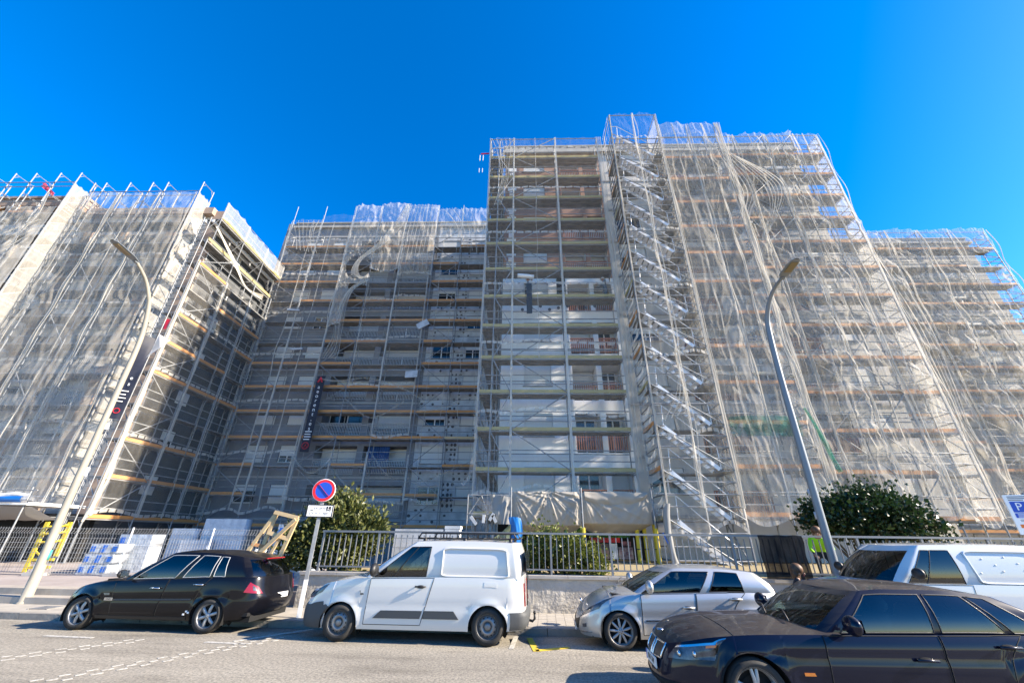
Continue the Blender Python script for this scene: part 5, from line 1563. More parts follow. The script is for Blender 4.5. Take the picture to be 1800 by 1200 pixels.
for mir in (False, True):
    P4 = [(('c', .006), .655), (('c', .050), .68), (('c', .054), .98), (('c', .006), .99)]
    pp = []
    for k in range(4):
        (c0, t0), (c1, t1) = P4[k], P4[(k + 1) % 4]
        pp += [(c0[1] + (c1[1] - c0[1]) * u, t0 + (t1 - t0) * u) for u in np.linspace(0, 1, 8)[:-1]]
    pts = b_c.S(np.array([p[0] for p in pp]), np.array([p[1] for p in pp]), .01)
    if mir: pts = pts * [1, -1, 1]
    MB().tube([Vector(p) for p in pts] + [Vector(pts[0])], .013, 6, False).build('grille_surround', 'chrome', b_t, True)
MB().lathe([(.001, .012), (.04, .010), (.045, 0)], 18, 'z', (.16, 0, .70)).build('badge', 'chrome', b_t, True)
for cc, tt in ((.098, .80), (.128, .78)):
    for sg in (1, -1):
        p_ = b_c.S(cc, tt, .004); MB().ell((p_[0], p_[1] * sg, p_[2]), (.02, .04, .036), 14, 10).build('lamp_projector', 'chrome', b_t, True)
for y in (-.45, .05):
    MB().tube([(1.52, y, .895), (1.66, y + .35, .955), (1.70, y + .55, .945)], .010, 5).build('wiper', 'black', b_t, True)

# --- larger white van, cut by the frame
jum = dict(L=4.5, W=1.66, wheels=(.85, 3.65), wz=.29, wr=.30, Ra=.35, rim=.19, n_sp=5, kind='steel', flare=.018, clear=.19, belt=1.06,
    outline=[(0, 0), (.03, .35), (.14, .58), (.36, .71), (.8, .79), (1.4, .82), (2.4, .83), (3.6, .83), (4.2, .82), (4.4, .78), (4.48, .65), (4.5, .35), (4.5, 0)],
    zbot=[(0, .2), (4.5, .25)], zsh=[(0, .70), (.15, .82), (.5, .95), (1.0, 1.05), (1.6, 1.09), (2.4, 1.09), (4.5, 1.09)],
    section=[(0, .95), (.1, .985), (.25, 1.0), (.6, 1.0), (.85, .992), (1, .975)], nose=[(0, .03), (.2, 0), (.5, .02), (.8, .07), (1, .14)], tail=[(0, .02), (.5, 0), (1, .04)],
    crease=[], hood_crown=[(0, 0), (.3, .03), (1.5, .05)], boot_crown=[(3.2, 0), (4.5, 0)],
    green=dict(wb=1.05, wt=1.72, A=(1.32, .75), At=(1.92, .665), C=(4.38, .78), Ct=(4.30, .70), rb=4.46, rt=4.38, s=list(np.linspace(0, 1, 41)), panes=[(.04, .14), (.155, .36)], smap=([0, .38, 1], [0, .20, 1]), v0=.03, v1=.86, rear_glass=False,
        ztop=[(1.6, 1.655), (2.0, 1.69), (3.0, 1.70), (4.4, 1.68)], crown=[(1.6, 0), (1.9, .02), (3, .03), (4.4, .01)], bow=.03),
    seats=(2.1,), doors=[dict(quad=[(1.42, .1), (2.3, .1), (2.44, .985), (1.46, .985)], handle=(2.2, .8))], handle_mat='black', mirror_k=1.12, mirror=(1.55, 1.22), mirror_mat='black',
    patches=[('headlight', 'lens_clear', [(('c', .085), .70), (('c', .155), .72), (('c', .165), .88), (('c', .09), .86)], .008), ('front_bumper', 'trim', [(('c', 0), 0), (('c', .16), 0), (('c', .15), .4), (('c', 0), .4)], .014)])
j_t, j_c = build_car('white_van', 'older white van with a dented side panel at the right edge behind the dark saloon', 'van', (5.28, 7.62 + .83, 0), ST, jum, WHITE2)
def pan_pt(car, sp, sx, v, off):
    g = sp['green']
    st_ = float(np.interp(sx, *g['smap'])); xb = g['A'][0] + (g['C'][0] - g['A'][0]) * sx; xt = g['At'][0] + (g['Ct'][0] - g['At'][0]) * st_
    yb = g['A'][1] + (g['C'][1] - g['A'][1]) * sx; yt = g['At'][1] + (g['Ct'][1] - g['At'][1]) * st_
    zb = float(car.zs(xb)) - .015; zt = float(interp(g['ztop'])(xt))
    return Vector((xb + (xt - xb) * v, -(yb + (yt - yb) * v + g['bow'] * math.sin(math.pi * v) + off), zb + (zt - zb) * v))
for sg in (1, -1):
    o1 = [pan_pt(j_c, jum, sx, v, .008) for sx, v in round_rect(.43, .80, .05, .84, .06)]
    MB().tube([Vector((p.x, p.y * sg, p.z)) for p in o1 + [o1[0]]], .020, 8, False).build('pressed_panel_rim', WHITE2, j_t, True)
    for q in range(7):
        p = pan_pt(j_c, jum,   .46 + .04 * q + .01 * (q % 3), .3 + .5 * ((q * 37) % 10) / 10, .002)
        MB().ell((p.x, p.y * sg, p.z), (.018, .004, .014), 10, 6).build('dent', WHITE2, j_t, True)

# ------------------------------------------------------------------ street furniture and site things
def lamp_post(label, base, path, r0, r1, m, head_dir, base_h=.0):
    t = thing('street_lamp', base, 0, label, 'street lamp', None)
    n = len(path)
    MB().tube(path, [r0 + (r1 - r0) * k / (n - 1) for k in range(n)], 14).build('pole', m, t, True)
    MB().lathe([(r0 * 1.0, .9), (r0 * 1.12, .85), (r0 * 1.2, .05), (r0 * 1.5, .03), (r0 * 1.5, 0)], 16, 'z').build('base', m, t, True)
    return t
# both lamps reach out over the road, towards the viewer
path = [(0, 0, 0), (0, -.06, 1.85), (0, -.1, 3.65), (0, -.13, 5.6), (0, -.17, 7.6), (0, -.36, 8.7), (0, -.56, 9.2), (0, -.9, 9.65), (0, -1.36, 9.98)]
q = [Vector(p) for p in path]
pts = []
for i in range(len(q) - 1):
    a, b_, c_, d = q[max(i - 1, 0)], q[i], q[i + 1], q[min(i + 2, len(q) - 1)]
    for j in range(6):
        s_ = j / 6
        pts.append(.5 * ((2 * b_) + (c_ - a) * s_ + (2 * a - 5 * b_ + 4 * c_ - d) * s_ ** 2 + (3 * b_ - a - 3 * c_ + d) * s_ ** 3))
pts.append(q[-1])
l1 = lamp_post('cream weathered street lamp arching over the road before the left wing', (-12.9, 11.17, .04), pts, .098, .046, 'concrete_pole', None)
def lamp_head(par, p, d, L_, w_):
    h = thing('lamp_head', p, 0); h.parent = par
    bpy.data.objects.remove(h)
    d = Vector(d).normalized(); u = Vector((1, 0, 0)).cross(d).normalized()
    if u.z < 0: u = -u
    sd = Vector((1, 0, 0)); p = Vector(p)
    b = MB(); rows = []
    for s_, hw, ht in ((-.05, .05, .04), (.06, .10, .05), (.25, w_ * .5, .055), (.7, w_ * .5, .05), (.93, w_ * .42, .04), (1.0, w_ * .2, .02)):
        c_ = p + d * (s_ * L_)
        rows.append([c_ + sd * hw * math.cos(a) + u * ht * math.sin(a) * (1.2 if math.sin(a) > 0 else .45) for a in np.linspace(0, 2 * math.pi, 17)])
    b.grid(np.array([[list(v) for v in r] for r in rows]), flip=True)
    hd = b.build('lamp_head', 'lampgrey', par, True)
    for o_ in ():
        pass
    c0 = p + d * .34 * L_ - u * .031; c1 = p + d * .86 * L_ - u * .031
    MB().obox((c0 + c1) / 2, d, ((c1 - c0).length, w_ * .62, .014), u).build('lens', 'lamp_glass', hd)
    MB().obox(p + d * .03 * L_ - u * .03, d, (.1, .1, .05), u).build('clamp', 'lampgrey', hd)
lamp_head(l1, pts[-1], Vector((0, -.9, .12)), .9, .30)
path2 = [(0, 0, 0), (0, -.07, 3), (0, -.14, 6), (0, -.24, 7.5), (0, -.36, 8.02), (0, -.65, 8.42), (0, -1.0, 8.64), (0, -1.39, 8.72)]
q = [Vector(p) for p in path2]; pts2 = []
for i in range(len(q) - 1):
    a, b_, c_, d = q[max(i - 1, 0)], q[i], q[i + 1], q[min(i + 2, len(q) - 1)]
    for j in range(6):
        s_ = j / 6
        pts2.append(.5 * ((2 * b_) + (c_ - a) * s_ + (2 * a - 5 * b_ + 4 * c_ - d) * s_ ** 2 + (3 * b_ - a - 3 * c_ + d) * s_ ** 3))
pts2.append(q[-1])
l2 = lamp_post('tall grey street lamp with a dark flat head in front of the netted bays', (7.68, 10.57, .04), pts2, .098, .044, 'lampgrey', None)
lamp_head(l2, pts2[-1], Vector((0, -.65, .10)), .72, .32)
for z in (2.2, 2.75):
    MB().lathe([(.086, z), (.094, z), (.094, z + .18), (.086, z + .18)], 14, 'z').build('sticker', 'film', l2, True)
for z in (1.0, 3.2, 4.6):
    MB().lathe([(.086, z), (.0975 - z * .004, z), (.0965 - z * .004, z + .25), (.082, z + .25)], 14, 'z').build('sticker', 'film' if z > 2 else 'teal', l1, True)

# no parking sign with its plate
sg_ = thing('traffic_sign', (-5.0, 9.95, .04), R(12), 'round red and blue no parking sign over a white permit plate, on a grey pole', 'traffic sign')
MB().box(-.04, .04, -.02, .02, 0, 3.0).build('pole', 'steel', sg_)
MB().box(-.042, .042, -.022, .022, 0, .75).build('pole_base', 'alu', sg_)
D_ = thing('d', (0, 0, 0)); bpy.data.objects.remove(D_)
dc = MB(); dc.lathe([(.275, .0), (.275, -.03), (.265, -.032)], 48, 'y', (0, -.03, 2.73)); dc.lathe([(.001, 0), (.275, 0)], 48, 'y', (0, -.03, 2.73))
disc = dc.build('sign_disc', 'white', sg_, True)
MB().lathe([(.265, -.033), (.198, -.033)], 48, 'y', (0, -.03, 2.73)).build('red_ring', 'red', disc)
MB().lathe([(.199, -.0325), (.001, -.0325)], 48, 'y', (0, -.03, 2.73)).build('blue_field', 'blue', disc)
MB().obox((0, -.0645, 2.73), (1, 0, -1), (.41, .003, .045), (0, -1, 0)).build('red_bar', 'red', disc)
pl = MB().box(-.31, .31, -.05, -.03, 2.10, 2.39).build('permit_plate', 'white', sg_)
b = MB()
for x0, x1, z0, z1 in ((-.31, .31, 2.37, 2.39), (-.31, .31, 2.10, 2.12), (-.31, -.285, 2.12, 2.37), (.285, .31, 2.12, 2.37)):
    b.box(x0, x1, -.053, -.05, z0, z1)
b.build('plate_border', 'ink', pl)
text('plate_lettering', 'EXCEPTE', .07, 'ink', pl, (-.01, -.052, 2.30), ext=.0005)
text('plate_lettering', 'PER VEH', .04, 'ink_grey', pl, (-.03, -.052, 2.18), ext=.0005)
MB().box(.14, .25, -.052, -.05, 2.24, 2.35).build('pictogram', 'ink', pl)
b = MB(); b.lathe([(.012, -.0535), (.001, -.0535)], 12, 'y', (.19, 0, 2.335)); b.obox((.19, -.053, 2.30), (.15, 0, -1), (.05, .002, .014), (0, -1, 0)); b.obox((.205, -.053, 2.28), (1, 0, -.1), (.035, .002, .01), (0, -1, 0)); b.obox((.222, -.053, 2.265), (.3, 0, -1), (.03, .002, .01), (0, -1, 0))
b.lathe([(.030, -.0535), (.022, -.0535)], 16, 'y', (.187, 0, 2.272)); b.build('wheelchair_symbol', 'white', pl)
b = MB(); b.lathe([(.05, -.052), (.036, -.052)], 4, 'y', (-.19, 0, 2.185)); b.poly([(-.24, 2.27), (-.13, 2.27), (-.16, 2.25), (-.21, 2.25)], -.052, -.05); b.box(.08, .2, -.052, -.05, 2.175, 2.195); b.build('crest', 'ink', pl)
text('plate_lettering', 'GRUA', .03, 'ink_grey', pl, (.14, -.052, 2.155), ext=.0005)

# parking sign at the right edge
ps = thing('parking_sign', (10.62, 8.98, .04), R(-18), 'white parking sign with a blue P square and an orange stripe, right edge', 'parking sign')
MB().box(.38, .46, .0, .06, 0, 2.7).build('pole', 'steel', ps)
pb = MB().box(0, .84, -.03, 0, 1.86, 2.66).build('sign_board', 'white', ps)
MB().box(.06, .30, -.034, -.03, 2.30, 2.52).build('blue_square', 'blue', pb)
text('p_letter', 'P', .22, 'white', pb, (.18, -.036, 2.41), ext=.001)
MB().box(.06, .80, -.034, -.03, 2.19, 2.285).build('blue_band', 'blue', pb)
for z in (2.26, 2.235, 2.21): MB().box(.10, .70, -.036, -.034, z - .005, z + .005).build('text_line', 'white', pb)
for z in (2.62, 2.585, 2.55): MB().box(.06, .52 if z > 2.56 else .3, -.033, -.03, z - .008, z + .008).build('text_line', 'ink_grey', pb)
for z in (2.15, 2.12): MB().box(.10, .70, -.033, -.03, z - .005, z + .005).build('text_line', 'ink_grey', pb)
MB().box(.06, .80, -.034, -.03, 1.99, 2.06).build('orange_stripe', 'orange_paint', pb)
MB().lathe([(.12, -.034), (.001, -.034)], 4, 'y', (.45, 0, 2.40)).build('orange_diamond', 'orange_paint', pb)

# ---- shrubs
def leaf_mat(name, a, b_, rough=.45):
    m = mat(name, a, rough, 0, b_, 9, spec=.45, transl=.25)
    return m
M['leaf_olive'] = leaf_mat('olive_leaf', (0.055, 0.075, 0.018), (0.16, 0.16, 0.045))
M['leaf_dark'] = leaf_mat('dark_glossy_leaf', (0.014, 0.032, 0.010), (0.03, 0.055, 0.016), .30)
M['leaf_yellow'] = leaf_mat('yellow_green_leaf', (0.085, 0.115, 0.02), (0.20, 0.20, 0.045))
def shrub(label, base, lobes, n, size, lm, seed, aspect=3.2, sprays=0, stems=()):
    """leaf by leaf: each a folded quad on the skin and inside of the crown's lobes, leaning outwards"""
    t = thing('shrub', base, 0, label, 'shrub')
    r = np.random.RandomState(seed)
    vol = np.array([l[3] * l[4] * l[5] for l in lobes]); pick = r.choice(len(lobes), n, p=vol / vol.sum())
    L_ = np.array(lobes)[pick]
    d = r.normal(size=(n, 3)); d /= np.linalg.norm(d, axis=1)[:, None]
    rad = r.uniform(.25, 1.0, n) ** .45
    lump = .62 + .66 * vnoise(d[:, 0] * 5 + pick * 7, d[:, 2] * 5 + d[:, 1] * 4, seed)
    c = L_[:, :3] + d * L_[:, 3:6] * (rad * lump)[:, None]
    if sprays:
        k = r.choice(n, sprays); 
        c[k] += d[k] * r.uniform(.05, .30, sprays)[:, None] + [0, 0, .10]
    c[:, 2] = np.maximum(c[:, 2], .03)
    ax = d * .7 + r.normal(size=(n, 3)) * .55 + [0, 0, .45]; ax /= np.linalg.norm(ax, axis=1)[:, None]
    sd = np.cross(ax, r.normal(size=(n, 3))); sd /= np.linalg.norm(sd, axis=1)[:, None]
    up_ = np.cross(sd, ax)
    s_ = size * r.uniform(.5, 1.5, n)[:, None]; w_ = s_ / aspect
    P = np.stack([c - ax * s_ * .5, c + sd * w_ + up_ * w_ * .35, c + ax * s_ * .5, c - sd * w_ + up_ * w_ * .35], 1).reshape(-1, 3)
    b = MB(); b.v = [tuple(p) for p in P.tolist()]; b.f = [(4 * i, 4 * i + 1, 4 * i + 2) for i in range(n)] + [(4 * i, 4 * i + 2, 4 * i + 3) for i in range(n)]; b.mi = [0] * (2 * n)
    o = b.build('foliage', lm, t); o['kind'] = 'stuff'
    b = MB()
    for l in lobes:
        for k in range(3):
            a = r.uniform(0, 6.28)
            b.tube([(l[0] * .3, l[1] * .3, 0), (l[0] * .7 + .1 * math.cos(a), l[1] * .7 + .1 * math.sin(a), l[2] * .6), (l[0] + l[3] * .5 * math.cos(a), l[1] + l[4] * .5 * math.sin(a), l[2] + l[5] * .4)], [.035, .025, .01], 6)
    b.build('stem', 'stem', t, True)
    return t
shrub('tall olive-green laurel shrub behind the no parking sign, left end of the wall', (-5.45, 12.1, TER - .05),
      [(-.8, 0, .75, .75, .6, .75), (.1, 0, 1.35, .8, .65, .85), (.75, .1, 1.05, .75, .6, .75), (.3, -.1, .6, 1.0, .6, .65), (-.1, .1, 1.75, .45, .4, .45), (1.15, 0, 1.0, .35, .35, .45), (-1.1, 0, .5, .5, .5, .55)], 9500, .13, 'leaf_olive', 3, 3.6, 1500)
shrub('low yellow-green hedge shrub behind the railing in front of the shop', (1.1, 12.0, TER - .05),
      [(-.3, 0, .65, .65, .5, .55), (.35, 0, .5, .7, .5, .55), (.95, 0, .3, .45, .4, .45), (-.7, 0, .45, .4, .4, .5)], 6500, .075, 'leaf_yellow', 5, 1.9, 700)
shrub('wide dark glossy round shrub behind the railing beside the grey street lamp', (10.55, 12.7, TER - .05),
      [(-.8, 0, 1.62, .95, .8, .62), (.2, 0, 1.85, 1.0, .9, .72), (1.05, 0, 1.65, .9, .8, .66), (1.75, 0, 1.25, .55, .6, .42), (-1.45, 0, 1.45, .55, .6, .42), (.2, 0, 1.25, 1.4, .8, .42), (0, .1, .7, .35, .35, .6)], 11000, .105, 'leaf_dark', 9, 2.4, 1300)

# ---- beige tarpaulin wrapped round the protective fan over the shop
tp = thing('tarpaulin', (0, 0, 0), 0, 'creased beige tarpaulin wrapped round the protective fan over the shop entrance', 'tarpaulin')
def tarp_panel(x0, x1, zt, zb, seed, gather):
    u, v = np.meshgrid(np.linspace(0, 1, 90), np.linspace(0, 1, 60), indexing='ij')
    x = x0 + (x1 - x0) * u
    # front face for v<.62, then the belly runs back under the fan
    f_ = np.clip(v / .6, 0, 1); g_ = np.clip((v - .6) / .4, 0, 1)
    z = zt + (zb - zt) * f_ - .38 * np.sin(np.pi * g_ * .75) * np.sin(np.pi * u) ** .5 - .05 * g_
    y = 17.3 - .10 * np.sin(np.pi * f_) + 1.35 * g_
    # creases fanning out from the upper corners and from the gathered middle
    cr = np.zeros_like(u)
    for gx, k, a in gather:
        ang = np.arctan2((u - gx) * (x1 - x0), f_ * (zt - zb) + .05); dist = np.hypot((u - gx) * (x1 - x0), f_ * (zt - zb))
        n_ = vnoise(ang * k + seed, np.zeros_like(ang) + seed * .3, seed + int(gx * 10))
        cr += .5 * a * (1 - np.abs(2 * n_ - 1)) ** 2 * np.exp(-dist / 1.9) * np.minimum(1, dist * 4)
    cr += .05 * vnoise(u * 6 + v * 3, v * 5 - u * 2, seed + 9) + .03 * vnoise(u * 20 + v * 8, v * 9, seed + 11)
    y = y - cr * (1 - g_ * .7) * np.minimum(1, np.minimum(u, 1 - u) * 14)
    return np.stack([x, y, z], -1)
MB().grid(tarp_panel(-.38, 2.58, 3.55, 2.2, 3, ((0, 9, .20), (.52, 10, .22), (1, 8, .16)))).build('tarpaulin_sheet', 'tarp', tp, True)
MB().grid(tarp_panel(2.60, 5.55, 3.52, 2.28, 8, ((0, 8, .18), (1, 7, .14)))).build('tarpaulin_sheet', 'tarp', tp, True)
# second layer folded over the right half's upper edge
u, v = np.meshgrid(np.linspace(0, 1, 60), np.linspace(0, 1, 20), indexing='ij')
MB().grid(np.stack([2.75 + 2.7 * u, 17.16 - .08 * np.sin(np.pi * v) - .05 * vnoise(u * 9, v * 3, 4), 3.56 - v * (.16 + .38 * np.sin(np.pi * np.clip(u * .9 + .1, 0, 1)) ** .6) - .02 * np.sin(u * 9)], -1)).build('folded_flap', 'tarp', tp, True)
gt = thing('tarpaulin', (0, 0, 0), 0, 'smaller grey tarpaulin and net bag with white foam offcuts left of the beige one', 'tarpaulin')
M['tarp_grey'] = mat('grey_tarpaulin', (0.30, 0.30, 0.29), .8, transl=.2)
u, v = np.meshgrid(np.linspace(0, 1, 40), np.linspace(0, 1, 30), indexing='ij')
MB().grid(np.stack([-1.35 + .95 * u + .25 * v * (1 - u), 17.25 - .12 * vnoise(u * 7 + v * 3, v * 3, 6) - .1 * np.sin(3 * u), 3.42 - 1.2 * v - .1 * u * (1 - v)], -1)).build('tarpaulin_sheet', 'tarp_grey', gt, True)
u, v = np.meshgrid(np.linspace(0, 1, 30), np.linspace(0, 1, 24), indexing='ij')
MB().grid(np.stack([-2.25 + 1.2 * u, 17.2 - .25 * np.sin(np.pi * u) * np.sin(np.pi * v), 3.38 - 1.5 * v - .1 * np.sin(np.pi * u)], -1)).build('net_bag', 'net_thin', gt, True)
b = MB()
for z in (3.38, 2.62): b.tube([(-2.28, 17.2, z), (-.4, 17.2, z)], .022, 6)
b.tube([(-2.28, 17.2, .9), (-2.28, 17.2, 3.4)], .025, 6); b.tube([(-2.2, 17.2, 2.62), (-1.7, 17.2, 3.38), (-1.25, 17.2, 2.3)], .02, 5); b.tube([(-1.25, 17.2, 2.2), (-.5, 17.2, 3.2)], .02, 5)
b.build('tube_frame', 'steel', gt)
for i, (x, z, a, l_) in enumerate(((-1.98, 2.35, 50, .5), (-1.55, 2.42, 85, .4), (-1.22, 2.5, 60, .42), (-1.1, 2.42, 120, .4))):
    MB().obox((x, 17.05, z), (math.cos(R(a)), 0, -math.sin(R(a)) if i == 0 else math.sin(R(a))), (l_ * .8, .12, .11), (0, -1, 0)).build('foam_offcut', 'polystyrene', gt)
# posts of the fan with yellow foam sleeves at head height
for x in (-.40, 2.60, 5.58):
    lab = {-.40: 'steel prop of the fan at the left corner of the beige tarpaulin', 2.60: 'steel prop between the two halves of the beige tarpaulin', 5.58: 'steel prop at the right corner of the beige tarpaulin'}[x]
    t = thing('scaffold_prop', (x, 17.02, TER - .06), 0, lab, 'prop', 'props under the protective fan')
    MB().tube([(0, 0, 0), (0, 0, 2.9)], .03, 8).build('tube', 'steel', t)
    if x > 0: MB().tube([(0, 0, .0), (0, 0, 1.32)], .075, 10).build('foam_sleeve', 'yellow_paint', t)
for k, x in enumerate((5.0, 5.35, 5.82)):
    t = thing('foam_wrapped_post', (x, 17.75 + .1 * k, TER - .06), 0, ['yellow foam-wrapped post, first right of the posters', 'yellow foam-wrapped post, middle one beside the stair tower foot', 'yellow foam-wrapped post nearest the stair tower foot'][k], 'post', 'yellow wrapped posts by the shop')
    MB().tube([(0, 0, 0), (0, 0, 1.5)], .085, 10).build('foam_sleeve', 'yellow_paint', t)
    MB().tube([(0, 0, 1.5), (0, 0, 2.0)], .03, 8).build('tube', 'steel', t)
    for z in (.5, 1.05): MB().lathe([(.088, z), (.09, z + .02), (.088, z + .04)], 12, 'z').build('tape_band', 'ink', t)
# dark netting skirts at the foot of the tower
ch = thing('rubble_chute', (6.2, 16.75, TER), 0, 'rubble chute of taped grey plastic running down the foot of the stair tower', 'chute')
u, v = np.meshgrid(np.linspace(0, 2 * math.pi, 14), np.linspace(0, 1, 30), indexing='ij')
rr = .11 + .04 * vnoise(u * 2, v * 9, 2)
MB().grid(np.stack([-.25 + .45 * v ** 2 * 0 + (-.5) * v + .5 * v ** 2 + .1 + rr * np.cos(u), -.1 + rr * np.sin(u) * .8, 2.2 * v], -1)).build('chute_tube', 'tarp_grey', ch, True)
bt = thing('blue_tarpaulin', (-.2, 17.0, 0), 0, 'bright blue plastic sheet hanging beside the shop at the railing', 'tarpaulin')
u, v = np.meshgrid(np.linspace(0, 1, 20), np.linspace(0, 1, 40), indexing='ij')
w_ = .26 - .12 * np.clip(v - .35, 0, 1)
MB().grid(np.stack([-.05 + (u - .5) * 2 * w_ + .10 * v + .05 * np.sin(6 * v), -.1 * np.sin(np.pi * u) - .06 * vnoise(u * 8, v * 4, 3), 2.5 - 1.6 * v - .15 * (u - .4) ** 2], -1)).build('sheet', 'tarp_blue', bt, True)
gts = thing('green_tarpaulin', (0, 16.9, 0), 0, 'dull green plastic sheet draped low to the left of the blue one', 'tarpaulin')
M['tarp_green'] = mat('dull_green_sheet', (0.10, 0.14, 0.07), .4, 0, (0.22, 0.24, 0.16), 4, transl=.2)
u, v = np.meshgrid(np.linspace(0, 1, 24), np.linspace(0, 1, 16), indexing='ij')
MB().grid(np.stack([-1.5 + 1.1 * u, -.1 * vnoise(u * 5, v * 5, 8), .95 + (.65 + .55 * u) * (1 - v) - .1 * np.sin(4 * u)], -1)).build('sheet', 'tarp_green', gts, True)
# black shade cloth on the railing
bs = thing('shade_cloth', (6.95, 10.55, TER), R(-5.2), 'black shade cloth tied to the railing below the stair tower', 'shade cloth')
u, v = np.meshgrid(np.linspace(0, 1, 40), np.linspace(0, 1, 24), indexing='ij')
MB().grid(np.stack([-.95 + 1.05 * u + .02 * np.sin(9 * v), -.02 - .03 * vnoise(u * 8, v * 5, 4), 0.97 * v + .02 + .008 * np.sin(17 * u) * v], -1)).build('cloth', 'black_net', bs, True)
bt_ = thing('rope', (5.7, 16.6, TER), 0, 'light blue rope end hanging behind the railing near the stair tower foot', 'rope')
MB().tube([(0, 0, 1.1), (.1, -.02, .8), (.25, 0, .55), (.3, -.03, .25), (.34, 0, .02)], .025, 6).build('strand', 'blue_print', bt_, True)

# ---- white foam packs behind the van and other materials
def pack(label, loc, rz, size, m, stripes=0, group=None, name='insulation_pack'):
    t = thing(name, loc, rz, label, 'pack', group)
    L_, D, H = size
    u, v = np.meshgrid(np.linspace(0, 1, 20), np.linspace(0, 1, 8), indexing='ij')
    b = MB(); b.box(0, L_, .02, D, 0, H)
    b.grid(np.stack([u * L_, .0 - .015 * vnoise(u * 9, v * 4, int(abs(loc[0] * 10 + loc[2] * 7))), v * H], -1))
    b.build('wrapped_body', m, t, True)
    for k in range(stripes):
        x = L_ * (.12 + .76 * k / max(1, stripes - 1))
        MB().poly([(x - .10, H * .12), (x + .06, H * .12), (x + .11, H * .88), (x - .05, H * .88)] if k % 2 else [(x - .08, H * .2), (x + .09, H * .2), (x + .09, H * .75), (x - .08, H * .75)], -.022, -.018).build('print', 'blue_print', t)
    return t
lv = ('lowest', 'second', 'third', 'topmost')
for k in range(3):
    pack(f'white film-wrapped insulation pack with blue print, {("bottom", "middle", "top")[k]} of the stack by the mesh fence', (-16.25 + .08 * k, 15.3, .34 + .34 * k), R(2), (1.05, .6, .32), 'film', 3, 'film-wrapped packs stacked by the mesh fence')
pack('plain wrapped pack with one blue label set back above the stack by the mesh fence', (-15.9, 16.1, 1.25), 0, (1.3, .6, .42), 'film', 1, 'film-wrapped packs stacked by the mesh fence')
MB_ = None
pack('base pack under the blue-labelled one behind the stack', (-15.9, 16.1, .34), 0, (1.3, .6, .9), 'film', 0, 'film-wrapped packs stacked by the mesh fence')
for i, (x, w_, h, lab) in enumerate(((-14.3, 1.0, 1.35, 'pale wrapped board stack standing behind the mesh fence, left of the tallest'), (-13.1, 1.7, 1.75, 'largest pale blue-white board stack behind the mesh fence'), (-13.4, 1.0, .9, 'low grey wrapped stack in front of the largest board stack'))):
    pack(lab, (x * 1.26, 20.9 - (.8 if i == 2 else 0) + .1 * i, .34), R(-3 + 4 * i), (w_ * 1.26, .5, h * 1.2), 'film', 0, 'board stacks behind the mesh fence', 'board_stack')
for k, (x, z, w_, lab) in enumerate(((-4.3, TER - .06, 1.7, 'long white foam block stack behind the white van roof, left'), (-2.6, TER - .06, .55, 'short taller white foam block stack behind the white van roof, right'))):
    t = thing('foam_block_stack', (x, 13.9, z), 0, lab, 'foam blocks')
    for j in range(4):
        MB().box(.01 * j, w_ - .01 * j, 0, .5, j * .29, j * .29 + .28).build('foam_block', 'polystyrene', t)
    if k: MB().box(.02, w_, 0, .5, 1.16, 1.26).build('foam_block', 'polystyrene', t)
# blue parcels by the trestle
for k, (x, z, w_) in enumerate(((-8.1, .34, 1.6), (-8.0, .78, 1.5), (-7.95, 1.22, 1.4), (-7.9, 1.62, 1.2))):
    pack(f'blue and white wrapped pack behind the timber trestle, {lv[k]} of its pile', (x, 13.2, z), R(-3), (w_, .7, .42), 'film', 4, 'blue and white packs behind the trestle')
# timber trestle
tr = thing('timber_trestle', (-6.95, 11.2, .34), 0, 'pale timber trestle frame with crossed braces standing behind the black hatchback', 'trestle')
def plank(a, b_, w_=.10, t_=.045, m='wood'):
    return MB().bar(a, b_, w_, t_, (0, -1, .2)).build('plank', m, tr)
plank((.05, .1, 1.98), (-.55, -.05, .7)); plank((.05, .1, 1.98), (-.18, .0, .45)); plank((.72, 0, 1.82), (.38, -.05, .35)); plank((.0, .05, 1.97), (.74, .0, 1.82))
plank((-.02, .0, 1.45), (.62, -.02, 1.28)); plank((-.12, .0, .95), (.48, -.03, .80)); plank((.70, -.05, 1.78), (-.14, -.06, .85)); plank((-.14, -.05, .85), (.05, -.06, .35))
plank((-.38, 0, 1.15), (-.05, .02, 1.10), .08, .045, 'wood_dark'); plank((-.62, -.05, .72), (-.02, -.05, .6)); plank((.38, .0, 1.35), (.2, -.03, .85), .07)
for k in range(3): plank((-.36 + .13 * k, .25, 1.02), (-.48 + .13 * k, .2, .62), .05, .04, 'white')
for k in range(3): plank((.15 + .12 * k, .25, .85), (.02 + .12 * k, .2, .38), .06, .04, 'white')

# ---- mesh fence panels on the plaza
def mesh_panel(label, loc, rz, L_, Hh=1.55, lean=0):
    t = thing('mesh_fence_panel', loc, rz, label, 'fence panel')
    b = MB()
    for k in range(int(L_ / .10) + 1):
        x = k * .10
        b.tube([(x, 0, .06), (x, 0, Hh * .83), (x, -.06, Hh * .88), (x, 0, Hh * .93), (x, 0, Hh)], .0055, 4, False)
    for k in range(10):
        z = .08 + (Hh - .12) * k / 9
        b.tube([(0, 0, z), (L_, 0, z)], .0055, 4, False)
    b.build('wire_mesh', 'steel', t)
    pm_ = cached(('mpost', Hh), lambda: MB().tube([(0, 0, 0), (0, 0, Hh + .02)], .028, 8).mesh('post', 'alu'))
    link('post', pm_, t); link('post', pm_, t, (L_, 0, 0))
    MB().box(-.35, .35, -.12, .12, 0, .1).build('foot', 'slab', t, loc=(0, 0, 0)); 
    return t
mesh_panel('wire mesh fence panel between the yellow gate frame and the film-wrapped packs', (-16.9, 14.6, .34), R(6), 2.6)
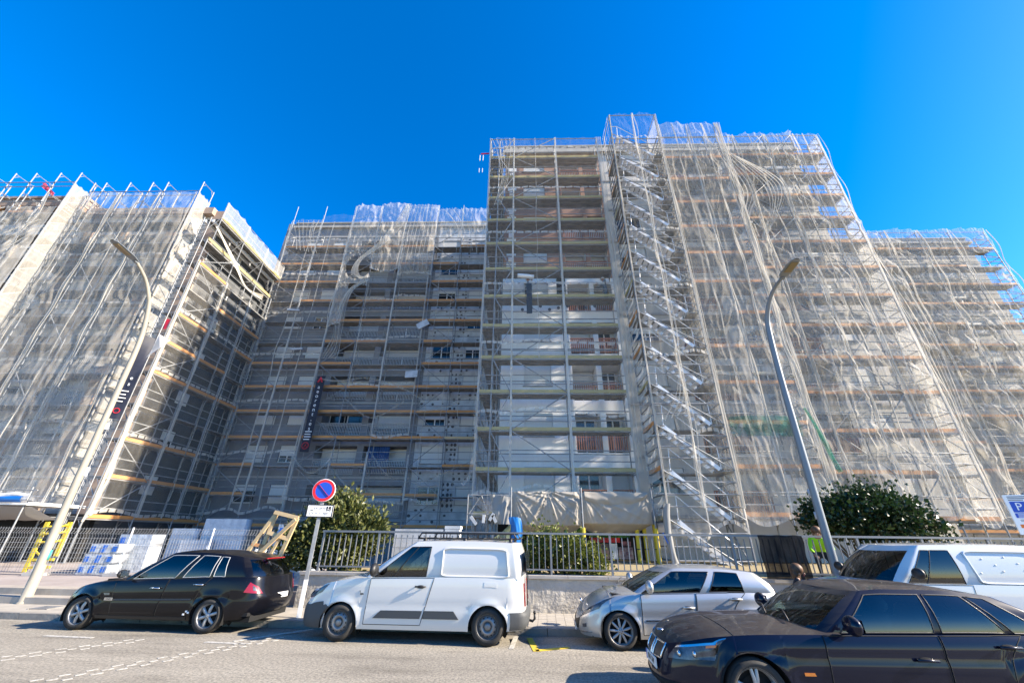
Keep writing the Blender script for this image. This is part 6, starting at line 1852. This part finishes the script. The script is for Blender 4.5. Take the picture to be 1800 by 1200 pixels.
mesh_panel('wire mesh fence panel in front of the board stacks', (-14.2, 14.75, .34), R(3), 2.9)
mesh_panel('wire mesh fence panel in the shade right of the board stacks', (-11.3, 14.9, .34), R(2), 2.4)
mesh_panel('dark green-backed mesh fence panel left of the yellow gate frame', (-19.7, 14.8, .34), R(2), 2.3)
yf = thing('gate_frame', (-18.55, 15.6, .34), R(4), 'yellow painted gate frame wrapped with barrier tape beside the cream street lamp', 'gate frame')
for a, b_ in (((0, 0, 0), (0, 0, 1.75)), ((.85, 0, .55), (.85, 0, 1.75))):
    MB().bar(a, b_, .13, .06, (0, -1, 0)).build('upright', 'yellow_paint', yf)
for z in (.16, .42): MB().bar((0, 0, z), (.85, 0, z + .02), .09, .05, (0, -1, 0)).build('crossbar', 'yellow_paint', yf)
MB().bar((0, 0, .75), (.4, 0, .5), .05, .04, (0, -1, 0)).build('brace', 'yellow_paint', yf)
for z in (.95, 1.25, 1.5): MB().tube([(0, -.05, z), (.25, -.08, z + .08), (.5, -.02, z + .05), (.85, -.05, z + .16)], [.03, .045, .025, .04], 6).build('barrier_tape', 'yellow_paint', yf, True)
wbx = thing('planter_board', (-19.9, 13.7, .34), 0, 'white board with a round green emblem at the left edge, below the mesh fence', 'board')
MB().box(0, 1.55, -.03, 0, 0, .42).build('panel', 'white', wbx)
MB().lathe([(.13, -.034), (.07, -.034)], 20, 'y', (.95, 0, .21)).build('emblem', 'teal', wbx)
MB().box(0, 1.75, -.03, .05, .42, .56).build('top_plank', 'white', wbx)
# canopy over the entrance of the left wing
ca = thing('entrance_canopy', (0, 0, 0), 0, 'site canopy with white and blue sheeting over the left wing entrance at the left edge', 'canopy')
MB().box(-30, -22.2, 17.5, 20.0, 2.82, 2.95).build('platform', 'white', ca)
u, v = np.meshgrid(np.linspace(0, 1, 60), np.linspace(0, 1, 12), indexing='ij')
MB().grid(np.stack([-30 + 7.9 * u, 17.45 - .1 * np.sin(np.pi * v) - .08 * vnoise(u * 14, v * 4, 2), 2.95 + .38 * v - .03 * np.sin(40 * u)], -1)).build('white_sheet', 'net_white', ca, True)
MB().grid(np.stack([-27 + 4.7 * u, 17.38 - .1 * np.sin(np.pi * v) - .05 * vnoise(u * 10, v * 4, 5), 2.92 + .16 * v * (1 + .8 * u)], -1)).build('blue_sheet', 'tarp_blue', ca, True)
MB().grid(np.stack([-30 + 8.0 * u, 17.6 + 1.6 * v, 2.8 - .55 * v - .12 * np.sin(np.pi * v) - .05 * vnoise(u * 12, v * 3, 7)], -1)).build('underside_sheet', 'tarp_grey', ca, True)
for x in (-29.5, -26, -22.4):
    MB().tube([(x, 17.6, .3), (x, 17.6, 3.6)], .03, 8).build('prop', 'steel', ca)
for z in (3.45, 3.0): MB().tube([(-30, 17.5, z), (-22.0, 17.5, z)], .026, 6).build('rail', 'steel', ca)
MB().box(-30, -22.6, 20.9, 21.15, .34, 2.6).build('dark_opening', 'dark', ca)

# ---- banners
def banner(label, loc, rz, W_, Hh, seed, twist=0.0):
    t = thing('banner', loc, rz, label, 'banner')
    u, v = np.meshgrid(np.linspace(0, 1, 12), np.linspace(0, 1, 50), indexing='ij')
    a = twist * (v - .3) ** 2
    MB().grid(np.stack([(u - .5) * W_ * np.cos(a), (u - .5) * W_ * np.sin(a) - .03 * vnoise(u * 3, v * 6, seed), Hh * v], -1)).build('banner_cloth', 'navy', t, True)
    return t
bn = banner('long navy vertical banner with white letters hanging in the recess', (-15.5, 26.75, 7.1), 0, .66, 5.9, 2)
for k, ch_ in enumerate('aeorent.es'):
    text('banner_lettering', ch_, .42 if ch_ != '.' else .5, 'white', bn, (0, -.06, 4.95 - .36 * k), ext=.002)
b = MB(); b.poly([(-.22, 5.35), (-.05, 5.78), (.03, 5.78), (.2, 5.35), (.1, 5.35), (.0, 5.62), (-.1, 5.35)], -.065, -.05); b.obox((.02, -.06, 5.5), (1, 0, .25), (.5, .01, .06), (0, -1, 0)); b.build('emblem', 'red', bn)
for k in range(4): MB().box(-.24, .24 - .05 * (k % 2), -.062, -.05, 1.45 - .19 * k, 1.51 - .19 * k).build('text_line', 'ink_grey' if 0 else 'white', bn)
b = MB(); b.lathe([(.25, -.06), (.21, -.06)], 28, 'y', (0, 0, .45)); b.obox((.0, -.06, .46), (.5, 0, 1), (.3, .01, .06), (0, -1, 0)); b.obox((.07, -.06, .42), (-.5, 0, 1), (.22, .01, .05), (0, -1, 0)); b.build('emblem', 'red', bn)
bn2 = banner('twisted navy banner with white letters at the corner of the left wing', (-21.95, 19.2, 7.3), R(25), .52, 5.0, 5, 1.5)
for k, ch_ in enumerate('es'):
    text('banner_lettering', ch_, .3, 'white', bn2, (.02, -.08, 2.35 - .36 * k), (math.pi / 2, 0, R(-6)), ext=.002)
for k in range(4): MB().box(-.16, .14 - .06 * (k % 2), -.075, -.062, 1.55 - .2 * k, 1.6 - .2 * k).build('text_line', 'white', bn2)
MB().lathe([(.15, -.075), (.115, -.075)], 24, 'y', (0, 0, .45)).build('emblem', 'red', bn2)
sh2 = thing('plastic_sheet', (-21.6, 19.4, 11.4), R(20), 'loose white plastic sheet caught at the top of the twisted banner', 'sheet')
MB().add([(-.1, 0, 1.2), (.5, .05, .9), (.25, -.1, .3), (-.35, 0, -.6), (-.2, .1, .2)], [(0, 1, 2, 4), (4, 2, 3)]).build('sheet', 'net_white', sh2)
rg_ = thing('red_rag', (-21.5, 19.3, 12.9), 0, 'small red rag tied to the scaffold above the twisted banner', 'rag')
MB().grid(np.stack(np.meshgrid(np.linspace(-.12, .12, 5), np.linspace(0, .7, 6), indexing='ij') + [np.zeros((5, 6))], -1)[..., [0, 2, 1]] + .03 * rng.rand(5, 6, 3)).build('cloth', 'red', rg_, True)
pr = thing('pink_rag', (-36.0, 19.4, 25.4), R(10), 'bright pink rag fluttering from a scaffold post at the upper left', 'rag')
MB().grid(np.stack([np.linspace(0, 1.1, 8)[:, None] + np.zeros((1, 6)), .12 * rng.rand(8, 6), np.linspace(0, -.5, 6)[None, :] * np.linspace(1, .6, 8)[:, None] + np.linspace(.4, -.6, 8)[:, None]], -1)).build('cloth', 'pink', pr, True)
for k, (x, z) in enumerate(((-9.0, 12.9), (-8.4, 17.2), (-19.9, 19.1), (-18.6, 15.3))):
    t = thing('foam_board', (x, 26.8, z), R(8 * (k % 3 - 1)), ['white foam board leaning on the lower lifts of the recess right of the banner', 'tilted white foam board standing on a middle lift of the recess', 'white foam strip lying on a high left lift of the recess', 'white foam strip on a lift at mid height left in the recess'][k], 'board')
    o = MB().box(0, 1.0, 0, .08, 0, .55 if k < 2 else .16).build('board', 'polystyrene', t)
    if k == 1: o.rotation_euler = (0, R(-32), 0)
# hoist line with counterweights beside the top of the tall block
hl = thing('hoist_wheel', (-2.9, 18.5, 27.0), 0, 'small red pulley bracket with hanging straps at the top left corner of the tallest block', 'pulley')
MB().bar((0, 0, .0), (.6, 0, .05), .06).build('bracket', 'red', hl)
for x in (-.05, .18): MB().bar((x, 0, -.15), (x, 0, -.7), .05).build('strap', 'white', hl); MB().bar((x, 0, -1.5), (x, 0, -1.9), .04).build('strap', 'white', hl)

# ---- people
def person(label, loc, rz, joints, parts_m, extras=None, scale=1.0):
    """one continuous skinned body; JOINTS: name -> (x, y, z, radius); materials follow the height of the faces"""
    t = thing('person', loc, rz, label, 'person')
    names = list(joints)
    E = [('hip', 'chest'), ('chest', 'neck'), ('neck', 'head'), ('head', 'crown'), ('chest', 'sh_l'), ('sh_l', 'el_l'), ('el_l', 'wr_l'), ('wr_l', 'ha_l'), ('chest', 'sh_r'), ('sh_r', 'el_r'), ('el_r', 'wr_r'), ('wr_r', 'ha_r'),
         ('hip', 'th_l'), ('th_l', 'kn_l'), ('kn_l', 'an_l'), ('an_l', 'to_l'), ('hip', 'th_r'), ('th_r', 'kn_r'), ('kn_r', 'an_r'), ('an_r', 'to_r')]
    names = ['hip'] + [n for n in names if n != 'hip']
    me = bpy.data.meshes.new('body')
    me.from_pydata([joints[n][:3] for n in names], [(names.index(a), names.index(b_)) for a, b_ in E], [])
    o = link('body', me, t)
    sk = o.modifiers.new('skin', 'SKIN')
    for i, n in enumerate(names):
        me.skin_vertices[0].data[i].radius = (joints[n][3], joints[n][3] * (.72 if n in ('hip', 'chest') else 1))
    me.skin_vertices[0].data[0].use_root = True
    sb = o.modifiers.new('sub', 'SUBSURF'); sb.levels = 2; sb.render_levels = 2
    BODY_JOBS.append((o, t, joints, parts_m))
    return t
BODY_JOBS = []
def pose(h=1.72, lean=0.0, arms=((.25, -.15, 1.05), (.35, -.35, .95)), arms2=((-.25, -.1, 1.05), (-.3, -.3, .95)), knee=0.0):
    k = h / 1.72
    def P(x, y, z, r): return (x * k, (y - lean * max(0, z - .9)) * k, z * k, r * k)
    j = dict(hip=P(0, 0, .95, .15), chest=P(0, 0, 1.3, .165), neck=P(0, 0, 1.47, .06), head=P(0, -.02, 1.58, .088), crown=P(0, -.01, 1.68, .078),
             sh_l=P(.19, 0, 1.38, .07), sh_r=P(-.19, 0, 1.38, .07), th_l=P(.10, 0, .86, .10), th_r=P(-.10, 0, .86, .10), kn_l=P(.11, -.03 - knee, .48, .065), kn_r=P(-.11, -.02, .48, .065), an_l=P(.12, .02, .09, .045), an_r=P(-.12, .02, .09, .045), to_l=P(.13, -.16, .04, .04), to_r=P(-.13, -.16, .04, .04))
    for sfx, a in (('l', arms), ('r', arms2)):
        (ex, ey, ez), (wx, wy, wz) = a
        j['el_' + sfx] = P(ex, ey, ez, .047); j['wr_' + sfx] = P(wx, wy, wz, .033)
        d = Vector((wx - ex, wy - ey, wz - ez)).normalized() * .1
        j['ha_' + sfx] = P(wx + d.x, wy + d.y, wz + d.z, .036)
    return j
def face(t, j, hair=None, helmet=None, rz=0):
    hx, hy, hz = j['head'][:3]; cz = j['crown'][2]
    if helmet:
        b = MB(); b.lathe([(.001, .135), (.06, .125), (.10, .08), (.115, .02), (.118, 0), (.15, -.005), (.15, .004)], 18, 'z', (hx, hy, hz + .03)); b.build('helmet', helmet, t, True)
    if hair:
        b = MB(); b.ell((hx, hy + .03, hz + .07), (.125, .13, .125), 18, 12); b.ell((hx, hy + .07, hz - .02), (.115, .085, .14), 16, 10); b.build('hair', hair, t, True)
    for sx in (-.03, .03): MB().ell((hx + sx, hy - .083, hz + .012), (.011, .006, .008), 8, 6).build('eye', 'ink', t, True)
    b = MB(); b.ell((hx, hy - .095, hz - .015), (.012, .02, .022), 8, 6); b.build('nose', 'skin', t, True)
    MB().ell((hx, hy - .085, hz - .048), (.022, .005, .005), 8, 4).build('mouth', 'pink', t, True)
    for sx in (-.088, .088): MB().ell((hx + sx, hy, hz), (.012, .022, .032), 8, 6).build('ear', 'skin', t, True)
def fingers(t, j, sfx):
    w = Vector(j['wr_' + sfx][:3]); h = Vector(j['ha_' + sfx][:3]); d = (h - w).normalized(); s_ = d.cross(Vector((0, 0, 1)));
    s_ = s_.normalized() if s_.length > 1e-3 else Vector((1, 0, 0)); dn = Vector((0, 0, -1))
    b = MB()
    for k, L_ in enumerate((.065, .075, .07, .055)):
        p = h + d * .02 + s_ * (k - 1.5) * .019
        b.tube([p, p + d * L_ * .5, p + d * L_ * .85 + dn * L_ * .35], [.009, .0085, .007], 6)
    p = h - d * .04 + s_ * .032
    b.tube([p, p + s_ * .03 + d * .02, p + s_ * .035 + d * .05], [.011, .010, .008], 6)
    b.build('fingers', 'skin', t, True)
# worker in hi-vis behind the railing, bending forward with bent knees
j = dict(hip=(0, .08, .62, .15), chest=(0, -.12, .90, .165), neck=(0, -.22, 1.05, .06), head=(0, -.28, 1.14, .088), crown=(0, -.31, 1.23, .078), sh_l=(.19, -.16, .97, .07), sh_r=(-.19, -.16, .97, .07),
         el_l=(.26, -.32, .74, .047), wr_l=(.2, -.5, .62, .033), ha_l=(.18, -.57, .57, .036), el_r=(-.26, -.32, .74, .047), wr_r=(-.2, -.5, .62, .033), ha_r=(-.18, -.57, .57, .036),
         th_l=(.10, .05, .58, .10), th_r=(-.10, .05, .58, .10), kn_l=(.14, -.22, .42, .065), kn_r=(-.14, -.2, .42, .065), an_l=(.13, .02, .09, .045), an_r=(-.13, .02, .09, .045), to_l=(.14, -.16, .04, .04), to_r=(-.14, -.16, .04, .04))
w1 = person('worker in a hi-vis yellow jacket bending behind the railing by the grey street lamp', (8.55, 12.1, TER - .07), R(-30), j, [(.0, .1, 'black'), (.1, .66, 'cloth_dark'), (.66, 1.06, 'hivis'), (1.06, 9, 'skin')])
face(w1, j, 'hair'); fingers(w1, j, 'l'); fingers(w1, j, 'r')
# worker with white helmet on the scaffold
j = pose(1.68, .12, ((.22, -.25, 1.15), (.1, -.48, 1.12)), ((-.22, -.25, 1.12), (-.12, -.5, 1.02)))
w2 = person('worker in grey with a white helmet on the yellow-boarded scaffold beside the stair tower', (5.12, 19.0, 14.62), R(-75), j, [(.0, .1, 'black'), (.1, 1.45, 'cloth_grey'), (1.45, 9, 'skin')])
face(w2, j, None, 'white'); fingers(w2, j, 'l'); fingers(w2, j, 'r')
j = pose(1.68, .05, ((.24, -.1, 1.55), (.2, -.25, 1.72)), ((-.25, -.15, 1.1), (-.1, -.35, 1.2)))
w3 = person('worker in dark clothes shouldering a white roll on the scaffold before the bare brick', (.42, 19.0, 14.62), R(20), j, [(.0, .1, 'black'), (.1, .95, 'cloth_dark'), (.95, 1.45, 'cloth_grey'), (1.45, 9, 'skin')])
face(w3, j, None, 'white'); fingers(w3, j, 'l'); fingers(w3, j, 'r')
rl = thing('white_roll', (.3, 18.72, 16.25), R(8), 'white roll of mesh cloth carried on the shoulder of the scaffold worker', 'roll')
MB().lathe([(.001, -.5), (.13, -.5), (.135, 0), (.13, .5), (.001, .5)], 16, 'x').build('roll', 'white', rl, True)
bd = thing('black_drape', (.5, 18.40, 13.4), 0, 'black plastic strip hanging from the scaffold below the worker with the roll', 'sheet')
MB().grid(np.stack([np.linspace(-.16, .16, 5)[:, None] + np.zeros((1, 14)), .05 * rng.rand(5, 14), np.linspace(0, 2.1, 14)[None, :] + np.zeros((5, 1))], -1)).build('sheet', 'black', bd, True)
rkk = thing('tool_rack', (2.2, 19.15, 14.62), 0, 'black rack of crates on the scaffold between the two workers', 'rack')
for x in (0, .5): MB().box(x, x + .04, 0, .04, 0, 1.75).build('upright', 'black', rkk)
for z in (.1, .5, .9, 1.3, 1.65): MB().box(.04, .5, 0, .3, z, z + .16).build('crate', 'black', rkk)
# person crouching on the pavement behind the dark saloon
j = pose(1.15, .35, ((.26, -.2, 1.0), (.18, -.4, .9)), ((-.26, -.2, 1.0), (-.18, -.4, .9)))
w4 = person('person with brown hair mostly hidden behind the dark saloon roof', (5.92, 9.55, .04), R(60), j, [(.0, .06, 'black'), (.06, .6, 'cloth_dark'), (.6, .97, 'cloth_dark'), (.97, 9, 'skin')])
face(w4, j, 'hair'); fingers(w4, j, 'l'); fingers(w4, j, 'r')

# ------------------------------------------------------------------ finish: letters and bodies become plain meshes
bpy.context.view_layer.update()
dg = bpy.context.evaluated_depsgraph_get()
swap = []
for o in [o for o in SC.objects if o.type == 'FONT']:
    me = bpy.data.meshes.new_from_object(o.evaluated_get(dg), depsgraph=dg)
    swap.append((o, me))
bodies = [(o, bpy.data.meshes.new_from_object(o.evaluated_get(dg), depsgraph=dg), t, j, pm_) for o, t, j, pm_ in BODY_JOBS]
for o, me in swap:
    n = o.name.split('.')[0]
    par, loc, rot, sc_ = o.parent, o.location.copy(), o.rotation_euler.copy(), o.scale.copy()
    if not me.materials: me.materials.append(o.data.materials[0])
    bpy.data.objects.remove(o)
    link(n, me, par, loc, rot, sc_)
for o, me, t, j, pm_ in bodies:
    n_ = link('body_mesh', me, t)
    mats = [p[2] for p in pm_] + ['skin']
    me.materials.clear()
    for m_ in mats: me.materials.append(M[m_])
    hands = [Vector(j[k][:3]) for k in ('ha_l', 'ha_r')]; hd_ = Vector(j['head'][:3])
    for p in me.polygons:
        p.use_smooth = True
        c_ = p.center
        if any((c_ - h).length < .07 for h in hands) or (c_ - hd_).length < .15: p.material_index = len(mats) - 1; continue
        for k, (a, b_, _) in enumerate(pm_):
            if a <= c_.z < b_: p.material_index = k
    bpy.data.objects.remove(o)
    n_.name = 'body'

# kinds that come more than once share a group
for o in SC.objects:
    if o.parent is None and o.get('category') and not o.get('group'):
        g_ = {'street_lamp': 'street lamps along the pavement', 'white_van': 'white vans parked along the kerb', 'black_hatchback': 'cars parked along the street', 'silver_hatchback': 'cars parked along the street', 'dark_saloon': 'cars parked along the street',
              'shrub': 'shrubs behind the low wall', 'scaffolding': 'scaffolding round the apartment blocks', 'debris_net': 'debris nets over the scaffolding', 'apartment_building': 'apartment blocks under renovation', 'mesh_fence_panel': 'mesh fence panels round the site',
              'person': 'people at the site', 'banner': 'navy banners on the scaffolding', 'foam_board': 'white foam boards in the recess', 'tarpaulin': 'tarpaulins over the shop', 'foam_block_stack': 'foam blocks behind the railing'}.get(o.name.split('.')[0])
        if g_: o['group'] = g_
